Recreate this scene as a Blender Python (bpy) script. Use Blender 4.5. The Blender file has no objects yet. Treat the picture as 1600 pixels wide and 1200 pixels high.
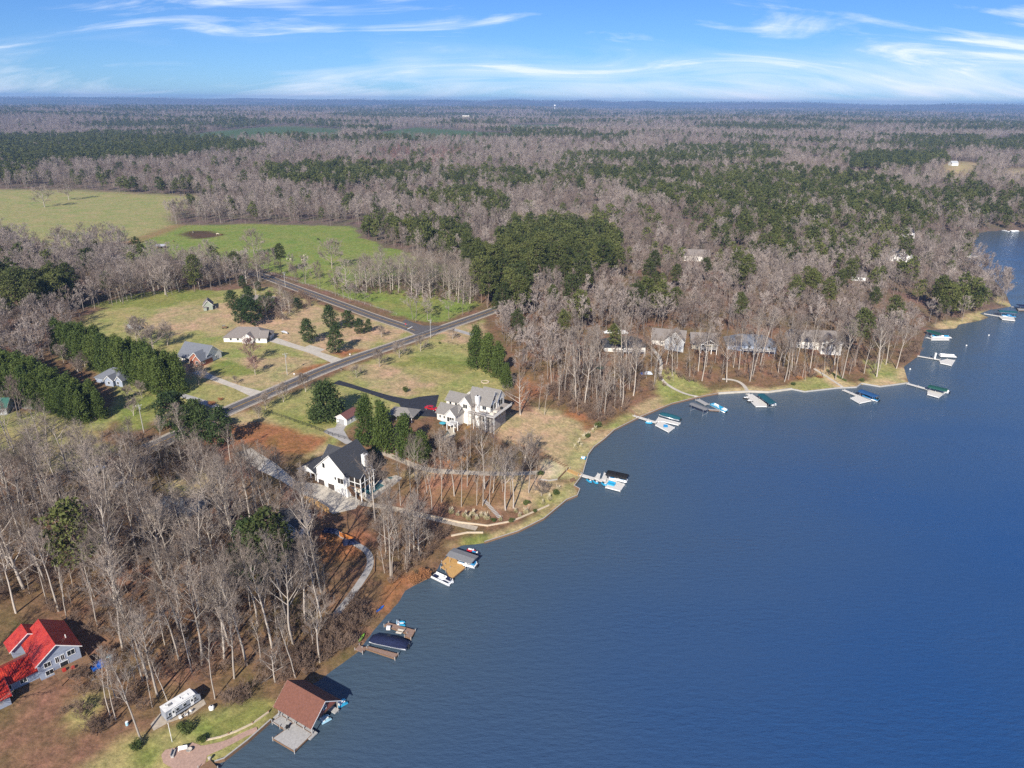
import bpy, math, random
import numpy as np
from mathutils import Vector, Matrix
R = math.radians
SC = bpy.context.scene
COL = SC.collection
# ------------------------------------------------------------------ camera, sky, sun, exposure
CAM_H = 130.0
FPX, PITCH, ROLL = 1109.0, R(21.75), R(0.5)
cam_data = bpy.data.cameras.new('camera')
cam_data.sensor_width = 36.0
cam_data.lens = 36.0 * FPX / 1600.0
cam_data.clip_start, cam_data.clip_end = 1.0, 60000.0
cam = bpy.data.objects.new('camera', cam_data)
COL.objects.link(cam)
cam.matrix_world = (Matrix.Translation((0, 0, CAM_H)) @ Matrix.Rotation(R(90) - PITCH, 4, 'X') @ Matrix.Rotation(ROLL, 4, 'Z'))
SC.camera = cam

SUN_AZ, SUN_EL = 14.0, 33.0            # shadows fall 14 degrees right of straight ahead
world = bpy.data.worlds.new('World')
SC.world = world
world.use_nodes = True
wn = world.node_tree.nodes; wl = world.node_tree.links
wn.clear()
w_out = wn.new('ShaderNodeOutputWorld')
w_bg = wn.new('ShaderNodeBackground'); w_bg.inputs['Strength'].default_value = 0.068
sky = wn.new('ShaderNodeTexSky'); sky.sky_type = 'NISHITA'; sky.sun_disc = False
sky.sun_elevation = R(SUN_EL); sky.sun_rotation = R(180 + SUN_AZ)
sky.altitude = 1500; sky.air_density = 1.0; sky.dust_density = 0.05; sky.ozone_density = 3.0
# thin high cirrus, laid out on a plane high above the whole country
tc = wn.new('ShaderNodeTexCoord')
sep = wn.new('ShaderNodeSeparateXYZ'); wl.new(tc.outputs['Generated'], sep.inputs[0])
def wmath(op, a, b=None, clamp=False):
    n = wn.new('ShaderNodeMath'); n.operation = op; n.use_clamp = clamp
    for i, v in enumerate((a, b)):
        if v is None: continue
        if isinstance(v, (int, float)): n.inputs[i].default_value = v
        else: wl.new(v, n.inputs[i])
    return n.outputs[0]
zc = wmath('MAXIMUM', sep.outputs['Z'], 0.0)
zc = wmath('ADD', zc, 0.26)
cx = wmath('DIVIDE', sep.outputs['X'], zc); cy = wmath('DIVIDE', sep.outputs['Y'], zc)
comb = wn.new('ShaderNodeCombineXYZ'); wl.new(cx, comb.inputs[0]); wl.new(cy, comb.inputs[1])
def wnoise(scale, detail, rough, dist, mapscale, rot, loc):
    m = wn.new('ShaderNodeMapping'); m.inputs['Scale'].default_value = mapscale
    m.inputs['Rotation'].default_value = (0, 0, R(rot)); m.inputs['Location'].default_value = loc
    wl.new(comb.outputs[0], m.inputs[0])
    n = wn.new('ShaderNodeTexNoise'); n.inputs['Scale'].default_value = scale
    n.inputs['Detail'].default_value = detail; n.inputs['Roughness'].default_value = rough
    n.inputs['Distortion'].default_value = dist
    wl.new(m.outputs[0], n.inputs['Vector']); return n.outputs['Fac']
n_big = wnoise(0.9, 3, .5, .3, (1, 1, 1), 20, (3.1, 1.7, 0))
n_str = wnoise(1.9, 10, .60, 1.6, (.55, 1.5, 1), 35, (0.4, 5.2, 0))
n_fine = wnoise(6.0, 8, .65, 1.5, (.30, 1.5, 1), 42, (2.0, 0, 0))
c1 = wmath('ADD', wmath('MULTIPLY', n_str, 1.0), wmath('MULTIPLY', n_big, .75))
c1 = wmath('ADD', c1, wmath('MULTIPLY', n_fine, .22))
ramp = wn.new('ShaderNodeValToRGB')
ramp.color_ramp.elements[0].position = 0.0; ramp.color_ramp.elements[1].position = 1.0
c2 = wmath('MULTIPLY', wmath('SUBTRACT', c1, 1.0), 4.6, True)
c2 = wmath('POWER', c2, 1.35)
# cloud light: a pale veil, thicker toward the horizon where one looks through more of it
veil = wmath('SUBTRACT', 0.075, sep.outputs['Z'])
veil = wmath('MULTIPLY', veil, 15.0, True)
veil = wmath('MULTIPLY', veil, wmath('MULTIPLY', wmath('SUBTRACT', wmath('ADD', wmath('MULTIPLY', n_big, .6), wmath('MULTIPLY', n_str, .5)), 0.49), 5.0, True))
fac = wmath('MAXIMUM', wmath('MULTIPLY', c2, 0.85), wmath('MULTIPLY', veil, 0.95), True)
mixc = wn.new('ShaderNodeMixRGB'); mixc.blend_type = 'MIX'
mixc.inputs['Color2'].default_value = (10.6, 11.4, 12.6, 1)
tint = wn.new('ShaderNodeMixRGB'); tint.blend_type = 'MULTIPLY'; tint.inputs['Fac'].default_value = 1.0
tint.inputs['Color2'].default_value = (0.44, 0.72, 1.18, 1)
wl.new(sky.outputs[0], tint.inputs['Color1'])
wl.new(fac, mixc.inputs['Fac']); wl.new(tint.outputs[0], mixc.inputs['Color1'])
wl.new(mixc.outputs[0], w_bg.inputs['Color'])
wl.new(w_bg.outputs[0], w_out.inputs['Surface'])

sun_data = bpy.data.lights.new('sun', 'SUN')
sun_data.energy = 5.0; sun_data.angle = R(0.53); sun_data.color = (1.0, 0.94, 0.84)
sun = bpy.data.objects.new('sun', sun_data); COL.objects.link(sun)
sd = Vector((math.sin(R(SUN_AZ)) * math.cos(R(SUN_EL)), math.cos(R(SUN_AZ)) * math.cos(R(SUN_EL)), -math.sin(R(SUN_EL))))
sun.rotation_euler = sd.to_track_quat('-Z', 'Y').to_euler()
SC.view_settings.view_transform = 'Standard'; SC.view_settings.look = 'None'
SC.view_settings.exposure = 0.50; SC.view_settings.gamma = 1.0
SC.view_settings.use_curve_mapping = False
SC.render.engine = 'CYCLES'
SC.cycles.max_bounces = 5; SC.cycles.diffuse_bounces = 2; SC.cycles.glossy_bounces = 2
SC.cycles.transmission_bounces = 2; SC.cycles.volume_bounces = 0; SC.cycles.transparent_max_bounces = 4
SC.cycles.caustics_reflective = False; SC.cycles.caustics_refractive = False
SC.cycles.use_denoising = False; SC.cycles.denoiser = 'OPENIMAGEDENOISE'; SC.cycles.denoising_input_passes = 'RGB_ALBEDO_NORMAL'; SC.cycles.denoising_prefilter = 'ACCURATE'

# ------------------------------------------------------------------ geometry of the view: photo pixels <-> places on the land
cR, sR, cP, sP = math.cos(ROLL), math.sin(ROLL), math.cos(PITCH), math.sin(PITCH)
def ray(x, y):
    u = (x - 800.0); v = (y - 600.0)
    u, v = cR * u + sR * v, -sR * u + cR * v
    return np.array([u / FPX, cP - (v / FPX) * sP, -sP - (v / FPX) * cP])
def at(x, y, z):
    d = ray(x, y); t = (z - CAM_H) / d[2]
    return np.array([d[0] * t, d[1] * t, z])
def project(X, Y, Z):
    X = np.asarray(X, float); Y = np.asarray(Y, float); Z = np.asarray(Z, float) - CAM_H
    dep = Y * cP - Z * sP
    up = Y * sP + Z * cP
    dep = np.where(dep < 1, 1, dep)
    u = X / dep * FPX; v = -up / dep * FPX
    return 800 + cR * u - sR * v, 600 + sR * u + cR * v

def vnoise(x, y, seed=0):
    """smooth value noise, 0..1"""
    xi = np.floor(x).astype(np.int64); yi = np.floor(y).astype(np.int64)
    xf = x - xi; yf = y - yi
    def hsh(a, b):
        n = (a * 374761393 + b * 668265263 + seed * 1442695041) & 0xffffffff
        n = ((n ^ (n >> 13)) * 1274126177) & 0xffffffff
        return ((n ^ (n >> 16)) & 0xffff) / 65535.0
    ux = xf * xf * (3 - 2 * xf); uy = yf * yf * (3 - 2 * yf)
    a = hsh(xi, yi); b = hsh(xi + 1, yi); c = hsh(xi, yi + 1); d = hsh(xi + 1, yi + 1)
    return (a * (1 - ux) + b * ux) * (1 - uy) + (c * (1 - ux) + d * ux) * uy
def fbm(x, y, seed=0, oct=4):
    s = 0; a = .5; t = 0
    for i in range(oct):
        s = s + a * vnoise(x * 2 ** i, y * 2 ** i, seed + i * 17); t += a; a *= .5
    return s / t
def sstep(a, b, x):
    t = np.clip((x - a) / (b - a), 0, 1); return t * t * (3 - 2 * t)
def inpoly(poly, x, y):
    x = np.asarray(x, float); y = np.asarray(y, float)
    r = np.zeros(x.shape, bool); n = len(poly); j = n - 1
    for i in range(n):
        xi, yi = poly[i][0], poly[i][1]; xj, yj = poly[j][0], poly[j][1]
        if yi != yj:
            c = ((yi > y) != (yj > y)) & (x < (xj - xi) * (y - yi) / (yj - yi) + xi)
            r ^= c
        j = i
    return r
def segdist(pts, x, y, closed=False):
    x = np.asarray(x, float); y = np.asarray(y, float)
    best = np.full(x.shape, 1e18); n = len(pts)
    for i in range(n if closed else n - 1):
        ax, ay = pts[i][:2]; bx, by = pts[(i + 1) % n][:2]
        dx, dy = bx - ax, by - ay; L = dx * dx + dy * dy + 1e-12
        t = np.clip(((x - ax) * dx + (y - ay) * dy) / L, 0, 1)
        d = (x - ax - t * dx) ** 2 + (y - ay - t * dy) ** 2
        best = np.minimum(best, d)
    return np.sqrt(best)

SHORE_PX = [(336, 1194), (351, 1189), (388, 1160), (424, 1128), (436, 1112), (470, 1080), (500, 1063), (520, 1047), (560, 1019), (580, 990),
 (597, 970), (622, 942), (635, 921), (650, 914), (677, 900), (690, 878), (702, 862), (722, 852), (757, 849), (810, 832), (850, 812),
 (885, 783), (902, 776), (906, 766), (897, 761), (910, 744), (919, 712), (928, 700), (945, 687), (960, 673), (1000, 653), (1050, 632),
 (1090, 622), (1122, 616), (1170, 613), (1200, 614), (1237, 609), (1257, 613), (1310, 607), (1338, 606), (1346, 600), (1375, 605),
 (1420, 599), (1412, 573), (1437, 555), (1444, 526), (1452, 516), (1494, 513), (1498, 507), (1527, 502), (1546, 496), (1530, 490),
 (1547, 484), (1580, 479), (1572, 460), (1556, 440), (1535, 420), (1512, 404), (1522, 385), (1528, 364), (1560, 360), (1600, 362), (1700, 366), (1800, 372)]
SHORE = [tuple(at(x, y, 0.0)[:2]) for x, y in SHORE_PX]
LAKE = [(-75, 90), (-95, 60), (-120, -60), (-150, -500)] [::-1] + SHORE + [(1500, 560), (1700, 300), (1700, -500)]
NS = len(SHORE)

def hills(x, y):
    D = np.hypot(x, y)
    n = fbm(x / 420.0, y / 420.0, 5, 3) - .5
    m = fbm(x / 1700.0, y / 1300.0, 9, 3) - .5
    curve = -(D * D) / (2 * 7430000.0)      # the earth falls away
    return curve + n * 7 * sstep(150, 700, D) + m * 62 * sstep(900, 5000, D) + m * 40 * sstep(5000, 14000, D) + (108 + 70 * m) * sstep(12500, 18500, D)
def terrain(x, y):
    x = np.asarray(x, float); y = np.asarray(y, float)
    d = segdist(LAKE, x, y, True)
    d = np.where(inpoly(LAKE, x, y), -d, d)
    land = 0.55 * np.clip(d / 0.9, 0, 1) + 9.6 * sstep(3, 78, d) + 4.0 * sstep(80, 320, d) + hills(x, y) * sstep(40, 400, d)
    land = np.maximum(land, 0.5 * np.clip(d / 0.9, 0, 1))
    wat = -0.6 * np.clip(-d / 0.9, 0, 1) - 2.0 * sstep(2, 20, -d)
    return np.where(d > 0, land, wat)
def gz(x, y):
    return float(terrain(np.array([x]), np.array([y]))[0])
def gnd(x, y):
    """place on the land seen at photo pixel (x, y)"""
    z = 8.0
    for _ in range(25):
        p = at(x, y, z); nz = gz(p[0], p[1])
        if abs(nz - z) < .01: break
        z = z + (nz - z) * .7
    return (p[0], p[1], z)
def gxy(pts): return [gnd(x, y) for x, y in pts]

# ------------------------------------------------------------------ materials
MATS = {}
def mat(name, col, rough=.8, var=.12, scale=3.0, metal=0.0, bump=0.0, spec=0.3, col2=None, detail=4, tex='OBJECT'):
    if name in MATS: return MATS[name]
    m = bpy.data.materials.new(name); m.use_nodes = True
    nt = m.node_tree; b = nt.nodes['Principled BSDF']
    b.inputs['Roughness'].default_value = rough; b.inputs['Metallic'].default_value = metal
    b.inputs['Specular IOR Level'].default_value = spec
    t = nt.nodes.new('ShaderNodeTexCoord')
    n = nt.nodes.new('ShaderNodeTexNoise'); n.inputs['Scale'].default_value = scale; n.inputs['Detail'].default_value = detail
    nt.links.new(t.outputs['Object'], n.inputs['Vector'])
    r = nt.nodes.new('ShaderNodeValToRGB')
    c2 = col2 if col2 else tuple(c * (1 + var) for c in col)
    r.color_ramp.elements[0].position = .3; r.color_ramp.elements[1].position = .72
    r.color_ramp.elements[0].color = (*[c * (1 - var) for c in col], 1) if not col2 else (*col, 1)
    r.color_ramp.elements[1].color = (*c2, 1)
    nt.links.new(n.outputs['Fac'], r.inputs[0]); nt.links.new(r.outputs[0], b.inputs['Base Color'])
    if bump:
        bp = nt.nodes.new('ShaderNodeBump'); bp.inputs['Strength'].default_value = bump; bp.inputs['Distance'].default_value = .05
        nt.links.new(n.outputs['Fac'], bp.inputs['Height']); nt.links.new(bp.outputs[0], b.inputs['Normal'])
    MATS[name] = m
    return m
def foliage_mat(name, ca, cb, rough=.75, transl=0.0):
    """colour differs a little from tree to tree"""
    m = bpy.data.materials.new(name); m.use_nodes = True
    nt = m.node_tree; b = nt.nodes['Principled BSDF']
    b.inputs['Roughness'].default_value = rough; b.inputs['Specular IOR Level'].default_value = .2
    o = nt.nodes.new('ShaderNodeObjectInfo'); t = nt.nodes.new('ShaderNodeTexCoord')
    n = nt.nodes.new('ShaderNodeTexNoise'); n.inputs['Scale'].default_value = .9; n.inputs['Detail'].default_value = 3
    nt.links.new(t.outputs['Object'], n.inputs['Vector'])
    ad = nt.nodes.new('ShaderNodeMath'); ad.operation = 'MULTIPLY_ADD'; ad.inputs[1].default_value = .7
    nt.links.new(o.outputs['Random'], ad.inputs[0])
    s = nt.nodes.new('ShaderNodeMath'); s.operation = 'MULTIPLY'; s.inputs[1].default_value = .5
    nt.links.new(n.outputs['Fac'], s.inputs[0]); nt.links.new(s.outputs[0], ad.inputs[2])
    r = nt.nodes.new('ShaderNodeValToRGB')
    r.color_ramp.elements[0].position = .15; r.color_ramp.elements[1].position = .95
    r.color_ramp.elements[0].color = (*ca, 1); r.color_ramp.elements[1].color = (*cb, 1)
    nt.links.new(ad.outputs[0], r.inputs[0]); nt.links.new(r.outputs[0], b.inputs['Base Color'])
    MATS[name] = m
    return m

# ------------------------------------------------------------------ mesh helpers
def new_mesh(name, v, faces, m=None, smooth=False):
    me = bpy.data.meshes.new(name)
    v = np.asarray(v, np.float32)
    if isinstance(faces, np.ndarray):
        k = faces.shape[1]; nf = len(faces)
        me.vertices.add(len(v)); me.vertices.foreach_set('co', v.ravel())
        me.loops.add(nf * k); me.loops.foreach_set('vertex_index', faces.astype(np.int32).ravel())
        me.polygons.add(nf); me.polygons.foreach_set('loop_start', np.arange(0, nf * k, k, dtype=np.int32))
        me.polygons.foreach_set('loop_total', np.full(nf, k, np.int32))
        me.update(calc_edges=True)
    else:
        me.from_pydata([tuple(map(float, p)) for p in v], [], faces)
    if m: me.materials.append(m)
    if smooth: me.polygons.foreach_set('use_smooth', np.ones(len(me.polygons), bool))
    me.update()
    return me
def link(name, me, parent=None, loc=None, rz=0):
    o = bpy.data.objects.new(name, me); COL.objects.link(o)
    if parent: o.parent = parent
    if loc is not None: o.location = loc
    if rz: o.rotation_euler = (0, 0, rz)
    return o
def tag(o, label=None, cat=None, group=None, kind=None):
    if label: o['label'] = label
    if cat: o['category'] = cat
    if group: o['group'] = group
    if kind: o['kind'] = kind
    return o
def thing(name, label, cat, loc, rz=0, group=None):
    o = bpy.data.objects.new(name, None); COL.objects.link(o)
    o.empty_display_size = .5
    o.location = loc; o.rotation_euler = (0, 0, rz)
    return tag(o, label, cat, group)
class MB:
    def __init__(s): s.v = []; s.f = []
    def add(s, vs, fs):
        o = len(s.v); s.v += [tuple(p) for p in vs]; s.f += [tuple(i + o for i in f) for f in fs]; return s
    def box(s, x0, x1, y0, y1, z0, z1):
        return s.add([(x0, y0, z0), (x1, y0, z0), (x1, y1, z0), (x0, y1, z0), (x0, y0, z1), (x1, y0, z1), (x1, y1, z1), (x0, y1, z1)],
                     [(0, 3, 2, 1), (4, 5, 6, 7), (0, 1, 5, 4), (1, 2, 6, 5), (2, 3, 7, 6), (3, 0, 4, 7)])
    def prism(s, poly, z0, z1):
        n = len(poly)
        z0s = [z0] * n if isinstance(z0, (int, float)) else z0; z1s = [z1] * n if isinstance(z1, (int, float)) else z1
        vs = [(p[0], p[1], z0s[i]) for i, p in enumerate(poly)] + [(p[0], p[1], z1s[i]) for i, p in enumerate(poly)]
        a = sum(poly[i][0] * poly[(i + 1) % n][1] - poly[(i + 1) % n][0] * poly[i][1] for i in range(n))
        fs = [tuple(range(n))[::-1], tuple(range(n, 2 * n))] + [(i, (i + 1) % n, n + (i + 1) % n, n + i) for i in range(n)]
        if a < 0: fs = [f[::-1] for f in fs]
        return s.add(vs, fs)
    def slab(s, q, t):
        """four corners (counter-clockwise from above) thickened downward by t"""
        vs = [tuple(p) for p in q] + [(p[0], p[1], p[2] - t) for p in q]
        n = len(q)
        return s.add(vs, [tuple(range(n)), tuple(range(n, 2 * n))[::-1]] + [(i, n + i, n + (i + 1) % n, (i + 1) % n) for i in range(n)])
    def tube(s, pts, r, n=6, caps=True):
        pts = [np.array(p, float) for p in pts]; k = len(pts); vs = []; fs = []
        rr = [r] * k if isinstance(r, (int, float)) else r
        for i, p in enumerate(pts):
            d = pts[min(i + 1, k - 1)] - pts[max(i - 1, 0)]; d /= np.linalg.norm(d) + 1e-9
            a = np.cross(d, (0, 0, 1)) if abs(d[2]) < .9 else np.cross(d, (1, 0, 0)); a /= np.linalg.norm(a); b = np.cross(d, a)
            for j in range(n):
                t = 2 * math.pi * j / n; vs.append(p + rr[i] * (math.cos(t) * a + math.sin(t) * b))
        for i in range(k - 1):
            for j in range(n):
                fs.append((i * n + j, i * n + (j + 1) % n, (i + 1) * n + (j + 1) % n, (i + 1) * n + j))
        if caps: fs += [tuple(range(n))[::-1], tuple(range((k - 1) * n, k * n))]
        return s.add(vs, fs)
    def lathe(s, prof, n=16, c=(0, 0)):
        vs = []; fs = []; k = len(prof)
        for r, z in prof:
            for j in range(n):
                t = 2 * math.pi * j / n; vs.append((c[0] + r * math.cos(t), c[1] + r * math.sin(t), z))
        for i in range(k - 1):
            for j in range(n): fs.append((i * n + j, i * n + (j + 1) % n, (i + 1) * n + (j + 1) % n, (i + 1) * n + j))
        fs += [tuple(range(n))[::-1], tuple(range((k - 1) * n, k * n))]
        return s.add(vs, fs)
    def loft(s, rings, cap=True):
        n = len(rings[0]); vs = [p for r in rings for p in r]; fs = []
        for i in range(len(rings) - 1):
            for j in range(n): fs.append((i * n + j, i * n + (j + 1) % n, (i + 1) * n + (j + 1) % n, (i + 1) * n + j))
        if cap: fs += [tuple(range(n))[::-1], tuple(range((len(rings) - 1) * n, len(rings) * n))]
        return s.add(vs, fs)
    def build(s, name, m, parent=None, smooth=False, loc=None, rz=0):
        return link(name, new_mesh(name, s.v, s.f, m, smooth), parent, loc, rz)
def shape(name, m, parent, fn, *a, **k):
    b = MB(); getattr(b, fn)(*a, **k); return b.build(name, m, parent)
# ------------------------------------------------------------------ ground covers (polygons given where they lie on the land)
C_LIT = (.212, .125, .077); C_LIT2 = (.25, .14, .08); C_TAN = (.445, .325, .195); C_LAWN = (.335, .302, .125); C_GRN = (.235, .245, .075)
C_FIELD = (.330, .305, .135); C_PAST = (.222, .258, .072); C_CLAY = (.33, .145, .072); C_SAND = (.60, .50, .33); C_FAR = (.175, .128, .105)
C_DIRT = (.30, .19, .10); C_MUCK = (.105, .062, .042); C_YOUNG = (.085, .125, .045); C_STRAW = (.50, .385, .215)
ZONES = [  # colour, softness in metres, polygon
 (C_FIELD, 3, [(-40, 296), (60, 297), (150, 299), (250, 304), (322, 307), (318, 318), (275, 330), (262, 343), (275, 352), (200, 376), (120, 384), (70, 400), (20, 380), (-60, 372)]),
 (C_PAST, 3, [(196, 376), (275, 353), (400, 350), (552, 354), (562, 370), (600, 386), (642, 398), (712, 420), (750, 466), (745, 486), (690, 502), (640, 497), (560, 470), (500, 450), (430, 424), (330, 410), (200, 402)]),
 (C_GRN, 6, [(560, 462), (690, 466), (700, 480), (690, 494), (640, 488)]),
 (C_DIRT, 1.5, [(185, 380), (240, 362), (280, 350), (288, 353), (240, 370), (205, 384)]),
 (C_MUCK, 2, [(278, 366), (295, 361), (330, 361), (350, 366), (330, 372), (300, 373)]),
 (C_STRAW, 3, [(800, 330), (880, 332), (935, 334), (938, 340), (860, 340), (800, 338)]),
 (C_STRAW, 4, [(1476, 258), (1500, 252), (1526, 254), (1520, 282), (1470, 278)]), (C_STRAW, 4, [(1565, 266), (1620, 262), (1620, 288), (1572, 284)]),
 (C_STRAW, 4, [(1310, 268), (1380, 268), (1375, 278), (1305, 277)]), (C_FIELD, 4, [(1535, 219), (1580, 214), (1575, 226), (1535, 228)]),
 (C_YOUNG, 8, [(265, 216), (340, 204), (440, 196), (540, 202), (530, 216), (400, 220), (290, 224)]),
 (C_YOUNG, 8, [(585, 207), (650, 199), (800, 209), (805, 220), (700, 219), (600, 217)]), (C_YOUNG, 8, [(790, 196), (875, 194), (872, 204), (795, 205)]),
 (C_LAWN, 2, [(90, 560), (140, 490), (230, 462), (330, 455), (420, 448), (480, 468), (540, 490), (630, 512), (655, 524), (520, 575), (350, 640), (300, 655), (215, 662), (160, 660), (190, 600), (120, 560)]),
 (C_TAN, 5, [(330, 475), (420, 460), (480, 470), (540, 492), (635, 516), (640, 524), (560, 552), (500, 560), (430, 530), (300, 520), (200, 505), (240, 485)]),
 (C_TAN, 4, [(290, 560), (330, 560), (480, 560), (500, 580), (420, 605), (330, 600), (310, 590)]),
 (C_GRN, 4, [(320, 560), (360, 565), (390, 585), (350, 590), (325, 575)]), (C_GRN, 4, [(120, 480), (250, 455), (330, 452), (340, 462), (250, 480)]),
 (C_GRN, 3, [(180, 640), (235, 615), (250, 640), (215, 675), (185, 672)]),
 (C_CLAY, 2, [(458, 582), (480, 573), (518, 562), (520, 570), (470, 588)]), (C_CLAY, 3, [(520, 550), (560, 548), (590, 545), (540, 560)]),
 (C_LAWN, 2, [(760, 498), (715, 512), (640, 540), (560, 572), (480, 605), (370, 650), (400, 672), (500, 700), (530, 690), (560, 650), (640, 655), (700, 640), (775, 620), (796, 600), (760, 580), (735, 560), (745, 520)]),
 (C_GRN, 7, [(425, 640), (500, 648), (520, 662), (470, 672), (430, 655)]), (C_GRN, 6, [(640, 556), (720, 556), (765, 572), (700, 578), (630, 572)]),
 (C_TAN, 5, [(540, 575), (610, 570), (660, 600), (640, 620), (560, 600)]), (C_TAN, 4, [(680, 515), (760, 500), (750, 530), (700, 545)]),
 (C_TAN, 2, [(365, 640), (400, 648), (470, 680), (540, 700), (500, 712), (440, 705), (370, 675)]),
 (C_CLAY, 2.5, [(375, 668), (400, 660), (450, 672), (505, 690), (490, 706), (440, 708), (385, 698)]),
 (C_CLAY, 3, [(345, 672), (372, 668), (380, 690), (350, 690)]),
 # lake slope of the grey house and the shore lawns
 (C_TAN, 2, [(800, 650), (860, 640), (885, 655), (925, 670), (942, 680), (925, 700), (918, 720), (905, 742), (880, 728), (840, 700), (790, 690), (770, 668)]),
 (C_TAN, 3, [(770, 655), (810, 645), (850, 640), (850, 660), (790, 670)]), (C_CLAY, 2, [(800, 590), (830, 588), (835, 620), (815, 640), (800, 610)]),
 (C_CLAY, 2.5, [(870, 640), (900, 645), (925, 668), (915, 672), (880, 655)]), (C_CLAY, 3, [(690, 690), (735, 690), (750, 720), (690, 735)]),
 (C_STRAW, 1, [(905, 700), (930, 690), (960, 665), (975, 658), (962, 674), (945, 688), (928, 701), (918, 712), (912, 740), (895, 756), (880, 745), (895, 725)]),
 (C_LAWN, 1.5, [(935, 670), (985, 646), (1000, 645), (998, 654), (960, 672)]), (C_TAN, 1.5, [(975, 640), (1030, 618), (1050, 625), (1045, 634), (1000, 653)]),
 (C_LAWN, 2, [(1040, 570), (1070, 590), (1110, 612), (1120, 614), (1090, 622), (1050, 632), (1030, 636), (1020, 600)]),
 (C_GRN, 2, [(1040, 612), (1060, 612), (1115, 613), (1090, 622), (1042, 634)]), (C_STRAW, 1, [(1122, 608), (1165, 606), (1235, 605), (1237, 609), (1200, 614), (1170, 613), (1122, 616)]),
 (C_LAWN, 2, [(1237, 600), (1290, 580), (1330, 596), (1345, 600), (1338, 606), (1310, 607), (1257, 613), (1237, 609)]), (C_STRAW, 2, [(1270, 578), (1290, 572), (1320, 590), (1335, 604), (1310, 606), (1290, 595)]),
 (C_STRAW, 2, [(1346, 598), (1375, 590), (1400, 575), (1413, 575), (1420, 599), (1375, 605), (1350, 602)]), (C_LAWN, 3, [(1350, 560), (1390, 560), (1400, 585), (1360, 596)]),
 (C_STRAW, 3, [(1455, 508), (1490, 500), (1540, 485), (1546, 490), (1527, 502), (1494, 513), (1455, 515)]), (C_STRAW, 3, [(1560, 462), (1585, 478), (1570, 480), (1550, 470)]),
 (C_TAN, 3, [(640, 735), (700, 735), (850, 745), (880, 750), (890, 770), (840, 800), (760, 800), (700, 780)]),
 (C_LIT2, 3, [(640, 745), (760, 745), (800, 760), (790, 795), (700, 795), (645, 775)]),
 (C_STRAW, .8, [(700, 853), (760, 836), (810, 822), (860, 795), (885, 765), (897, 745), (910, 744), (898, 761), (906, 766), (902, 776), (885, 784), (850, 812), (810, 832), (757, 849), (722, 852)]),
 (C_GRN, 1.5, [(715, 843), (760, 836), (780, 836), (757, 846), (722, 851)]), (C_LAWN, 2, [(830, 780), (870, 765), (880, 750), (890, 755), (880, 775), (850, 800)]),
 (C_SAND, .6, [(846, 722), (858, 719), (886, 730), (884, 738), (872, 747), (842, 747)]),
 # foot of the picture: lawn by the trailer
 (C_LAWN, 1.2, [(120, 1210), (180, 1160), (240, 1145), (290, 1130), (330, 1110), (425, 1085), (432, 1105), (426, 1127), (388, 1160), (350, 1189), (330, 1215), (120, 1230)]),
 (C_GRN, 1.5, [(300, 1135), (350, 1118), (400, 1088), (425, 1090), (428, 1112), (380, 1138), (330, 1158), (303, 1148)]),
 (C_GRN, 1.5, [(195, 1170), (250, 1165), (240, 1200), (190, 1205)]), (C_LAWN, 2, [(95, 1105), (150, 1075), (160, 1090), (130, 1130), (95, 1135)]),
 (C_CLAY, 2, [(445, 800), (505, 800), (520, 815), (470, 812)]), (C_CLAY, 2, [(500, 830), (560, 830), (575, 870), (520, 880)]),
 (C_CLAY, 1.5, [(585, 950), (610, 905), (640, 900), (635, 921), (597, 968)]),
 (C_STRAW, 3, [(250, 760), (330, 720), (350, 740), (330, 770), (290, 790)]), (C_LAWN, 5, [(-20, 640), (100, 640), (175, 690), (160, 740), (60, 720), (-20, 700)]),
]
def axis(lo, hi, step, far_lo, far_hi, gr):
    a = list(np.arange(lo, hi + .01, step)); s = step; v = a[-1]
    while v < far_hi: s *= gr; v += s; a.append(v)
    s = step; v = a[0]; b = []
    while v > far_lo: s *= gr; v -= s; b.append(v)
    return np.array(b[::-1] + a)
gx = axis(-215, 350, 1.8, -20000, 20000, 1.042); gy = axis(85, 640, 1.8, -260, 20000, 1.042)
GX, GY = np.meshgrid(gx, gy); gxv = GX.ravel(); gyv = GY.ravel(); gzv = terrain(gxv, gyv)
nx, ny = len(gx), len(gy)
ii = (np.arange(ny - 1)[:, None] * nx + np.arange(nx - 1)[None, :]).ravel()
gfaces = np.stack([ii, ii + 1, ii + nx + 1, ii + nx], 1)
def cover_at(x, y, z):
    """ground cover colour at land points"""
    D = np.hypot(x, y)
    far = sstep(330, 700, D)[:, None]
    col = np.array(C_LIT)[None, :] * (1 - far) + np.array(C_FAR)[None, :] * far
    # distant country beyond the modelled woods: hardwood and pine canopy seen edge-on
    ff = sstep(5200, 7000, D)[:, None]
    pn = sstep(.50, .58, fbm(x / 900.0, y / 500.0, 31, 4))[:, None]
    canopy = np.array((.135, .105, .105)) * (1 - pn) + np.array((.035, .055, .035)) * pn
    col = col * (1 - ff) + canopy * ff
    wx = (fbm(x / 9, y / 9, 3, 3) - .5); wy = (fbm(x / 9, y / 9, 8, 3) - .5)
    vx = (fbm(x / 28, y / 28, 13, 3) - .5); vy = (fbm(x / 28, y / 28, 18, 3) - .5)
    for c, soft, poly in ZONES:
        w = 3.4 * soft; w2 = 4.5 * max(0, soft - 1.5)
        px, py = project(x + wx * w + vx * w2, y + wy * w + vy * w2, z)
        xs = [p[0] for p in poly]; ys = [p[1] for p in poly]
        m = (px > min(xs)) & (px < max(xs)) & (py > min(ys)) & (py < max(ys)) & (y > 40)
        if m.any():
            k = np.zeros(len(x), bool); k[m] = inpoly(poly, px[m], py[m]); col[k] = c
    return col
cov = cover_at(gxv, gyv, gzv)
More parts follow.
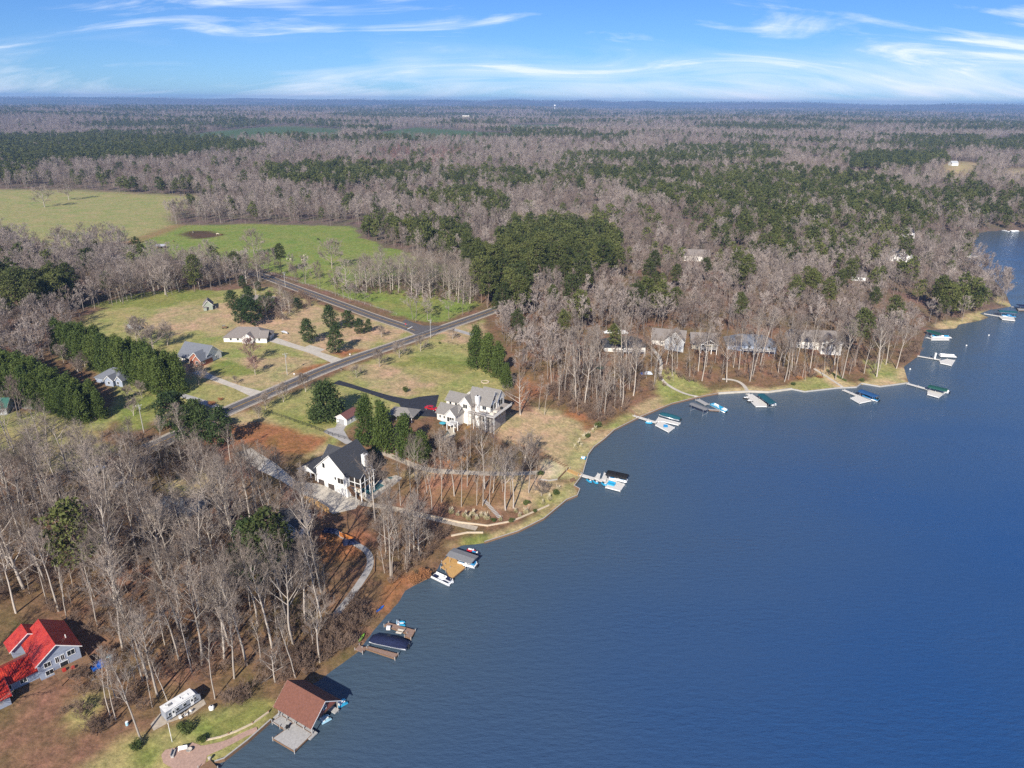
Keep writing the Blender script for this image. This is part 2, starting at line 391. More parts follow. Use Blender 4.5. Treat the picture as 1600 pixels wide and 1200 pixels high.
# soften the borders a little
cg = cov.reshape(ny, nx, 3).copy()
cg[1:-1, 1:-1] = (cg[1:-1, 1:-1] * 2 + cg[:-2, 1:-1] + cg[2:, 1:-1] + cg[1:-1, :-2] + cg[1:-1, 2:]) / 6
cov = cg.reshape(-1, 3)
gm = new_mesh('ground', np.stack([gxv, gyv, gzv], 1), gfaces, None, True)
ca = gm.color_attributes.new('cover', 'FLOAT_COLOR', 'POINT')
ca.data.foreach_set('color', np.concatenate([cov, np.ones((len(cov), 1))], 1).astype(np.float32).ravel())
m = bpy.data.materials.new('ground_cover'); m.use_nodes = True
nt = m.node_tree; nd = nt.nodes; lk = nt.links; pb = nd['Principled BSDF']
pb.inputs['Roughness'].default_value = .95; pb.inputs['Specular IOR Level'].default_value = .1
at_n = nd.new('ShaderNodeAttribute'); at_n.attribute_name = 'cover'
geo = nd.new('ShaderNodeNewGeometry')
def gnoise(scale, detail=5, rough=.6, dist=0.0):
    n = nd.new('ShaderNodeTexNoise'); n.inputs['Scale'].default_value = scale; n.inputs['Detail'].default_value = detail
    n.inputs['Roughness'].default_value = rough; n.inputs['Distortion'].default_value = dist
    lk.new(geo.outputs['Position'], n.inputs['Vector']); return n.outputs['Fac']
def gramp(f, a, b, ca_, cb_):
    r = nd.new('ShaderNodeValToRGB'); r.color_ramp.elements[0].position = a; r.color_ramp.elements[1].position = b
    r.color_ramp.elements[0].color = (*ca_, 1); r.color_ramp.elements[1].color = (*cb_, 1); lk.new(f, r.inputs[0]); return r.outputs[0]
def gmul(a, b):
    x = nd.new('ShaderNodeMixRGB'); x.blend_type = 'MULTIPLY'; x.inputs['Fac'].default_value = 1
    lk.new(a, x.inputs['Color1']); lk.new(b, x.inputs['Color2']); return x.outputs[0]
c = gmul(at_n.outputs['Color'], gramp(gnoise(.06, 6, .65, .4), .3, .7, (.72, .94, .66), (1.20, 1.02, 1.16)))
c = gmul(c, gramp(gnoise(.35, 6, .75), .30, .70, (.56, .62, .60), (1.34, 1.28, 1.26)))
c = gmul(c, gramp(gnoise(.95, 5, .8), .30, .70, (.58, .58, .58), (1.36, 1.36, 1.36)))
lk.new(c, pb.inputs['Base Color'])
bp = nd.new('ShaderNodeBump'); bp.inputs['Strength'].default_value = .5; bp.inputs['Distance'].default_value = .25
lk.new(gnoise(1.6, 5, .7), bp.inputs['Height']); lk.new(bp.outputs[0], pb.inputs['Normal'])
gm.materials.append(m)
ground = tag(link('ground', gm), 'rolling winter land of leaf litter, lawns and pasture', None, None, 'structure')

# ------------------------------------------------------------------ lake
wxs = np.concatenate([np.arange(-160, 500, 12), np.arange(500, 1800, 60)]); wys = np.concatenate([np.arange(-500, 60, 60), np.arange(60, 1010, 12)])
WX, WY = np.meshgrid(wxs, wys); wxv = WX.ravel(); wyv = WY.ravel()
iw = (np.arange(len(wys) - 1)[:, None] * len(wxs) + np.arange(len(wxs) - 1)[None, :]).ravel()
wm = new_mesh('lake_water', np.stack([wxv, wyv, np.zeros(len(wxv))], 1), np.stack([iw, iw + 1, iw + len(wxs) + 1, iw + len(wxs)], 1), None, True)
sdist = segdist(SHORE, wxv, wyv)
murk = np.exp(-sdist / 66.0) * 1.2
wa = wm.attributes.new('murk', 'FLOAT', 'POINT'); wa.data.foreach_set('value', np.clip(murk, 0, 1).astype(np.float32))
m = bpy.data.materials.new('lake_water'); m.use_nodes = True
nt = m.node_tree; nd = nt.nodes; lk = nt.links; pb = nd['Principled BSDF']
geo = nd.new('ShaderNodeNewGeometry')
a_n = nd.new('ShaderNodeAttribute'); a_n.attribute_name = 'murk'
mx = nd.new('ShaderNodeMixRGB'); mx.inputs['Color1'].default_value = (.012, .064, .200, 1); mx.inputs['Color2'].default_value = (.062, .094, .126, 1)
ad = nd.new('ShaderNodeMath'); ad.operation = 'MULTIPLY_ADD'; ad.inputs[1].default_value = .5; ad.use_clamp = True
sb = nd.new('ShaderNodeMath'); sb.operation = 'SUBTRACT'; sb.inputs[1].default_value = .25
lk.new(a_n.outputs['Fac'], sb.inputs[0])
lk.new(gnoise(.012, 3, .5), ad.inputs[0]); lk.new(sb.outputs[0], ad.inputs[2]); lk.new(ad.outputs[0], mx.inputs['Fac'])
lk.new(mx.outputs[0], pb.inputs['Base Color'])
pb.inputs['Roughness'].default_value = .10; pb.inputs['IOR'].default_value = 1.33
mp = nd.new('ShaderNodeMapping'); mp.inputs['Scale'].default_value = (.55, 1.5, 1); mp.inputs['Rotation'].default_value = (0, 0, R(-28))
lk.new(geo.outputs['Position'], mp.inputs[0])
wv = nd.new('ShaderNodeTexNoise'); wv.inputs['Scale'].default_value = .5; wv.inputs['Detail'].default_value = 5; wv.inputs['Roughness'].default_value = .62
lk.new(mp.outputs[0], wv.inputs['Vector'])
bp = nd.new('ShaderNodeBump'); bp.inputs['Strength'].default_value = .40; bp.inputs['Distance'].default_value = .42
mp2 = nd.new('ShaderNodeMapping'); mp2.inputs['Scale'].default_value = (.010, .045, 1); mp2.inputs['Rotation'].default_value = (0, 0, R(-24)); lk.new(geo.outputs['Position'], mp2.inputs[0])
wz_ = nd.new('ShaderNodeTexNoise'); wz_.inputs['Scale'].default_value = 1.0; wz_.inputs['Detail'].default_value = 4; lk.new(mp2.outputs[0], wz_.inputs['Vector'])
wr = nd.new('ShaderNodeMapRange'); wr.inputs['From Min'].default_value = .35; wr.inputs['From Max'].default_value = .68; wr.inputs['To Min'].default_value = .45; wr.inputs['To Max'].default_value = 1.0; lk.new(wz_.outputs['Fac'], wr.inputs['Value']); lk.new(wr.outputs[0], bp.inputs['Strength'])
lk.new(wv.outputs['Fac'], bp.inputs['Height']); lk.new(bp.outputs[0], pb.inputs['Normal'])
wm.materials.append(m)
tag(link('lake_water', wm), 'deep blue rippled lake water', None, None, 'structure')

# ------------------------------------------------------------------ roads and drives draped on the land
def resample(pts, step):
    out = [np.array(pts[0][:2], float)]
    for a, b in zip(pts[:-1], pts[1:]):
        a = np.array(a[:2], float); b = np.array(b[:2], float); n = max(1, int(np.linalg.norm(b - a) / step))
        for i in range(1, n + 1): out.append(a + (b - a) * i / n)
    return np.array(out)
def smooth_line(pts, it=3):
    p = np.array([q[:2] for q in pts], float)
    for _ in range(it):
        q = [p[0]]
        for a, b in zip(p[:-1], p[1:]): q += [a * .75 + b * .25, a * .25 + b * .75]
        q.append(p[-1]); p = np.array(q)
    return p
def strip_mesh(name, line, width, m, dz, off=0.0, across=4, step=1.5, thick=0.0):
    p = resample(line, step); d = np.gradient(p, axis=0); d /= np.linalg.norm(d, axis=1)[:, None] + 1e-9
    nrm = np.stack([-d[:, 1], d[:, 0]], 1)
    w = np.full(len(p), width) if np.isscalar(width) else np.interp(np.linspace(0, 1, len(p)), np.linspace(0, 1, len(width)), width)
    rows = [p + nrm * (off + w * (k / across - .5))[:, None] for k in range(across + 1)]
    v = np.stack(rows, 1).reshape(-1, 2); z = terrain(v[:, 0], v[:, 1]) + dz
    n = len(p); k = across + 1
    i0 = (np.arange(n - 1)[:, None] * k + np.arange(across)[None, :]).ravel()
    f = np.stack([i0, i0 + k, i0 + k + 1, i0 + 1], 1)
    return new_mesh(name, np.column_stack([v, z]), f, m)
def patch_mesh(name, poly, m, dz, step=1.2):
    """polygon draped on the land, cut from a fine grid with clean borders"""
    import bmesh
    p = np.array([q[:2] for q in poly], float)
    bm = bmesh.new(); vs = [bm.verts.new((a, b, 0)) for a, b in p]; f = bm.faces.new(vs)
    if f.normal.z < 0: f.normal_flip()
    bm.normal_update()
    for ax in (0, 1):
        for c in np.arange(p[:, ax].min() + step, p[:, ax].max(), step):
            co = [0, 0, 0]; no = [0, 0, 0]; co[ax] = c; no[ax] = 1
            bmesh.ops.bisect_plane(bm, geom=bm.verts[:] + bm.edges[:] + bm.faces[:], plane_co=co, plane_no=no)
    co = np.array([v.co[:2] for v in bm.verts]); z = terrain(co[:, 0], co[:, 1]) + dz
    for v, h in zip(bm.verts, z): v.co.z = h
    bmesh.ops.recalc_face_normals(bm, faces=bm.faces[:])
    if sum(f.normal.z for f in bm.faces) < 0: bmesh.ops.reverse_faces(bm, faces=bm.faces[:])
    me = bpy.data.meshes.new(name); bm.to_mesh(me); bm.free(); me.materials.append(m); return me
M_ASPH = mat('asphalt', (.115, .106, .106), .9, .18, .6, bump=.1, spec=.2)
M_ASPH2 = mat('dark_asphalt', (.034, .036, .046), .85, .2, .5, spec=.2)
M_CONC = mat('concrete', (.50, .45, .38), .85, .12, .5, spec=.2)
M_CONC2 = mat('grey_concrete', (.38, .36, .34), .85, .15, .5, spec=.2)
M_GRAVEL = mat('gravel', (.40, .34, .27), .95, .2, 1.2, bump=.3, spec=.1)
M_YEL = mat('yellow_paint', (.62, .36, .05), .7, .1, 2)
M_WHT = mat('white_road_paint', (.72, .71, .68), .7, .1, 2)
M_BRICKP = mat('patio_pavers', (.42, .28, .22), .85, .16, 2.2, bump=.2, spec=.2)
roadA = smooth_line(gxy([(232, 701), (268, 684), (310, 664), (359, 640), (440, 606), (525, 569.5), (640, 531), (672, 520), (700, 510), (747, 494), (790, 478)]), 2)
roadB = smooth_line(gxy([(662, 523), (640, 513), (590, 497), (550, 482), (492, 461), (437, 441), (395, 425), (330, 416), (252, 409), (205, 404), (120, 396)]), 2)
ROAD_LINES = [(roadA, 4.2), (roadB, 4.0)]
tag(link('road_shoulder', strip_mesh('road_shoulder', roadA, 9.4, M_GRAVEL, .035)), 'pale gravel shoulder of the main road', None, None, 'structure'); tag(link('road_shoulder', strip_mesh('road_shoulder', roadB, 8.6, M_GRAVEL, .03)), 'pale gravel shoulder of the side road', None, None, 'structure')
ra = tag(link('road', strip_mesh('road', roadA, 7.0, M_ASPH, .09)), 'two lane asphalt road past the lake houses', None, None, 'structure')
rb = tag(link('road', strip_mesh('road', roadB, 6.6, M_ASPH, .075)), 'side road running along the pasture', None, None, 'structure')
jct = gxy([(628, 503), (644, 511), (652, 517), (655, 522), (650, 529), (637, 536), (660, 527), (690, 516), (716, 504), (688, 509), (662, 509), (645, 504), (634, 499)])
tag(link('road', patch_mesh('road', jct, M_ASPH, .062)), 'flared road junction', None, None, 'structure')
for o_ in (-.11, .11): link('centre_line', strip_mesh('centre_line', roadA, .12, M_YEL, .125, o_, 1), ra)
for o_ in (-3.2, 3.2): link('edge_line', strip_mesh('edge_line', roadA[:60] if o_ > 0 else roadA, .14, M_WHT, .125, o_, 1), ra)
for o_ in (-.11, .11): link('centre_line', strip_mesh('centre_line', roadB[4:], .12, M_YEL, .11, o_, 1), rb)
sl = gxy([(636.5, 514.5), (644.5, 510.5)])
link('stop_line', strip_mesh('stop_line', [np.array(q[:2]) for q in sl], .6, M_WHT, .125, 0, 1, .5), rb)
def drive(name, label, pts, width, m, dz=.05, sm=2):
    ln = smooth_line(gxy(pts), sm); ROAD_LINES.append((ln, (width if np.isscalar(width) else max(width)) / 2 + .6))
    return tag(link(name, strip_mesh(name, ln, width, m, dz)), label, None, None, 'structure')
PATCHES = []
def patch(name, label, pts, m, dz=.05, step=1.2):
    q = gxy(pts); PATCHES.append(q)
    return tag(link(name, patch_mesh(name, q, m, dz, step)), label, None, None, 'structure')
drive('driveway', 'concrete drive to the blue roofed house', [(307, 580), (325, 588), (360, 601), (402, 616)], [5.5, 3.6, 3.6, 6.5], M_CONC)
drive('driveway', 'concrete drive to the white house', [(424, 530), (450, 538), (490, 550), (531, 566)], [6.5, 4.6, 4.6, 7], M_CONC)
patch('driveway', 'concrete turning pad', [(470, 545), (484, 539), (508, 546), (494, 553)], M_CONC, .045)
drive('driveway', 'dark asphalt drive to the grey house', [(524, 597), (545, 602), (580, 613), (615, 624), (645, 630)], [5, 3.4, 3.4, 4.5, 8], M_ASPH2)
patch('driveway', 'dark asphalt parking court', [(622, 628), (655, 620), (686, 617), (680, 640), (684, 652), (640, 650), (628, 640)], M_ASPH2, .045)
patch('driveway', 'pale concrete apron of the small garage', [(527, 661), (541, 665), (537, 672), (545, 686), (556, 694), (540, 694), (505, 675), (512, 670), (524, 668)], M_CONC2)
drive('driveway', 'concrete drive by the junction', [(703, 513), (720, 518), (748, 526)], 3.6, M_CONC2)
drive('driveway', 'shaded drive to the house between tree rows', [(236, 606), (262, 612), (300, 622), (345, 638)], 3.4, M_CONC2)
patch('driveway', 'grey gravel yard at the left edge', [(-10, 622), (14, 613), (34, 614), (70, 632), (64, 641), (30, 638), (-10, 640)], M_CONC2)
patch('driveway', 'wide pale concrete drive of the white farmhouse', [(368, 708), (392, 700), (430, 724), (462, 752), (497, 756), (528, 766), (548, 773), (563, 782), (556, 795), (520, 803), (480, 778), (440, 752), (404, 735)], M_CONC)
drive('path', 'gravel path across the wooded slope', [(588, 704), (615, 714), (660, 733), (700, 738), (770, 741), (846, 738)], 2.6, M_GRAVEL)
drive('path', 'gravel path down to the shore lawn', [(560, 786), (610, 793), (660, 806), (700, 815), (745, 826)], 2.4, M_GRAVEL)
drive('path', 'curving concrete walk below the dark roofed house', [(520, 966), (546, 935), (572, 897), (580, 880), (576, 862), (556, 850), (520, 828)], 2.0, M_CONC2)
drive('path', 'curving concrete walk to the grey canopy dock', [(1020, 545), (1031, 558), (1034, 572), (1030, 585), (1036, 596), (1052, 607), (1072, 616), (1092, 622)], 1.7, M_CONC)
drive('path', 'curving concrete walk to the teal canopy dock', [(1128, 592), (1150, 594), (1162, 601), (1168, 612)], 1.8, M_CONC)
drive('path', 'garden walk toward the blue canopy dock', [(1272, 576), (1295, 590), (1318, 608)], 1.5, M_CONC)
drive('path', 'red paver walk along the shore lawn', [(402, 1140), (385, 1146), (355, 1162), (325, 1172), (305, 1178)], [1.4, 1.5, 1.8, 3, 4.5], M_BRICKP, .06)
patch('patio', 'round red paver patio by the water', [(252, 1180), (258, 1172), (270, 1169), (292, 1166), (300, 1160), (312, 1164), (318, 1172), (324, 1180), (320, 1195), (300, 1206), (268, 1200), (255, 1192)], M_BRICKP, .055, .8)
patch('path', 'gravel strip beside the travel trailer', [(235, 1132), (250, 1115), (300, 1105), (318, 1092), (322, 1100), (300, 1116), (262, 1130), (240, 1142)], M_GRAVEL, .05, .9)
# ------------------------------------------------------------------ tree shapes (a few of each kind, shared by all trees of that kind)
M_BARK = foliage_mat('bark_grey', (.32, .275, .23), (.50, .435, .37), .9)
M_TWIG = foliage_mat('twigs_grey', (.145, .113, .091), (.335, .276, .230), .9)
M_TWIG_RED = foliage_mat('twigs_red', (.22, .125, .11), (.28, .17, .15), .9)
M_TWIG_FAR = foliage_mat('twigs_far', (.168, .136, .120), (.405, .340, .298), .9)
M_BARKF = foliage_mat('bark_far', (.20, .165, .145), (.34, .29, .25), .9)
M_BRUSH = foliage_mat('brush', (.15, .10, .075), (.27, .19, .14), .9)
M_TWIG_DK = foliage_mat('twigs_brown', (.140, .106, .088), (.285, .222, .190), .9)
M_NEED = foliage_mat('pine_needles', (.036, .050, .014), (.112, .122, .034), .7)
M_NEED_D = foliage_mat('dark_needles', (.026, .048, .016), (.060, .086, .026), .7)
M_LEY = foliage_mat('cypress_leaf', (.050, .078, .017), (.095, .125, .027), .7)
M_PINEBARK = foliage_mat('pine_bark', (.16, .11, .085), (.26, .19, .15), .9)
M_SHRUB = foliage_mat('shrub_leaf', (.05, .075, .02), (.10, .12, .035), .7)
M_RUST = foliage_mat('rusty_leaf', (.30, .13, .06), (.40, .20, .09), .8)
M_PAMPAS = foliage_mat('pampas', (.36, .32, .16), (.55, .48, .30), .9)

def unit(v): return v / (np.linalg.norm(v) + 1e-9)
def tubes_np(segs, sides):
    s = np.array(segs, float); p0 = s[:, 0:3]; p1 = s[:, 3:6]; r0 = s[:, 6]; r1 = s[:, 7]
    d = p1 - p0; d /= np.linalg.norm(d, axis=1)[:, None] + 1e-9
    ref = np.where(np.abs(d[:, 2:3]) < .9, np.array([[0, 0, 1.]]), np.array([[1., 0, 0]]))
    a = np.cross(d, ref); a /= np.linalg.norm(a, axis=1)[:, None]; b = np.cross(d, a)
    th = 2 * np.pi * np.arange(sides) / sides
    ring = np.cos(th)[None, :, None] * a[:, None, :] + np.sin(th)[None, :, None] * b[:, None, :]
    v0 = p0[:, None, :] + r0[:, None, None] * ring; v1 = p1[:, None, :] + r1[:, None, None] * ring
    v = np.concatenate([v0, v1], 1).reshape(-1, 3); n = len(s)
    base = (np.arange(n) * 2 * sides)[:, None]; j = np.arange(sides)[None, :]; jn = (j + 1) % sides
    f = np.stack([base + j, base + jn, base + sides + jn, base + sides + j], 2).reshape(-1, 4)
    return v, f
def ribbons_np(p0, p1, w, rng):
    d = p1 - p0; r = rng.normal(size=d.shape); a = np.cross(d, r); a /= np.linalg.norm(a, axis=1)[:, None] + 1e-9
    a *= (w / 2)[:, None] if not np.isscalar(w) else w / 2
    v = np.stack([p0 - a, p0 + a, p1 + a * .4, p1 - a * .4], 1).reshape(-1, 3)
    f = (np.arange(len(p0)) * 4)[:, None] + np.arange(4)[None, :]
    return v, f
def grow(p, d, L, n, up, wob, rng):
    pts = [p]; d = unit(d)
    for i in range(n):
        d = unit(d + np.array([0, 0, up]) + rng.normal(size=3) * wob); p = p + d * L / n; pts.append(p)
    return pts
def segs_of(pts, r0, r1):
    n = len(pts) - 1
    return [[*pts[i], *pts[i + 1], r0 + (r1 - r0) * i / n, r0 + (r1 - r0) * (i + 1) / n] for i in range(n)]
def at_frac(pts, t):
    n = len(pts) - 1; k = min(int(t * n), n - 1); f = t * n - k
    return pts[k] * (1 - f) + pts[k + 1] * f, unit(pts[k + 1] - pts[k])
def side_dir(d, ang, rng):
    r = rng.normal(size=3); s = unit(np.cross(d, r)); return unit(d * math.cos(ang) + s * math.sin(ang))
def join(parts):
    vs, fs, o = [], [], 0
    for v, f in parts: vs.append(v); fs.append(f + o); o += len(v)
    return np.concatenate(vs), np.concatenate(fs)
def bare_tree(seed, H=24, W=5.5, start=.42, n1=13, n2=6, n3=5, n4=4, r=.30, tw=.04, up=.11, a1=(24, 52), stems=1, far=False):
    """trunk + limbs, and the crown of finer branches and twigs"""
    rng = np.random.default_rng(seed); T = []; B3 = []; tw0 = []; tw1 = []; tww = []
    for st in range(stems):
        b = np.array([rng.normal() * .25 * (stems > 1), rng.normal() * .25 * (stems > 1), -.4])
        lean = np.array([rng.normal() * .05, rng.normal() * .05, 1]) if stems == 1 else np.array([rng.normal() * .35, rng.normal() * .35, 1])
        tr = grow(b, lean, H * (.93 if not far else .85), 9, .06, .035 if stems == 1 else .1, rng)
        T += segs_of(tr, r / math.sqrt(stems), r * .16)
        ph = rng.uniform(0, 6.28)
        for i in range(n1):
            t = start + (.99 - start) * ((i + rng.uniform(0, .8)) / n1)
            p, d = at_frac(tr, t); ph += 2.4 + rng.normal() * .3
            el = R(rng.uniform(*a1)) * (1.15 - .55 * (t - start) / (1 - start))
            dr = np.array([math.cos(ph) * math.sin(el), math.sin(ph) * math.sin(el), math.cos(el)])
            q = (t - start) / (1 - start)
            L = W * (1.25 * math.sqrt(max(.06, 1 - (q * .95) ** 1.6)) * rng.uniform(.75, 1.1))
            b1 = grow(p, dr, L, 4, up, .07, rng); r1 = r * .36 * (1 - .55 * q)
            T += segs_of(b1, r1, r1 * .3)
            for j in range(n2):
                p2, d2 = at_frac(b1, rng.uniform(.28, 1.0)); L2 = L * rng.uniform(.36, .62)
                b2 = grow(p2, side_dir(d2, R(rng.uniform(18, 44)), rng), L2, 3, up, .08, rng)
                if far:
                    for a, c in zip(b2[:-1], b2[1:]): tw0.append(a); tw1.append(c); tww.append(tw * 1.5)
                else: B3 += segs_of(b2, max(.035, r1 * .33), .014)
                for k in range(n3):
                    p3, d3 = at_frac(b2, rng.uniform(.2, 1.0)); L3 = L2 * rng.uniform(.38, .62)
                    b3 = grow(p3, side_dir(d3, R(rng.uniform(18, 48)), rng), L3, 2, up, .12, rng)
                    for a, c in zip(b3[:-1], b3[1:]): tw0.append(a); tw1.append(c); tww.append(tw * 1.1)
                    for l in range(n4):
                        p4, d4 = at_frac(b3, rng.uniform(.2, 1.0)); L4 = L3 * rng.uniform(.4, .75)
                        tw0.append(p4); tw1.append(p4 + side_dir(d4, R(rng.uniform(20, 60)), rng) * L4 + np.array([0, 0, .08 * L4])); tww.append(tw)
    tv = tubes_np(T, 5 if not far else 3)
    cp = [ribbons_np(np.array(tw0), np.array(tw1), np.array(tww), rng)]
    if B3: cp.append(tubes_np(B3, 3))
    return tv, join(cp)
def leaf_tris(c, rad, n, size, rng, flat=1.0):
    d = rng.normal(size=(n, 3)); d /= np.linalg.norm(d, axis=1)[:, None]
    p = np.array(c) + d * (rad * rng.uniform(.55, 1.0, n)[:, None] * np.array([1, 1, flat]))
    a = rng.normal(size=(n, 3)); a /= np.linalg.norm(a, axis=1)[:, None]; b = np.cross(a, rng.normal(size=(n, 3))); b /= np.linalg.norm(b, axis=1)[:, None]
    s = (size * rng.uniform(.6, 1.3, n))[:, None]
    # faces tend to look outward, as needle tufts do
    v = np.stack([p - a * s * .5, p + a * s * .5, p + b * s * .9 + d * s * .3, p + b * s * .25 - a * s * .55], 1).reshape(-1, 3)
    f = (np.arange(n) * 4)[:, None] + np.arange(4)[None, :]
    return v, f
def pine_tree(seed, H=20, W=3.6, start=.45, clumps=55, per=42, size=.5, crad=1.25, far=False, top=1.0, r=.24):
    rng = np.random.default_rng(seed)
    tr = grow(np.array([0, 0, -.4]), np.array([rng.normal() * .03, rng.normal() * .03, 1]), H * .97, 7, .05, .025, rng)
    T = segs_of(tr, r, r * .2); L = []; ph = 0
    for i in range(clumps):
        t = start + (1 - start) * (i + .5) / clumps; ph += 2.4; q = (t - start) / (1 - start)
        rad = W * (math.sin(math.pi * min(1, (.18 + .82 * q) ** .85)) ** .7 + .12) * math.sqrt(rng.uniform(.12, 1.0)) * top
        p, _ = at_frac(tr, min(t, .99)); c = p + np.array([math.cos(ph) * rad, math.sin(ph) * rad, rad * .22 + rng.normal() * .4])
        if not far or i % 3 == 0: T += [[*p, *c, .06, .03]]
        L.append(leaf_tris(c, crad * rng.uniform(.7, 1.25), per, size, rng, .62))
    return tubes_np(T, 5 if not far else 3), join(L)
def cone_tree(seed, H=12, W=2.6, n=3600, size=.42, p=.75, low=.03, rnd=.5):
    """dense evergreen clothed to the ground"""
    rng = np.random.default_rng(seed)
    lump = [(rng.uniform(0, 6.28), rng.uniform(low, .95), rng.uniform(.7, 1.35)) for _ in range(60)]
    L = []; k = max(1, n // 60)
    for a, h, s in lump:
        prof = W * ((1 - h) ** p) * (1 if h > .12 else .78 + 1.8 * h) * .86
        c = np.array([math.cos(a) * prof, math.sin(a) * prof, h * H]); L.append(leaf_tris(c, W * .36 * s, k, size, rng, 1.3))
    m = n // 3; z = rng.uniform(low, .97, m); a = rng.uniform(0, 6.28, m); rr = W * (1 - z) ** p * rng.uniform(.3, .9, m)
    for i in range(0, m, 12):
        c = np.array([math.cos(a[i]) * rr[i], math.sin(a[i]) * rr[i], z[i] * H]); L.append(leaf_tris(c, W * .3, 12, size, rng, 1.2))
    return tubes_np([[0, 0, -.3, 0, 0, H * .9, .2, .03]], 5), join(L)
def shrub(seed, W=1.0, H=1.1, n=1000, size=.13):
    rng = np.random.default_rng(seed); L = []
    for _ in range(14):
        a = rng.uniform(0, 6.28); rr = W * .6 * math.sqrt(rng.uniform()); L.append(leaf_tris((math.cos(a) * rr, math.sin(a) * rr, H * rng.uniform(.3, .75)), W * .42, n // 14, size, rng, .9))
    return tubes_np([[0, 0, -.2, 0, 0, H * .5, .06, .03]], 5), join(L)
def grass_tuft(seed, H=1.6, W=.9, n=220):
    rng = np.random.default_rng(seed); a = rng.uniform(0, 6.28, n); s = rng.uniform(0, 1, n)
    p0 = np.stack([np.cos(a) * .2 * s, np.sin(a) * .2 * s, np.zeros(n)], 1)
    p1 = np.stack([np.cos(a) * W * s, np.sin(a) * W * s, H * (1 - .45 * s ** 2) * rng.uniform(.6, 1, n)], 1)
    return ribbons_np(p0, p1, .09, rng)
class Kind:
    def __init__(s, name, variants, mt, mc):
        s.m = [(new_mesh(name + '_trunk', *t, mt), new_mesh(name + '_crown', *c, mc)) for t, c in variants]
K_BARE = Kind('hardwood', [bare_tree(10 + i, 21 + 2.2 * (i % 4), 4.2 + .6 * (i % 3), .40 + .07 * (i % 3), 11 + i % 3, 6, 5, 4, tw=.042, r=.25 + .03 * (i % 3)) for i in range(9)], M_BARK, M_TWIG)
K_OAK = Kind('spreading_oak', [bare_tree(40 + i, 17 + i, 7.0, .22, 15, 6, 5, 4, r=.42, tw=.042, up=.05, a1=(40, 75)) for i in range(4)], M_BARK, M_TWIG)
K_OAKF = Kind('field_oak', [bare_tree(45 + i, 17 + i, 7.5, .2, 14, 6, 5, 3, r=.4, tw=.14, up=.05, a1=(40, 75), far=True) for i in range(2)], M_BARK, M_TWIG)
K_SLIM = Kind('slim_hardwood', [bare_tree(50 + i, 18 + 2 * i, 2.3, .5, 10, 5, 4, 4, r=.16, tw=.04, a1=(22, 48)) for i in range(4)], M_BARK, M_TWIG)
K_SMALL = Kind('small_bare_tree', [bare_tree(60 + i, 5.6 + .4 * i, 2.7, .18, 12, 7, 6, 4, r=.16, tw=.045, a1=(32, 66)) for i in range(3)], M_BARK, M_TWIG)
K_REDT = Kind('reddish_bare_tree', [bare_tree(70 + i, 7.0 + .6 * i, 3.1, .2, 12, 7, 6, 4, r=.18, tw=.06, a1=(30, 65)) for i in range(2)], M_BARK, M_TWIG_RED)
K_PINE = Kind('loblolly_pine', [pine_tree(80 + i, 18 + 1.5 * (i % 3), 3.6 + .4 * (i % 2), .36 + .07 * (i % 3)) for i in range(5)], M_PINEBARK, M_NEED)
K_FULLP = Kind('yard_pine', [pine_tree(90 + i, 11 + i, 3.3, .12, 60, 44, .45, 1.15) for i in range(3)], M_PINEBARK, M_NEED_D)
K_LEY = Kind('cypress', [cone_tree(100 + i, 12.0 + .8 * i, 3.3, 4600, .36, .68) for i in range(4)], M_PINEBARK, M_LEY)
K_MAG = Kind('round_evergreen', [cone_tree(110 + i, 12.5, 5.2, 5200, .5, .5, .02) for i in range(2)], M_PINEBARK, M_NEED_D)
K_SAP = Kind('sapling', [bare_tree(310 + i, 8.5 + 1.2 * i, 1.7, .3, 8, 4, 4, 3, r=.08, tw=.034, a1=(22, 50)) for i in range(4)], M_BARK, M_TWIG)
K_SHRUB = Kind('clipped_shrub', [shrub(120 + i) for i in range(3)], M_PINEBARK, M_SHRUB)
K_RUSTB = Kind('rusty_bush', [shrub(125 + i, 2.2, 2.4, 3000, .15) for i in range(2)], M_BARK, M_RUST)

LAND_MARKS = []      # (x, y, words) filled as things are placed, used to word tree labels
TREES = []           # (kind key, label stem, root, x, y)
def place(kind, name, x, y, s=1.0, rng=random, var=None, sz=None, rz=None):
    mt, mc = kind.m[rng.randrange(len(kind.m)) if var is None else var % len(kind.m)]
    r = thing(name, None, None, (x, y, gz(x, y)), rng.uniform(0, 6.28) if rz is None else rz)
    r.scale = (s, s, s * (sz if sz else 1))
    link('trunk', mt, r); link('crown', mc, r)
    return r

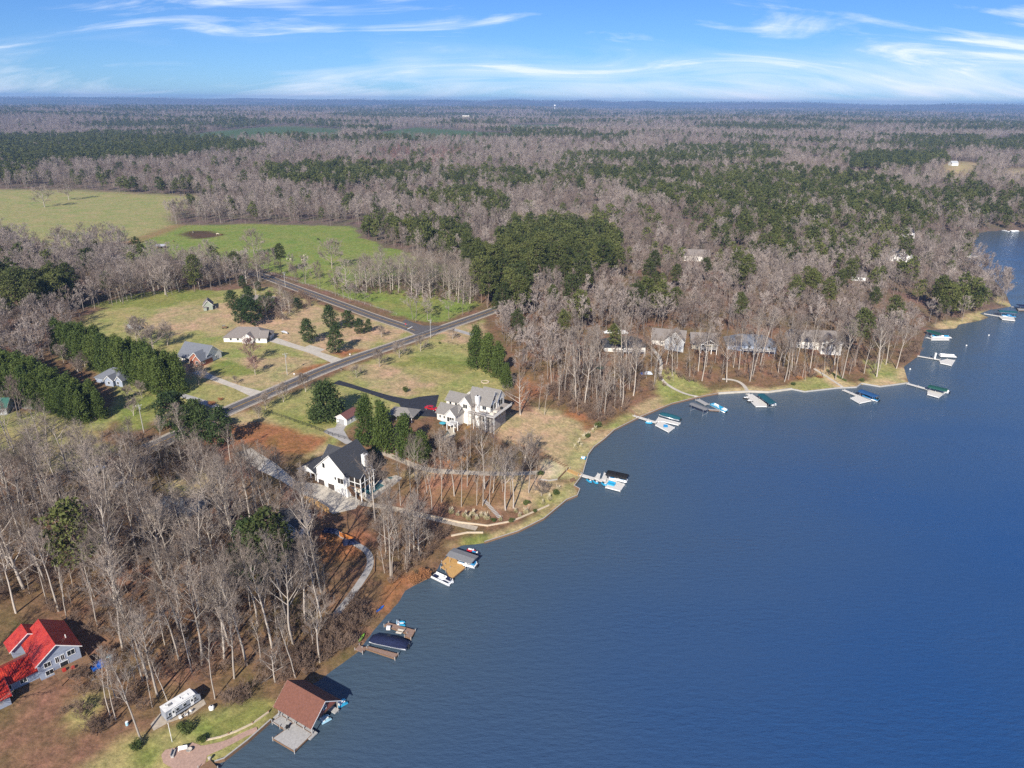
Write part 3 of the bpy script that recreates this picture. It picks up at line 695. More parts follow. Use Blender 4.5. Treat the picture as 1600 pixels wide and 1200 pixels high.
# ------------------------------------------------------------------ which trees stand where
def world_poly(px): return [q[:2] for q in gxy(px)]
def scatter(poly, spacing, rng, keep=None):
    """jittered points inside a land polygon, never on a road, drive, patio, building or water"""
    xs = [p[0] for p in poly]; ys = [p[1] for p in poly]; out = []
    for gy_ in np.arange(min(ys), max(ys), spacing):
        for gx_ in np.arange(min(xs), max(xs), spacing):
            x = gx_ + rng.uniform(-.48, .48) * spacing; y = gy_ + rng.uniform(-.48, .48) * spacing; out.append((x, y))
    if not out: return []
    a = np.array(out); ok = inpoly(poly, a[:, 0], a[:, 1]) & free(a[:, 0], a[:, 1])
    return [tuple(p) for p in a[ok]]
FOOT = []            # building footprints (centre x, y, radius)
def free(x, y, m=0.0):
    ok = ~inpoly(LAKE, x, y) & (segdist(SHORE, x, y) > 1.2)
    for ln, w in ROAD_LINES:
        lx, ly = ln[:, 0], ln[:, 1]
        near = (x > lx.min() - w - 2) & (x < lx.max() + w + 2) & (y > ly.min() - w - 2) & (y < ly.max() + w + 2) & ok
        if near.any():
            d = segdist(ln, x[near], y[near]); k = np.where(near)[0][d < w + m]; ok[k] = False
    for q in PATCHES: ok &= ~inpoly(q, x, y)
    for fx, fy, fr in FOOT: ok &= (x - fx) ** 2 + (y - fy) ** 2 > (fr + m) ** 2
    return ok
# ------------------------------------------------------------------ buildings
M_WHITE = mat('white_siding', (.80, .79, .76), .7, .05, 1.5)
M_OFFW = mat('offwhite_brick', (.70, .66, .60), .85, .10, 4, bump=.2)
M_BLUEG = mat('bluegrey_siding', (.30, .34, .42), .7, .08, 1.5)
M_GREYS = mat('grey_siding', (.42, .43, .44), .75, .08, 1.5)
M_TANS = mat('tan_siding', (.50, .44, .34), .8, .08, 1.5)
M_GREENS = mat('greygreen_siding', (.30, .33, .27), .8, .08, 1.5)
M_BRICK = mat('red_brick', (.33, .13, .085), .85, .2, 6, bump=.2)
M_STONE = mat('grey_stone', (.33, .30, .27), .9, .25, 2.5, bump=.4)
M_SHING = mat('grey_shingle', (.215, .200, .185), .9, .16, 2.0, bump=.25)
M_SHINGD = mat('charcoal_shingle', (.050, .052, .060), .85, .2, 2.0, bump=.25)
M_SHINGB = mat('bluegrey_shingle', (.150, .160, .185), .9, .15, 2.0, bump=.25)
M_SHINGT = mat('taupe_shingle', (.205, .180, .165), .9, .15, 2.0, bump=.25)
M_REDM = mat('red_metal_roof', (.36, .018, .016), .42, .10, .9, spec=.4, col2=(.54, .050, .024))
def add_seams(m, direction, scale):
    nt = m.node_tree; b = nt.nodes['Principled BSDF']; t = nt.nodes.new('ShaderNodeTexCoord'); w = nt.nodes.new('ShaderNodeTexWave'); w.bands_direction = direction; w.inputs['Scale'].default_value = scale; w.inputs['Distortion'].default_value = .15
    nt.links.new(t.outputs['Object'], w.inputs['Vector']); r = nt.nodes.new('ShaderNodeValToRGB'); r.color_ramp.elements[0].position = .86; r.color_ramp.elements[0].color = (0, 0, 0, 1); r.color_ramp.elements[1].position = .97; nt.links.new(w.outputs['Fac'], r.inputs[0])
    bp_ = nt.nodes.new('ShaderNodeBump'); bp_.inputs['Strength'].default_value = .8; bp_.inputs['Distance'].default_value = .06; nt.links.new(r.outputs[0], bp_.inputs['Height']); nt.links.new(bp_.outputs[0], b.inputs['Normal'])
    old = b.inputs['Base Color'].links[0].from_socket; mx_ = nt.nodes.new('ShaderNodeMixRGB'); mx_.blend_type = 'MULTIPLY'; mx_.inputs['Color2'].default_value = (.45, .4, .4, 1); nt.links.new(r.outputs[0], mx_.inputs['Fac']); nt.links.new(old, mx_.inputs['Color1']); nt.links.new(mx_.outputs[0], b.inputs['Base Color'])
add_seams(M_REDM, 'Y', .75)
M_REDX = mat('red_metal_roof_low', (.36, .018, .016), .42, .10, .9, spec=.4, col2=(.54, .050, .024)); add_seams(M_REDX, 'X', .75)
M_RUSTR = mat('rust_brown_shingle', (.170, .072, .050), .85, .18, 2.5, bump=.25)
M_DKMET = mat('black_metal_roof', (.028, .030, .036), .5, .1, 1, spec=.4)
M_GLASS = mat('window_glass', (.020, .026, .032), .08, .1, 1, spec=.6)
M_SCREEN = mat('dark_screen', (.032, .026, .022), .7, .3, 1.5)
M_TRIM = mat('white_trim', (.82, .81, .78), .6, .04, 2)
M_DECK = mat('deck_boards', (.34, .30, .27), .85, .15, 3)
M_WOOD = mat('new_pine_boards', (.52, .31, .115), .75, .14, 2.5)
M_WOODB = mat('brown_wood', (.22, .13, .075), .85, .2, 3)
M_WOODG = mat('weathered_grey_wood', (.40, .385, .365), .9, .14, 2.2, bump=.15)
M_BLACK = mat('black_metal', (.02, .02, .022), .5, .1, 2)
M_POOL = mat('pool_water', (.035, .13, .15), .05, .25, .35, spec=.5)
M_CREAM = mat('cream_cushion', (.66, .60, .50), .9, .06, 4)
M_DOORD = mat('dark_door', (.07, .055, .05), .6, .1, 2)
M_GREYD = mat('grey_door', (.33, .33, .34), .6, .1, 2)

def foot(x, y, r): FOOT.append((x, y, r))
class House:
    def __init__(s, name, label, A, B, cat='house', dz=0.0, group=None):
        a = gnd(*A); b = gnd(*B); s.yaw = math.atan2(b[1] - a[1], b[0] - a[0]); s.L = math.hypot(b[0] - a[0], b[1] - a[1])
        s.z = (a[2] + b[2]) / 2 + dz; s.a = a
        s.root = thing(name, label, cat, (a[0], a[1], s.z), s.yaw, group)
    def w(s, x, y):
        c, n = math.cos(s.yaw), math.sin(s.yaw); return s.a[0] + c * x - n * y, s.a[1] + n * x + c * y
    def cover(s, x0, x1, y0, y1):
        nx_ = max(1, int(abs(x1 - x0) / 5)); ny_ = max(1, int(abs(y1 - y0) / 5))
        for i in range(nx_):
            for j in range(ny_):
                foot(*s.w(x0 + (x1 - x0) * (i + .5) / nx_, y0 + (y1 - y0) * (j + .5) / ny_), 4.2)
    def sec(s, x0, x1, y0, y1, h, rise, ax, wm, rm, over=.45, hip=False, z0=-2.0, gable=None, base=0.0, dormer=False):
        r = s.root; xm, ym = (x0 + x1) / 2, (y0 + y1) / 2; b = MB(); g = MB(); t = .16
        s.cover(x0, x1, y0, y1)
        b.box(x0, x1, y0, y1, z0, h)
        o = over
        if hip:
            ln = (x1 - x0) if ax == 'x' else (y1 - y0); hw = ((y1 - y0) if ax == 'x' else (x1 - x0)) / 2; k = min(hw, ln / 2 - .2)
            zt = h + rise; e = h - o * rise / hw
            P = [(x0 - o, y0 - o, e), (x1 + o, y0 - o, e), (x1 + o, y1 + o, e), (x0 - o, y1 + o, e)]
            Q = [(x0 + k, ym, zt), (x1 - k, ym, zt)] if ax == 'x' else [(xm, y0 + k, zt), (xm, y1 - k, zt)]
            if ax == 'x': fs = [(P[0], P[1], Q[1], Q[0]), (P[1], P[2], Q[1]), (P[2], P[3], Q[0], Q[1]), (P[3], P[0], Q[0])]
            else: fs = [(P[0], P[1], Q[0]), (P[1], P[2], Q[1], Q[0]), (P[2], P[3], Q[1]), (P[3], P[0], Q[0], Q[1])]
            for f in fs: g.slab(f, t)
            g.add([(p[0], p[1], e - t - .004) for p in P], [(3, 2, 1, 0)])
        elif ax == 'x':
            b.add([(x0, y0, h), (x0, y1, h), (x0, ym, h + rise - .1)], [(0, 2, 1)]); b.add([(x1, y0, h), (x1, y1, h), (x1, ym, h + rise - .1)], [(0, 1, 2)])
            hw = (y1 - y0) / 2; e = h - o * rise / hw
            g.slab([(x0 - o, y0 - o, e + .1), (x1 + o, y0 - o, e + .1), (x1 + o, ym, h + rise + .1), (x0 - o, ym, h + rise + .1)], t)
            g.slab([(x1 + o, y1 + o, e + .1), (x0 - o, y1 + o, e + .1), (x0 - o, ym, h + rise + .1), (x1 + o, ym, h + rise + .1)], t)
        else:
            b.add([(x0, y0, h), (x1, y0, h), (xm, y0, h + rise - .1)], [(0, 1, 2)]); b.add([(x0, y1, h), (x1, y1, h), (xm, y1, h + rise - .1)], [(0, 2, 1)])
            hw = (x1 - x0) / 2; e = h - o * rise / hw
            g.slab([(x0 - o, y1 + o, e + .1), (x0 - o, y0 - o, e + .1), (xm, y0 - o, h + rise + .1), (xm, y1 + o, h + rise + .1)], t)
            g.slab([(x1 + o, y0 - o, e + .1), (x1 + o, y1 + o, e + .1), (xm, y1 + o, h + rise + .1), (xm, y0 - o, h + rise + .1)], t)
        s.wall = b.build('wall', wm, r) if z0 < h - .3 else None
        s.roof = g.build('roof', rm, r)
        if not hip:   # pale rake boards under the gable edges
            if ax == 'x':
                for xx in (x0 - o - .03, x1 + o - .03):
                    for sg in (-1, 1): MB().slab([(xx, ym + sg * (hw + o), e + .07), (xx + .06, ym + sg * (hw + o), e + .07), (xx + .06, ym, h + rise + .07), (xx, ym, h + rise + .07)], .26).build('rake_board', M_TRIM, s.roof)
            else:
                for yy in (y0 - o - .03, y1 + o - .03):
                    for sg in (-1, 1): MB().slab([(xm + sg * (hw + o), yy, e + .07), (xm + sg * (hw + o), yy + .06, e + .07), (xm, yy + .06, h + rise + .07), (xm, yy, h + rise + .07)], .26).build('rake_board', M_TRIM, s.roof)
        return s
    def opening(s, nm, face, pl, u, z, w, h, fm, pm, inner='pane', bars=1):
        """face: f b l r; pl: where the wall plane is; u: position along it; z: sill height"""
        sg = -1 if face in 'fl' else 1; f = MB(); p = MB(); k = .09
        def bx(m, u0, u1, z0, z1, d0, d1):
            a, c = sorted((pl + sg * d0, pl + sg * d1))
            if face in 'fb': m.box(u0, u1, a, c, z0, z1)
            else: m.box(a, c, u0, u1, z0, z1)
        u0, u1 = u - w / 2, u + w / 2
        bx(f, u0 - k, u0, z - k, z + h + k, -.05, .09); bx(f, u1, u1 + k, z - k, z + h + k, -.05, .09); bx(f, u0, u1, z - k, z, -.05, .09); bx(f, u0, u1, z + h, z + h + k, -.05, .09)
        if bars: bx(f, u - .025, u + .025, z, z + h, .03, .07)
        bx(p, u0, u1, z, z + h, -.04, .035)
        fo = f.build(nm, fm, s.root); p.build(inner, pm, fo); return fo
    def win(s, face, pl, us, z=1.0, w=1.0, h=1.3, fm=None, pm=None):
        for u in us: s.opening('window', face, pl, u, z, w, h, fm or M_TRIM, pm or M_GLASS)
    def door(s, face, pl, u, w=1.0, h=2.05, z=.05, pm=None, nm='door'): s.opening(nm, face, pl, u, z, w, h, M_TRIM, pm or M_DOORD, 'panel', 0)
    def box(s, nm, m, *a, parent=None): return shape(nm, m, parent or s.root, 'box', *a)
    def chimney(s, x, y, z0, z1, m, w=.9):
        b = MB(); b.box(x - w / 2, x + w / 2, y - w / 2, y + w / 2, z0, z1); b.box(x - w / 2 - .08, x + w / 2 + .08, y - w / 2 - .08, y + w / 2 + .08, z1, z1 + .15); c = b.build('chimney', m, s.root)
        shape('chimney_cap', M_BLACK, c, 'box', x - .25, x + .25, y - .25, y + .25, z1 + .15, z1 + .5); return c
    def deck(s, x0, x1, y0, y1, z, rail=True, posts=True, m=None, edge=None, sides='fr'):
        d = MB().box(x0, x1, y0, y1, z - .22, z).build('deck', m or M_DECK, s.root)
        if posts:
            for x in np.linspace(x0 + .15, x1 - .15, max(2, int((x1 - x0) / 2.6) + 1)):
                for y in (y0 + .15,): s.box('deck_post', edge or M_TRIM, x - .08, x + .08, y - .08, y + .08, -3.0, z - .22)
        if rail:
            def run(ax, c, a0, a1):
                rl = MB()
                for zz in (z + .1, z + 1.0):
                    if ax == 'x': rl.box(a0, a1, c - .04, c + .04, zz - .04, zz + .04)
                    else: rl.box(c - .04, c + .04, a0, a1, zz - .04, zz + .04)
                for q in np.arange(a0, a1 + .01, .4):
                    if ax == 'x': rl.box(q - .02, q + .02, c - .02, c + .02, z, z + 1.0)
                    else: rl.box(c - .02, c + .02, q - .02, q + .02, z, z + 1.0)
                rl.build('railing', edge or M_TRIM, d)
            if 'f' in sides: run('x', y0 + .06, x0, x1)
            if 'r' in sides: run('y', x1 - .06, y0, y1)
            if 'l' in sides: run('y', x0 + .06, y0, y1)
        return d

# --- white farmhouse with the dark roof
h = House('farmhouse', 'tall white farmhouse with black shingle roof and screened porch above a pool', (496, 753), (529, 770), dz=.2)
wd = 13.2; h.L = wd
h.sec(0, wd, 0, 13.5, 6.6, 6.0, 'y', M_WHITE, M_SHINGD, .5, z0=-3.5)
h.sec(-3.2, 2.5, 7.0, 14.2, 6.2, 3.4, 'x', M_WHITE, M_SHINGD, .4, z0=-3)
h.opening('garage_door', 'f', 0, 2.0, -.4, 2.6, 2.5, M_TRIM, M_DOORD, 'panel', 0); h.opening('garage_door', 'f', 0, 6.3, -.9, 2.8, 2.5, M_TRIM, M_DOORD, 'panel', 0)
h.win('f', 0, [3.6], 7.2, .8, 1.5, M_BLACK); h.win('f', 0, [10.6], 2.9, 2.4, 2.0, M_TRIM, M_SCREEN); h.win('f', 0, [8.4], 3.9, .45, .8, M_BLACK)
# screened porch under its own gable, facing the water
px0, px1, py0, py1 = wd, wd + 5.0, 1.2, 8.2
h.sec(px0 - 3.0, px1, py0, py1, 6.5, 2.3, 'x', M_WHITE, M_DKMET, .35, z0=6.3)
MB().box(px0, px1, py0, py1, 2.3, 2.55).build('porch_floor', M_WOODB, h.root)
for x in (px0 + .1, px0 + 2.5, px1 - .12): h.box('porch_post', M_TRIM, x - .14, x + .14, py0, py0 + .28, -3, 6.4)
for y in (py0 + 2.3, py0 + 4.6, py1 - .2): h.box('porch_post', M_TRIM, px1 - .26, px1 + .02, y - .14, y + .14, -3, 6.4)
for y0_, y1_ in ((py0 + .3, py0 + 2.15), (py0 + 2.45, py0 + 4.45), (py0 + 4.75, py1 - .35)): h.box('screen_panel', M_SCREEN, px1 - .16, px1 - .12, y0_, y1_, 2.6, 6.3)
for x0_, x1_ in ((px0 + .25, px0 + 2.35), (px0 + 2.65, px1 - .27)): h.box('screen_panel', M_SCREEN, x0_, x1_, py0 + .10, py0 + .14, 2.6, 6.3)
h.box('porch_beam', M_TRIM, px0, px1 + .05, py0 - .02, py0 + .3, 4.0, 4.2); h.box('porch_beam', M_TRIM, px1 - .28, px1 + .03, py0 + .3, py1, 4.0, 4.2)
h.box('porch_sofa', M_CREAM, px0 + .8, px0 + 3.2, py0 + 1.2, py0 + 2.1, -.2, .6)
st = MB()
for k in range(7): st.box(px0 + .4 + k * .32, px0 + .72 + k * .32, py0 - 1.5, py0 - .3, 2.3 - (k + 1) * .33, 2.45 - k * .33)
st.build('stair', M_WOODB, h.root)
h.chimney(px0 + .3, py1 + 1.2, -2, 10.3, M_WHITE, 1.5)
h.win('r', wd, [11.4], 3.0, 1.6, 1.8, M_BLACK)
# open carport on the left with its low gable
h.sec(-8.6, -.6, .2, 8.6, 3.6, 2.2, 'y', M_WHITE, M_SHINGD, .35, z0=3.3)
for x in (-8.4, -5.8, -3.2, -.9): h.box('carport_post', M_TRIM, x - .18, x + .18, .25, .61, -2, 3.4); h.box('carport_post', M_TRIM, x - .16, x + .16, 8.1, 8.4, -2, 3.4)
h.box('carport_base', M_STONE, -8.8, -.3, -.1, .2, -3, .1)
fh = h
# pool terrace
def terrace(name, label, cat, quad, top, wm, dm, inset, pz=.0):
    c = np.mean([q[:2] for q in quad], 0); t = thing(name, label, cat, (c[0], c[1], top))
    loc = [(q[0] - c[0], q[1] - c[1]) for q in quad]
    MB().prism(loc, -3.5, 0).build('pool_deck', dm, t)
    ins = [(p[0] * inset, p[1] * inset) for p in loc]
    MB().prism(ins, .004, .03).build('pool_water', wm, t)
    rim = MB(); n = len(ins)
    for i in range(n):
        a = np.array(ins[i]); b = np.array(ins[(i + 1) % n]); rim.prism([tuple(a), tuple(b), tuple(b * 1.09), tuple(a * 1.09)], .006, .10)
    rim.build('coping', M_CONC, t)
    foot(c[0], c[1], max(np.hypot(*p) for p in loc)); return t
fz = fh.z - 1.6
terrace('swimming_pool', 'rectangular swimming pool in a pale terrace beside the white farmhouse', 'pool', [at(551, 767, fz), at(576, 780, fz), at(611, 757, fz), at(588, 746, fz)], fz, M_POOL, M_CONC, .66)
terrace('pool_terrace', 'raised pale concrete terrace with hot tub at the end of the farmhouse pool', 'terrace', [at(592, 747, fz), at(612, 757, fz), at(628, 746, fz), at(606, 737, fz)], fz - .02, M_POOL, M_CONC, .28)

# --- grey roofed white house with the big deck
h = House('lake_house', 'large white house with grey shingle gables, chimney and wraparound deck', (683, 655), (716, 668), dz=.9)
L = h.L
h.sec(0, 9.0, 0, 7.5, 3.2, 2.8, 'x', M_OFFW, M_SHING, .5)                                   # front wing, left
h.sec(5.2, 9.6, -1.4, 6.0, 3.9, 2.4, 'y', M_OFFW, M_SHING, .4)
h.sec(-.5, 9.5, 8.0, 15.0, 5.6, 2.6, 'x', M_OFFW, M_SHING, .5)
h.sec(7.5, 13.0, 5.2, 13.0, 6.6, 3.2, 'y', M_OFFW, M_SHING, .4)
h.sec(10.5, 20.5, 7.4, 15.6, 7.4, 4.8, 'x', M_OFFW, M_SHING, .5, z0=-4)
h.sec(13.5, 20.8, 12.5, 19.0, 7.6, 3.6, 'x', M_OFFW, M_SHING, .45, z0=-4)
h.sec(5.0, 11.0, 13.0, 18.5, 6.2, 2.8, 'y', M_OFFW, M_SHING, .45)
h.win('f', 0, [1.6, 3.6], 1.0, .8, 1.2); h.win('f', -1.4, [6.3, 7.4, 8.5], 1.0, .7, 1.6, M_BLACK); h.win('f', 8.0, [1.5, 4.2], 3.9, .7, 1.1, M_BLACK); h.win('f', 5.2, [9.8, 10.8], 5.0, .6, 1.4, M_BLACK)
h.win('f', 7.4, [13.0, 18.0], 5.0, 1.8, 1.6, M_TRIM); h.win('r', 20.5, [9.2, 11.5], 4.6, 2.0, 2.4, M_TRIM, M_SCREEN); h.win('r', 20.5, [11.0], 8.2, 2.4, 1.8, M_TRIM); h.win('r', 20.8, [15.9], 4.6, 3.4, 2.6, M_TRIM, M_SCREEN)
h.win('l', 0, [2.0, 5.0], 1.0, 1.0, 1.2)
h.chimney(15.4, 6.6, -2, 10.6, M_WHITE, 1.5)
h.deck(12.2, 20.4, 3.6, 7.3, 4.2, sides='f', edge=M_TRIM); h.deck(20.55, 24.6, 3.6, 19.0, 4.2, sides='fr', edge=M_TRIM)
MB().box(20.9, 21.9, 6.2, 18.4, -4, 3.9).build('lower_storey', M_STONE, h.root); MB().box(12.6, 20.4, 6.0, 7.3, -4, 3.9).build('lower_storey', M_STONE, h.root)
h.win('r', 21.9, [8, 10.4, 12.8, 15.2, 17.2], .2, 1.8, 2.2, M_TRIM); h.win('f', 6.0, [14, 16.4, 18.8], .4, 1.7, 2.0, M_TRIM)
h.box('patio_sofa', M_CREAM, 21.2, 22.9, 6.0, 7.2, 4.2, 4.8); h.box('patio_sofa', M_CREAM, 21.4, 23.0, 8.6, 9.8, 4.2, 4.8)
MB().lathe([(.55, 4.2), (.62, 4.6), (.5, 5.1), (.1, 5.2)], 12, (22.8, 13)).build('grill', M_BLACK, h.root)
# pergola at the corner of the terrace
for x in (8.2, 11.4):
    for y in (-5.4, -2.6): h.box('pergola_post', M_TRIM, x - .12, x + .12, y - .12, y + .12, -2.2, 1.9)
h.box('pergola_beam', M_TRIM, 7.9, 11.7, -5.5, -5.28, 1.9, 2.15); h.box('pergola_beam', M_TRIM, 7.9, 11.7, -2.72, -2.5, 1.9, 2.15)
for k in range(8): h.box('pergola_slat', M_TRIM, 8.1 + k * .46, 8.2 + k * .46, -5.9, -2.1, 2.15, 2.3)
gh = h
fz = gh.z - 1.2
terrace('garden_pool', 'dark green free form pool among stone paving below the grey roofed house', 'pool', [at(x, y, fz) for x, y in ((661, 676), (675, 668), (692, 664), (708, 668), (712, 678), (697, 687), (676, 692), (662, 688))], fz, mat('dark_pool', (.012, .055, .06), .05, .3, .4, spec=.5), M_TANS, .62)
M_TEALU = mat('teal_fabric', (.05, .30, .38), .8, .1, 3); M_LBLUE = mat('pale_blue', (.35, .58, .70), .6, .1, 3)
def umbrella(label, x, y, m, z=None):
    p = gnd(x, y) if z is None else at(x, y, z); t = thing('patio_umbrella', label, 'umbrella', p)
    MB().tube([(0, 0, 0), (0, 0, 2.6)], .04).build('pole', M_TRIM, t); MB().lathe([(1.5, 2.05), (1.46, 2.1), (.8, 2.4), (.02, 2.65)], 8).build('canopy', m, t); return t
umbrella('blue patio umbrella beside the pergola of the grey roofed house', 728, 652, M_LBLUE)
umbrella('pale teal patio umbrella by the dark garden pool', 692, 668, M_TEALU); umbrella('white patio umbrella nearest the white walls behind the garden pool', 704, 670, M_TRIM)

# --- red roofed house at the left edge
h = House('red_roof_house', 'blue grey house with bright red metal roof and wooden deck at the left edge', (62, 1062), (122, 1036), dz=.2)
h.yaw = math.atan2(at(126, 1007, 9)[1] - at(56, 1040, 9)[1], at(126, 1007, 9)[0] - at(56, 1040, 9)[0])
p = at(57, 1038, h.z + 4.6); h.a = (p[0], p[1], h.z); h.root.location = (p[0], p[1], h.z); h.root.rotation_euler = (0, 0, h.yaw)
h.sec(0, 8.6, 0, 11.5, 4.6, 3.0, 'y', M_BLUEG, M_REDM, .55); h.sec(-2.6, 5.0, 10.0, 13.8, 4.2, 2.6, 'y', M_BLUEG, M_REDM, .5)
h.sec(-9.5, 1.0, 1.0, 8.0, 2.6, 1.9, 'x', M_BLUEG, M_REDX, .5); h.sec(-14.5, -6.5, -2.5, 5.0, 2.2, 1.9, 'x', M_BLUEG, M_REDX, .5)
h.win('f', 0, [1.9], 2.6, 1.3, 1.2); h.win('f', 0, [6.8], 2.9, 1.5, 1.3); h.win('f', 0, [3.9, 5.0], 2.5, .7, 1.5); h.win('f', 0, [1.9], .4, 1.5, 1.2); h.door('f', 0, 5.0, 1.6, 2.0, .05, M_GLASS)
h.win('r', 8.6, [2.5, 6.5], 2.4, 1.1, 1.2); h.win('f', 1.0, [-6, -3], .8, 1.3, 1.1)
h.deck(2.6, 9.6, -4.2, -.1, .9, m=M_WOODB, edge=M_WOODB, sides='fr')
h.box('vent_pipe', M_TRIM, 7.0, 7.2, 3.0, 3.2, 5.4, 6.6)
for k, q in enumerate(((4, -2.2), (5.6, -2.9))): h.box('deck_chair', mat('red_plastic', (.45, .04, .03), .6, .1, 3), q[0], q[0] + .7, q[1], q[1] + .7, .9, 1.5)
rh = h
p = h.w(10.8, -3.4)
t = thing('tarp_cover', 'bright blue tarp over a frame beside the deck of the red roofed house', 'tarp', (p[0], p[1], gz(*p)), h.yaw)
MB().loft([[(-1.6, -1.1, 0), (1.6, -1.1, 0), (1.6, 1.1, 0), (-1.6, 1.1, 0)], [(-1.5, -1.0, .8), (1.5, -1.0, .9), (1.5, 1.0, .8), (-1.5, 1.0, .95)], [(-1.0, -.6, 1.15), (1.1, -.5, 1.25), (1.0, .6, 1.2), (-1.1, .5, 1.1)]]).build('tarp_sheet', mat('blue_tarp', (.02, .12, .50), .5, .2, 2, bump=.3), t)
MB().lathe([(.75, 0), (.8, .5), (.8, .9), (.6, 1.2), (.1, 1.3)], 14, (2.6, .2)).build('water_tank', M_LBLUE, t)

# --- rust roofed boathouse
bz = .7
A_ = at(427, 1102, 3.6); B_ = at(486, 1137, 3.6)
h = House('boathouse', 'open boathouse with rust brown shingle roof standing in the lake', (430, 1128), (487, 1147), 'boathouse')
h.yaw = math.atan2(B_[1] - A_[1], B_[0] - A_[0]); h.a = (A_[0], A_[1], 0); h.z = 0; h.root.location = (A_[0], A_[1], 0); h.root.rotation_euler = (0, 0, h.yaw)
BL = math.hypot(*(B_ - A_)[:2]); BW = 8.8
h.sec(.5, BL - .5, .5, BW, 3.6, 3.4, 'x', M_BRICK, M_RUSTR, .55, z0=3.4)
MB().add([(BL - .54, .5, 3.6), (BL - .54, BW, 3.6), (BL - .54, (BW + .5) / 2, 6.8)], [(0, 1, 2)]).build('gable_panel', mat('rust_siding', (.30, .10, .075), .85, .12, 2), h.root)
h.win('r', BL - .5, [BW / 2 + .3], 4.5, .7, .9, M_TRIM)
for x in np.linspace(.7, BL - .7, 5):
    for y in (.7, BW - .2): h.box('post', M_WOODG, x - .1, x + .1, y - .1, y + .1, -1.5, 3.6)
h.box('slip_deck', M_WOODG, .2, BL, -.6, 1.6, .45, .7); h.box('slip_deck', M_WOODG, .2, BL - .5, BW - 1.4, BW, .45, .7); h.box('slip_deck', M_WOODG, .2, 1.6, 1.6, BW - 1.4, .45, .7)
for k in range(6): h.box('crossbeam', M_WOODB, .8 + k * (BL - 1.6) / 5, .95 + k * (BL - 1.6) / 5, .6, BW - .1, 3.15, 3.38)
bh = h

# --- the rest of the houses
def simple(name, label, A, B, depth, hgt, rise, wm, rm, hip=False, nf=4, extra=None, dz=0, ax='x', cat='house', wh=1.2):
    h = House(name, label, A, B, cat, dz); L = h.L
    h.sec(0, L, 0, depth, hgt, rise, ax, wm, rm, .5, hip, -2.5)
    us = np.linspace(0, L, nf + 2)[1:-1]
    lv = [1.0] + ([hgt - 1.8] if hgt > 5 else [])
    for z in lv:
        h.win('f', 0, list(us), z, min(1.1, L / (nf + 2) * .55), wh); h.win('r', L, [depth * .35, depth * .7], z, .9, wh); h.win('l', 0, [depth * .5], z, .9, wh)
    if extra: extra(h, L)
    return h
def ex_blue(h, L):
    h.sec(L - 7.5, L - .2, -2.4, 5.0, 2.9, 3.0, 'y', M_BRICK, M_SHINGB, .4); h.sec(L - 3.8, L + .6, -3.6, 4, 2.8, 2.3, 'y', M_BRICK, M_SHINGB, .35)
    h.win('f', -3.6, [L - 1.6], .8, 1.6, 1.5); h.win('r', L + .6, [-1.6], .9, 1.2, 1.3); h.box('porch_floor', M_CONC, 2, L - 7.6, -2.2, -.02, -.5, .25)
    for x in (2.2, 4.5, L - 7.8): h.box('porch_post', M_TRIM, x - .1, x + .1, -2.1, -1.9, .25, 2.6)
    h.sec(1.6, L - 7.3, -2.4, 1.5, 2.6, .7, 'x', M_WHITE, M_SHINGB, .2, z0=2.5)
simple('blue_roof_house', 'brick and white house with blue grey roof behind the dense evergreen row', (281, 561), (322, 569), 10.5, 3.0, 4.6, M_WHITE, M_SHINGB, nf=3, extra=ex_blue)
def ex_white(h, L):
    h.opening('garage_door', 'r', L, 3.2, .1, 4.6, 2.2, M_TRIM, M_DOORD, 'panel', 0); h.sec(L * .45, L * .72, -1.6, 5, 2.8, 2.2, 'y', M_WHITE, M_SHINGT, .35); h.win('f', -1.6, [L * .585], .7, 1.2, 1.5)
    h.sec(L - 3.5, L + .4, .3, 6.4, 2.9, 2.6, 'x', M_WHITE, M_SHINGT, .3, z0=2.6)
simple('white_hip_house', 'low white house with taupe hip roof and open end garage', (350, 534), (417, 536), 12, 2.9, 3.8, M_WHITE, M_SHINGT, True, 5, ex_white)
def ex_row(h, L):
    h.sec(L * .5, L * .82, -1.8, 4, 2.8, 1.9, 'y', M_BLUEG, M_SHINGB, .35); h.sec(L * .86, L + 1.6, -.9, 6, 2.8, 1.9, 'y', M_BLUEG, M_SHINGB, .35); h.win('f', -1.8, [L * .66], .8, 1.0, 1.3); h.win('f', -.9, [L * .95], .8, 1.0, 1.3)
simple('grey_cottage', 'grey cottage with faded roof between the two evergreen rows', (150, 597), (190, 603), 10.5, 2.8, 3.2, M_BLUEG, M_SHINGB, True, 2, ex_row)
def ex_shed(h, L):
    h.box('lean_to_post', M_WOODG, L + 1.6, L + 1.75, .2, .35, -1, 2); h.sec(-.1, 1.6, -1.4, .2, 2.0, .3, 'x', M_GREENS, M_SHINGT, .2, z0=0)
simple('garden_shed', 'small grey green gabled shed on the far dry lawn', (319, 485), (333, 484), 7.0, 3.3, 2.6, M_GREENS, M_SHINGT, nf=1, extra=ex_shed, cat='shed', ax='y')
simple('grey_farm_house', 'grey roofed house half hidden behind yard pines near the side road', (376, 476), (424, 481), 9, 2.8, 2.8, M_BRICK, M_SHINGT, nf=4)
def ex_gar(h, L): h.opening('garage_door', 'f', 0, L / 2, .05, L * .55, 2.3, M_TRIM, M_GREYD, 'panel', 0)
g_ = House('small_garage', 'small white garage with maroon roof and grey door', (526, 661), (542, 665), 'garage')
g_.sec(0, g_.L, 0, 9.5, 2.9, 1.5, 'y', M_WHITE, mat('maroon_roof', (.17, .075, .065), .8, .12, 2, bump=.2), .35); ex_gar(g_, g_.L); g_.win('r', g_.L, [3, 6.5], 1, 1, 1.1)
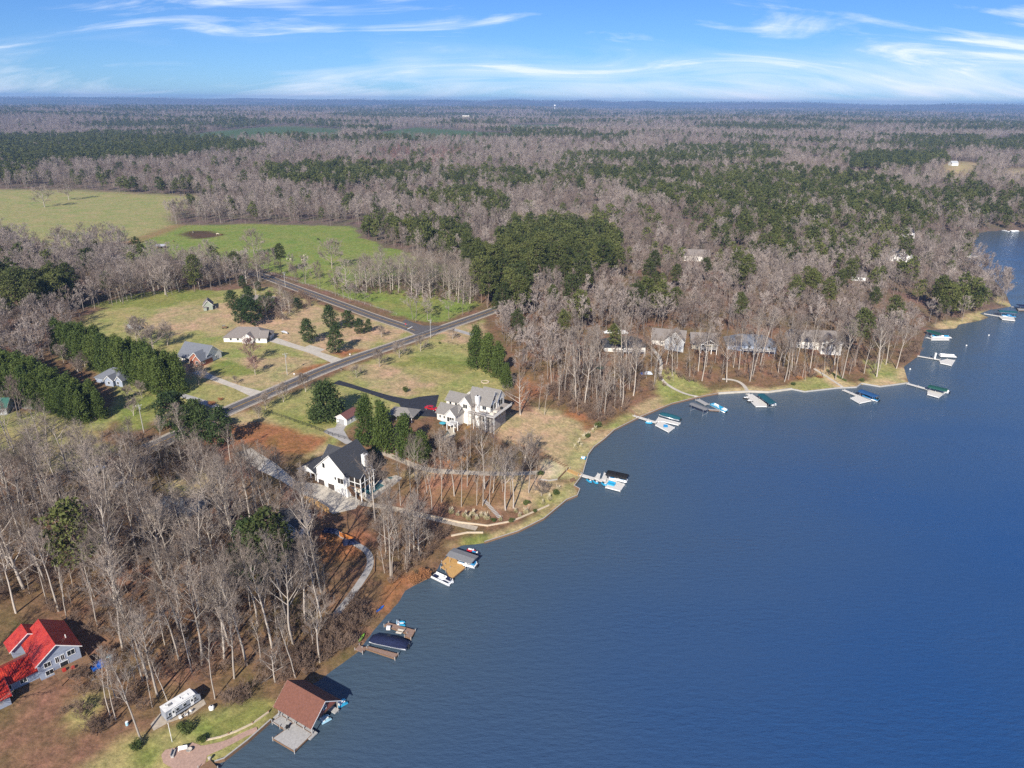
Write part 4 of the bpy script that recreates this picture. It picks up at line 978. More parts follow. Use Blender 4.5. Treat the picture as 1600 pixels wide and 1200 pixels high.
def ex_pav(h, L):
    for x in np.linspace(.4, L - .4, 4): h.box('post', M_TRIM, x - .1, x + .1, -.1, .1, -1, 2.6)
v_ = House('garden_pavilion', 'low open pavilion with grey hip roof between the evergreens and the parking court', (606, 655), (645, 661), 'pavilion')
v_.sec(0, v_.L, 0, 7.5, 2.7, 1.8, 'x', M_TANS, M_SHING, .5, True, z0=2.5); ex_pav(v_, v_.L)
for x in np.linspace(.4, v_.L - .4, 3): v_.box('post', M_TRIM, x - .1, x + .1, 7.2, 7.4, -1, 2.6)
v_.box('back_wall', M_STONE, .3, v_.L - .3, 7.0, 7.2, -1, 2.6)
def ex_dark(h, L): h.sec(L * .55, L + .5, -2.5, 5, 3.2, 2.2, 'y', M_WHITE, M_SHINGD, .4); h.win('f', -2.5, [L * .78], .8, 1.4, 1.5)
simple('dark_roof_house', 'house with dark slate roof in the trees below the yellow board fence', (424, 828), (470, 838), 9, 3.2, 3.0, M_WHITE, M_SHINGD, True, 2, ex_dark)
simple('woodland_house', 'grey roofed tan house deep in the bare woods left of the dark roofed house', (232, 812), (300, 820), 9.5, 3.0, 2.8, M_TANS, mat('slate_roof', (.10, .105, .12), .9, .2, 2, bump=.3), True, 4)
simple('green_roof_barn', 'barn with a dull green roof cut off by the left edge', (-18, 650), (12, 648), 9, 3.2, 2.4, M_GREYS, mat('green_metal_roof', (.045, .13, .10), .6, .1, 1), nf=2, cat='barn')
def ex_l1(h, L): h.deck(L * .3, L * .95, -3.2, -.05, 1.6, sides='flr'); h.win('f', 0, [L * .45, L * .7, L * .85], 2.0, 1.3, 1.6)
simple('lakefront_house', 'white lakefront house with dark roof and long deck, leftmost of the shore row', (944, 549), (1008, 553), 13, 3.4, 3.6, M_OFFW, M_SHINGD, True, 3, ex_l1)
def ex_l2(h, L): h.sec(L * .42, L, -3.5, 6, 4.6, 4.8, 'y', M_GREYS, M_SHINGT, .45, z0=-3); h.win('f', -3.5, [L * .62, L * .8], 2.2, 1.1, 1.5); h.win('f', -3.5, [L * .71], 5.4, 1.1, 1.3)
simple('lakefront_house', 'pale brick lakefront house with one broad steep gable facing the water', (1018, 537), (1068, 546), 12, 3.6, 4.4, M_OFFW, M_SHINGT, nf=2, extra=ex_l2)
def ex_l3(h, L):
    h.sec(L * .35, L + .2, -3.8, .4, 4.4, 2.6, 'y', M_WHITE, M_SHINGT, .35, z0=4.2); h.deck(L * .35, L, -3.8, -.05, 1.9, sides='flr')
    for x in np.linspace(L * .37, L, 4): h.box('porch_post', M_TRIM, x - .12, x + .12, -3.7, -3.46, -3, 4.4)
    h.box('porch_beam', M_TRIM, L * .35, L + .1, -3.76, -3.5, 4.3, 4.6)
simple('lakefront_house', 'lakefront house with white open gabled porch beside the steep brick gable', (1080, 545), (1118, 549), 13, 3.6, 4.2, M_TANS, M_SHINGT, nf=3, extra=ex_l3)
simple('lakefront_house', 'blue grey lakefront house with white trim behind the teal canopy dock', (1136, 546), (1212, 553), 13, 3.8, 4.0, M_BLUEG, M_SHINGB, True, 6, ex_l1)
def ex_l5(h, L): h.sec(L * .6, L + 1, -4.5, 5, 5.6, 2.6, 'y', M_OFFW, M_SHINGT, .4); h.win('f', -4.5, list(np.linspace(L * .64, L * .96, 4)), 1.0, 1.0, 1.4); h.win('f', -4.5, list(np.linspace(L * .64, L * .96, 4)), 3.6, 1.0, 1.4); h.win('r', L + 1, [-3, -1, 1.5], 3.4, 1, 1.4)
simple('lakefront_house', 'white two storey lakefront house with rows of windows, rightmost of the shore row', (1236, 542), (1306, 550), 13, 4.8, 4.2, M_OFFW, M_SHINGT, nf=5, extra=ex_l5)
simple('hilltop_house', 'white house under the pines at upper right, the higher of two', (1392, 372), (1428, 374), 12, 5.5, 3.6, M_WHITE, M_SHINGT, nf=5)
simple('hilltop_house', 'white gabled house under the pines at upper right, the lower of two', (1390, 408), (1426, 411), 11, 5.0, 4.2, M_WHITE, M_SHING, nf=4, ax='y')
for hx_, hy_, hr_ in ((985, 560, 4), (1045, 554, 4), (1100, 556, 4), (1175, 558, 4), (1275, 557, 4), (1410, 380, 11), (1410, 386, 10), (1408, 418, 10), (1408, 424, 9), (1085, 416, 9), (1342, 446, 7)): foot(*gnd(hx_, hy_)[:2], hr_)
simple('forest_house', 'pale gabled house glimpsed in the bare forest above the shore row', (1062, 407), (1108, 409), 11, 4.6, 3.8, M_OFFW, M_SHINGT, nf=4)
simple('road_cabin', 'white cabin in the pines above the right bend of the shore', (1330, 438), (1352, 440), 8, 3.4, 2.6, M_WHITE, M_SHINGT, nf=2)
simple('field_barn', 'small white barn beside the straw field at upper right', (1487, 259), (1497, 259), 12, 5, 4, M_WHITE, M_GREYS, nf=2, cat='barn')
def far_at(x, y):
    d = ray(x, y); d = d / np.linalg.norm(d[:2])
    for s_ in range(300, 16000, 10):
        q = np.array([0, 0, CAM_H]) + d * s_
        if q[2] < gz(q[0], q[1]): return q
    return q
q = far_at(728, 188); t = thing('tan_warehouse', 'tan industrial building far off in the forest', 'building', (q[0], q[1], gz(q[0], q[1])))
MB().box(-24, 24, -12, 12, -3, 30).build('wall', M_TANS, t); MB().box(-24.5, 24.5, -12.5, 12.5, 30, 32).build('roof', M_TRIM, t); MB().box(24.6, 60, -12, 12, -3, 24).build('annex', M_TANS, t); foot(q[0], q[1], 60)
dW = 8500; X_ = ray(867, 165); X_ = X_ / X_[1] * dW; wz = gz(X_[0], dW)
t = thing('water_tower', 'white water tower standing on the horizon', 'water tower', (X_[0], dW, wz))
hz_ = max(45.0, CAM_H + X_[2] - wz)
MB().tube([(0, 0, -2), (0, 0, hz_ - 9)], [4, 2.4], 12).build('stem', M_TRIM, t)
MB().lathe([(2.4, hz_ - 10), (10, hz_ - 5), (12, hz_), (10, hz_ + 6), (4, hz_ + 9), (.5, hz_ + 10)], 20).build('tank', M_TRIM, t)
# ------------------------------------------------------------------ docks, lifts and boats
M_DOCK = mat('pale_dock', (.62, .59, .54), .85, .08, 2.0)
M_DOCKG = mat('grey_dock', (.36, .35, .34), .85, .12, 2.0)
M_DOCKB = mat('brown_dock', (.27, .18, .14), .85, .15, 2.5)
M_ALU = mat('aluminium', (.55, .57, .60), .35, .08, 2, metal=.6)
M_HULLW = mat('white_hull', (.78, .78, .77), .35, .05, 2, spec=.5)
M_BLUEC = mat('bright_blue_vinyl', (.03, .22, .45), .5, .15, 3)
M_NAVY = mat('navy_canvas', (.012, .018, .055), .85, .25, 2, bump=.2)
M_TEALC = mat('teal_canvas', (.012, .085, .115), .8, .2, 2, bump=.2)
M_GREENC = mat('green_canvas', (.012, .075, .060), .8, .2, 2, bump=.2)
M_BLUECAN = mat('blue_canvas', (.018, .075, .20), .8, .2, 2, bump=.2)
M_BLKC = mat('black_canvas', (.012, .011, .011), .8, .2, 2, bump=.2)
M_GREYC = mat('grey_canvas', (.20, .20, .205), .7, .12, 2, bump=.2)
M_CYAN = mat('cyan_plastic', (.03, .33, .55), .45, .1, 3, spec=.5)
M_REDP = mat('red_gelcoat', (.50, .02, .03), .4, .1, 3, spec=.5)
M_LIME = mat('lime_plastic', (.28, .55, .06), .5, .1, 3)
def axis_of(a, b, z):
    p = at(*a, z); q = at(*b, z); return (p + q) / 2, math.atan2(q[1] - p[1], q[0] - p[0]), math.hypot(q[0] - p[0], q[1] - p[1])
def dock(label, walk, plats, m=None, z=.6, w=1.7, name='dock', pile_h=.5):
    m = m or M_DOCK; o = at(*walk[0], z); t = thing(name, label, 'dock', (o[0], o[1], 0))
    L = lambda p: (p[0] - o[0], p[1] - o[1])
    for a, b in zip(walk[:-1], walk[1:]):
        p = np.array(L(at(*a, z))); q = np.array(L(at(*b, z))); d = unit(q - p); n = np.array([-d[1], d[0]]) * w / 2
        MB().prism([tuple(p - n), tuple(q - n), tuple(q + n), tuple(p + n)], z - .22, z).build('walkway', m, t)
        k = max(1, int(np.linalg.norm(q - p) / 4))
        for i in range(k + 1):
            c = p + (q - p) * i / k
            for s_ in (-1, 1):
                e = c + n * s_ * 1.06; MB().tube([(e[0], e[1], -2), (e[0], e[1], z + pile_h)], .09, 6).build('pile', M_WOODG, t)
    for pl in plats:
        q = [L(at(*p, z)) for p in pl]; MB().prism(q, z - .25, z + .012).build('platform', m, t)
        for e in q: MB().tube([(e[0] * 1.0, e[1], -2), (e[0], e[1], z + pile_h)], .10, 6).build('pile', M_WOODG, t)
        c = np.mean(q, 0)
        fr = MB()
        for i in range(len(q)):
            a, b = np.array(q[i]), np.array(q[(i + 1) % len(q)]); d = unit(b - a); n = np.array([-d[1], d[0]]) * .06
            fr.prism([tuple(a - n), tuple(b - n), tuple(b + n), tuple(a + n)], z - .30, z + .05)
        fr.build('edge_board', M_TRIM if m is M_DOCK else M_WOODB, t)
    return t
def arch(L, W, z, rise, n=7, droop=.15, skirt=.25):
    """canvas canopy arched across its width"""
    rings = []
    for x in (-L / 2, -L / 2 + .25, 0, L / 2 - .25, L / 2):
        e = droop if abs(x) > L / 2 - .1 else 0
        up_ = [(x, W / 2 * -math.cos(math.pi * i / (n - 1)), z - e + rise * math.sin(math.pi * i / (n - 1)) - (skirt if i in (0, n - 1) else 0)) for i in range(n)]
        rings.append(up_ + [(p[0], p[1] * .985, p[2] - .06) for p in up_[::-1]])
    return MB().loft(rings)
def lift(label, a, b, z=2.6, W=3.2, m=None, rise=.45, name='boat_lift', flat=False):
    c, yaw, L = axis_of(a, b, z); t = thing(name, label, 'boat lift', (c[0], c[1], 0), yaw)
    if flat: MB().loft([[(-L / 2, -W / 2, z), (-L / 2, W / 2, z), (-L / 2, 0, z + rise)], [(L / 2, -W / 2, z), (L / 2, W / 2, z), (L / 2, 0, z + rise)]]).build('canopy', m, t)
    else: arch(L, W, z, rise).build('canopy', m, t)
    for x in (-L * .36, L * .36):
        for y in (-W * .46, W * .46): MB().tube([(x, y, -1.5), (x, y, z)], .06, 6).build('post', M_ALU, t)
        MB().box(x - .06, x + .06, -W * .44, W * .44, .15, .3).build('crossbar', M_ALU, t)
    for y in (-W * .46, W * .46): MB().box(-L * .42, L * .42, y - .04, y + .04, z - .2, z - .1).build('side_rail', M_ALU, t)
    return t
def pontoon(label, a, b, z=.55, seat=None, cover=None, W=2.4, name='pontoon_boat', lmax=None, trim=None, bimini=None):
    c, yaw, L = axis_of(a, b, z); L = min(L, lmax or 99); t = thing(name, label, 'boat', (c[0], c[1], z - .55), yaw)
    for y in (-W * .36, W * .36):
        MB().tube([(-L / 2, y, .18), (L * .36, y, .18), (L * .46, y, .26), (L / 2, y, .38)], [.3, .3, .22, .05], 8).build('tube', M_ALU, t, True)
    MB().box(-L / 2 + .1, L / 2 - .25, -W / 2, W / 2, .46, .58).build('deck', M_HULLW if not trim else trim, t)
    if cover:
        rings = []
        for x, hgt, wd_ in ((-L / 2, .15, .9), (-L * .42, .75, 1.0), (-L * .1, 1.05, 1.03), (L * .2, .95, 1.03), (L * .42, .7, 1.0), (L / 2, .2, .8)):
            rings.append([(x, -W / 2 * wd_, .5), (x, -W / 2 * wd_ * .96, .5 + hgt * .65), (x, -W * .2 * wd_, .55 + hgt * .95), (x, 0, .58 + hgt), (x, W * .2 * wd_, .55 + hgt * .95), (x, W / 2 * wd_ * .96, .5 + hgt * .65), (x, W / 2 * wd_, .5)])
        MB().loft(rings).build('cover', cover, t)
    else:
        for y in (-W / 2, W / 2): MB().box(-L * .44, L * .42, y - .03, y + .03, .62, 1.15).build('side_rail', trim or M_HULLW, t)
        MB().box(L * .42, L * .42 + .05, -W / 2, W / 2, .62, 1.15).build('front_rail', trim or M_HULLW, t)
        for x0, x1, y0, y1 in ((L * .12, L * .38, -W * .46, -W * .2), (L * .12, L * .38, W * .2, W * .46), (-L * .42, -L * .2, -W * .46, W * .1)):
            b_ = MB().box(x0, x1, y0, y1, .58, .95); yy = y0 if y0 < -.3 else y1; b_.box(x0, x1, yy - .07, yy + .07, .95, 1.25); b_.build('seat', seat or M_HULLW, t)
        MB().box(-L * .05, L * .03, W * .1, W * .36, .58, 1.25).build('console', M_HULLW, t)
        if bimini:
            arch(L * .42, W, 2.35, .2, 5).build('bimini', bimini, t)
            for x in (-L * .18, L * .18):
                for y in (-W * .47, W * .47): MB().tube([(x, y, 1.1), (x, y, 2.35)], .03, 5).build('bimini_post', M_ALU, t)
    m_ = MB().box(-L / 2 - .55, -L / 2 - .1, -.2, .2, .35, 1.0); m_.box(-L / 2 - .4, -L / 2 - .2, -.08, .08, -.5, .35); m_.build('motor', M_BLACK, t)
    return t
def jetski(label, x, y, yaw, body, seatm=None, z=.2):
    p = at(x, y, z); t = thing('jet_ski', label, 'jet ski', (p[0], p[1], z - .1), yaw)
    prof = [(-1.45, .50, .05, .45), (-.7, .56, 0, .55), (.3, .54, 0, .62), (1.0, .36, .1, .66), (1.5, .06, .3, .55)]
    MB().loft([[(x_, -w, zb), (x_, -w * .9, zt), (x_, w * .9, zt), (x_, w, zb)] for x_, w, zb, zt in prof]).build('hull', body, t, False)
    MB().loft([[(-1.1, -.2, .5), (-1.1, -.16, .8), (-1.1, .16, .8), (-1.1, .2, .5)], [(.1, -.2, .5), (.1, -.16, .92), (.1, .16, .92), (.1, .2, .5)]]).build('seat', seatm or M_BLACK, t)
    MB().tube([(.35, -.4, 1.05), (.3, 0, 1.0), (.35, .4, 1.05)], .05, 6).build('handlebar', M_BLACK, t); MB().box(.25, .8, -.2, .2, .6, .98).build('cowl', M_HULLW, t); return t
def kayak(label, p, yaw, m, L=3.2, name='kayak', W=.38):
    t = thing(name, label, 'kayak', p, yaw)
    MB().loft([[(x_ * L, -w * W, .26), (x_ * L, -w * W * .6, .04 + .1 * (1 - w)), (x_ * L, w * W * .6, .04 + .1 * (1 - w)), (x_ * L, w * W, .26), (x_ * L, 0, .36)] for x_, w in ((-.5, .05), (-.35, .7), (-.1, 1), (.15, 1), (.38, .6), (.5, .05))]).build('hull', m, t)
    MB().lathe([(.3, .30), (.34, .40), (.26, .40), (.2, .32)], 10).build('cockpit_rim', M_BLACK, t); return t
def pedalo(label, p, yaw, m, name='pedal_boat'):
    t = thing(name, label, 'pedal boat', p, yaw)
    for y in (-.62, .62): MB().loft([[(x_, y - .3, .1), (x_, y + .3, .1), (x_, y + .3 * w, .1 + .42 * h_), (x_, y - .3 * w, .1 + .42 * h_)] for x_, w, h_ in ((-1.1, .8, 1), (.6, .9, 1), (1.2, .6, .5))]).build('float', m, t)
    MB().box(-1.0, .8, -.5, .5, .25, .42).build('footwell', M_HULLW, t)
    for y in (-.45, .45): MB().box(-.9, -.35, y - .28, y + .28, .42, .7).box(-.98, -.84, y - .28, y + .28, .7, 1.15).build('seat', M_HULLW, t)
    return t
# dock with the black canopy
dock('long pale dock with several floats below the sand beach', [(905, 741), (929, 748), (948, 752)], [[(947, 747), (976, 757), (969, 767), (946, 761)], [(929, 747), (934, 740), (938, 741), (936, 750)], [(940, 749), (944, 739), (948, 740), (948, 752)]])
lift('boat lift with black canopy at the long pale dock', (948, 738), (981, 745), 2.8, 3.6, M_BLKC, .5)
pontoon('blue and white pontoon boat under the black canopy', (951, 746), (981, 751), .7, M_BLUEC, None, lmax=7.5, trim=M_HULLW)
for i, (x, y, mm, lb) in enumerate(((921, 752, M_CYAN, 'blue jet ski nearest the shore on the long pale dock'), (931, 754, M_CYAN, 'blue jet ski in the middle of the row on the long pale dock'), (944, 757, M_CYAN, 'blue jet ski farthest from shore on the long pale dock'))): jetski(lb, x, y, R(-62), mm, M_BLACK, .35)
p_ = at(955, 757, .62); t = thing('dock_bench', 'blue cushioned bench box on the long pale dock', 'bench', p_, R(-30)); MB().box(-1.4, 1.4, -.8, .8, 0, .5).build('seat', M_CYAN, t); MB().box(-1.4, 1.4, .6, .8, .5, .95).build('backrest', M_CYAN, t)
pedalo('cyan and white pedal boat pulled up on the tan shore point', gnd(912, 716), R(70), M_CYAN)
# green covered boat
dock('pale Y shaped dock at the foot of the wooden steps', [(990, 649), (1012, 656), (1026, 660)], [[(1024, 664), (1031, 658), (1054, 668), (1045, 675)], [(1024, 659), (1029, 652), (1063, 661), (1060, 664), (1034, 658)]])
pontoon('pontoon boat under dark teal cover beside the Y shaped dock', (1063, 655), (1031, 646), .9, None, M_TEALC, 2.8)
jetski('blue and white jet ski on the Y shaped dock', 1014, 661, R(-20), M_CYAN, M_HULLW, .3); p_ = at(1040, 667, .65); t = thing('dock_bench', 'blue bench on the Y shaped dock', 'bench', p_); MB().box(-.9, .9, -.5, .5, 0, .45).build('seat', M_BLUEC, t); MB().box(-.9, .9, .35, .5, .45, .9).build('backrest', M_BLUEC, t)
# grey canopy and blue pontoon
dock('narrow grey walkway dock beside the grey canopy', [(1090, 624), (1105, 632)], [[(1106, 641), (1107, 639), (1124, 640), (1124, 642)]], M_DOCKG, w=2.4)
lift('boat lift with flat pale grey canopy', (1080, 630), (1106, 640), 3.0, 3.4, M_GREYC, .3, flat=True)
pontoon('bright blue pontoon boat with white seats tied beside the grey canopy', (1135, 643), (1111, 631), .5, M_HULLW, None, trim=M_CYAN)
# teal canopy
dock('white dock in front of the straw bank', [(1168, 615), (1178, 621)], [[(1166, 620), (1175, 616), (1198, 631), (1198, 635), (1181, 635)]])
lift('boat lift with deep teal canopy at the white dock', (1189, 616), (1209, 631), 2.6, 3.6, M_TEALC, .5); pontoon('white boat poking out below the deep teal canopy', (1191, 622), (1213, 635), .7, M_HULLW, None, lmax=8)
for x, y, lb in ((1166, 623, 'dark jet ski left of the white dock, nearer the shore'), (1172, 628, 'dark jet ski left of the white dock, farther out')): jetski(lb, x, y, R(-30), M_BLACK, M_HULLW, .3)
# blue canopy
dock('pale dock with square float below the clipped hedge', [(1318, 609), (1342, 619)], [[(1329, 622), (1341, 618), (1361, 626), (1343, 630)]], M_DOCK)
lift('boat lift with bright blue canopy', (1344, 610), (1371, 620), 2.8, 3.6, M_BLUECAN, .55); pontoon('dark boat with white tubes under the bright blue canopy', (1374, 626), (1347, 617), .7, M_BLACK, None, trim=M_BLUEC, lmax=8)
# green canopy on the point
dock('pale dock reaching out from the grassy point', [(1418, 599), (1450, 608)], [[(1450, 608), (1477, 613), (1467, 621), (1449, 616)]]); lift('boat lift with dark green canopy off the grassy point', (1451, 603), (1481, 610), 2.7, 3.8, M_GREENC, .5)
pontoon('white boat under the dark green canopy off the grassy point', (1483, 613), (1455, 606), .7, M_HULLW, None, lmax=8); p_ = at(1461, 613, .62); t = thing('patio_umbrella', 'closed dark umbrella on the dock off the grassy point', 'umbrella', p_); MB().tube([(0, 0, 0), (0, 0, 2.4)], .05).build('pole', M_TRIM, t); MB().tube([(0, 0, .9), (0, 0, 1.2), (0, 0, 2.4)], [.05, .18, .05], 8).build('canopy', M_NAVY, t)
# white open lift
dock('thin grey dock with pale float in the small cove', [(1434, 556), (1469, 562)], [[(1468, 564), (1480, 561), (1492, 563), (1487, 571), (1469, 567)]], w=1.4); pontoon('white pontoon boat with pale seats at the small cove dock', (1494, 557), (1467, 555), .9, M_HULLW, None, W=3.0)
p_ = at(1460, 561, .6); t = thing('dock_pylon', 'tall white pylon on the small cove dock', 'post', p_); MB().box(-.35, .35, -.35, .35, 0, 3.4).build('shaft', M_TRIM, t); MB().box(-.5, .5, -.5, .5, 3.4, 3.55).build('cap', M_TRIM, t)
lift('boat lift with green canopy tucked against the brushy bank', (1450, 516), (1471, 523), 2.8, 4.0, M_GREENC, .5); pontoon('white and cyan boat beside the green canopy at the brushy bank', (1486, 527), (1454, 526), .8, M_CYAN, None, W=3.0)
dock('white dock under the green canopy at the brushy bank', [(1448, 527), (1455, 529)], [[(1455, 528), (1483, 529), (1483, 531), (1455, 531)]])
dock('pale dock and float beyond the pine trees', [(1538, 490), (1562, 494)], [[(1560, 494), (1584, 496), (1586, 501), (1566, 499)]]); lift('boat lift with long teal roof beyond the pine trees', (1560, 486), (1588, 488), 3.2, 5.0, M_TEALC, .7, flat=True)
pontoon('dark boat under the long teal roof', (1588, 495), (1564, 492), .7, M_BLACK, None, trim=M_BLUEC)
dock('dark dock cut off by the right edge', [(1580, 479), (1606, 481)], [[(1588, 481), (1606, 480), (1606, 485), (1592, 485)]], M_DOCKG); lift('boat lift with dark canopy cut off by the right edge', (1590, 477), (1608, 478), 3, 4.5, M_NAVY, .6)
dock('bare white dock far up the right shore', [(1508, 400), (1531, 401)], [[(1512, 399), (1530, 400), (1530, 403), (1512, 402)]], w=1.6)
pontoon('small dark boat moored at the far red bank', (1566, 360), (1577, 362), .5, M_BLACK, None, W=2.6); pontoon('small white boat moored at the far red bank', (1579, 361), (1592, 361), .5, M_HULLW, None, W=2.6)
# navy covered pontoon, near
dock('brown plank dock around the navy covered boat', [(558, 1011), (570, 1016)], [[(566, 1012), (575, 1010), (622, 1022), (617, 1029)], [(600, 977), (607, 973), (649, 985), (642, 998), (632, 994), (636, 990)]], M_DOCKB, .65)
pontoon('large pontoon boat under navy cover in the brown plank dock', (637, 1009), (579, 997), 1.0, None, M_NAVY, 2.9)
pedalo('cyan pedal boat on the far side of the brown plank dock', at(626, 976, .1), R(10), M_CYAN); p_ = at(607, 983, .66); t = thing('dock_box', 'white storage box on the brown plank dock', 'box', p_); MB().box(-.5, .5, -.4, .4, 0, .7).build('body', M_HULLW, t); MB().box(-.53, .53, -.43, .43, .7, .8).build('lid', M_HULLW, t)
for x, y, lb in ((627, 986, 'pale lounge chair on the brown plank dock, nearer the lake'), (624, 990, 'pale lounge chair on the brown plank dock, nearer the boat')):
    p_ = at(x, y, .66); t = thing('lounge_chair', lb, 'chair', p_, R(-15)); MB().box(-.9, .5, -.3, .3, .25, .35).build('seat', M_CREAM, t); MB().slab([(.5, -.3, .35), (1.0, -.3, .85), (1.0, .3, .85), (.5, .3, .35)], .08).build('backrest', M_CREAM, t)
    for a_ in (-.8, .4):
        for b_ in (-.25, .25): MB().box(a_ - .03, a_ + .03, b_ - .03, b_ + .03, 0, .25).build('leg', M_ALU, t)
kayak('lime green kayak on the bank by the brown plank dock', gnd(565, 997), R(75), M_LIME, 3.4)
# wooden deck dock
dock('new yellow wooden deck dock with grey canopy', [(692, 884), (700, 889)], [[(690, 878), (703, 866), (727, 887), (704, 906)]], M_WOOD, .7)
lift('boat lift with dark grey canopy beside the yellow wooden deck', (703, 862), (742, 875), 2.8, 4.6, M_GREYC, .4, flat=True); pontoon('white boat with blue motor under the grey canopy', (744, 884), (716, 876), .7, M_BLUEC, None, lmax=7)
pontoon('white pontoon boat with blue seats moored left of the yellow wooden deck', (676, 898), (706, 912), .5, M_NAVY, None, W=2.5, bimini=None)
jetski('red and white jet ski beside the grey canopy', 737, 861, R(-25), M_REDP, M_HULLW); jetski('dark jet ski in front of the red jet ski', 743, 865, R(-25), M_NAVY, M_BLUEC)
# boathouse float and boats
dock('weathered grey float in front of the boathouse', [(430, 1124), (442, 1131)], [[(425, 1127), (440, 1118), (458, 1129), (444, 1139)], [(426, 1154), (446, 1140), (459, 1129), (488, 1147), (460, 1174)]], M_WOODG, .72)
p_ = at(449, 1139, .75); t = thing('deck_chair', 'dark folding chair on the weathered grey float', 'chair', p_); MB().box(-.3, .3, -.3, .3, .38, .45).build('seat', M_BLACK, t); MB().box(-.3, .3, .25, .32, .45, .95).build('backrest', M_BLACK, t)
for a_ in (-.25, .25):
    for b_ in (-.25, .25): MB().box(a_ - .03, a_ + .03, b_ - .03, b_ + .03, 0, .38).build('leg', M_BLACK, t)
pedalo('pale pedal boat under the open end of the boathouse', at(508, 1125, .1), R(40), M_LBLUE); pedalo('cyan pedal boat at the far corner of the boathouse', at(534, 1100, .1), R(40), M_CYAN)
# buoys
for x, y, lb in ((1422, 577, 'white mooring buoy nearest the grassy point'), (1545, 524, 'small white buoy out in the blue water'), (1510, 540, 'tiny white buoy off the small cove')):
    p_ = at(x, y, 0); t = thing('mooring_buoy', lb, 'buoy', p_); MB().lathe([(.05, -.5), (.35, -.25), (.45, .1), (.3, .4), (.05, .5)], 12).build('float', M_TRIM, t, True); MB().tube([(0, 0, .45), (0, 0, .8)], .04).build('staff', M_TRIM, t)
# ------------------------------------------------------------------ the woods beyond the houses
rngF = np.random.default_rng(4)
SETTLED = [(140, 488), (230, 470), (330, 455), (420, 440), (480, 455), (560, 480), (640, 505), (700, 505), (745, 494), (772, 500), (800, 560), (805, 598), (850, 600), (930, 560), (1130, 560), (1330, 568), (1420, 540), (1446, 520), (1460, 560), (1420, 640), (900, 800), (640, 1000), (360, 1300), (-400, 1300), (-400, 655), (40, 655), (90, 560)]
OPEN_LAND = [z[2] for z in ZONES[:13]]
PINE_PX = [(.97, [(-50, 229), (150, 222), (330, 222), (400, 232), (420, 244), (330, 247), (250, 257), (100, 260), (-50, 272)]), (.7, [(-50, 262), (70, 262), (50, 288), (-50, 292)]),
 (.96, [(775, 385), (800, 362), (940, 366), (968, 395), (965, 440), (880, 455), (790, 445)]), (.85, [(600, 362), (690, 365), (740, 390), (765, 425), (745, 440), (690, 405), (610, 385)]),
 (.75, [(730, 440), (800, 440), (840, 462), (815, 500), (770, 505), (735, 470)]), (.68, [(950, 287), (1010, 274), (1200, 270), (1400, 292), (1440, 314), (1430, 345), (1330, 370), (1230, 365), (1130, 340), (1000, 325)]),
 (.42, [(1090, 345), (1330, 365), (1440, 345), (1460, 365), (1400, 420), (1330, 440), (1250, 420), (1130, 390)]), (1, [(1318, 252), (1360, 247), (1470, 247), (1482, 259), (1430, 268), (1330, 267)]),
 (.8, [(400, 282), (520, 276), (640, 279), (640, 291), (520, 299), (420, 297)]), (.5, [(680, 286), (800, 276), (920, 281), (915, 301), (800, 306), (700, 301)]),
 (.6, [(640, 322), (740, 304), (800, 330), (790, 352), (700, 342)]), (.65, [(860, 253), (1100, 241), (1230, 251), (1200, 263), (960, 263), (870, 261)]), (.6, [(100, 310), (180, 300), (300, 300), (320, 306), (200, 312)]),
 (.8, [(0, 470), (40, 440), (110, 455), (125, 485), (60, 500), (0, 505)]), (.75, [(1450, 500), (1465, 478), (1500, 476), (1545, 484), (1520, 496), (1470, 505)]), (.7, [(560, 365), (590, 362), (610, 385), (575, 378)])]
BARE_PX = [[(620, 262), (700, 245), (860, 262), (860, 275), (700, 275)], [(980, 330), (1080, 345), (1100, 400), (980, 420), (960, 380)], [(320, 300), (560, 305), (560, 350), (330, 345)]]
pts = []
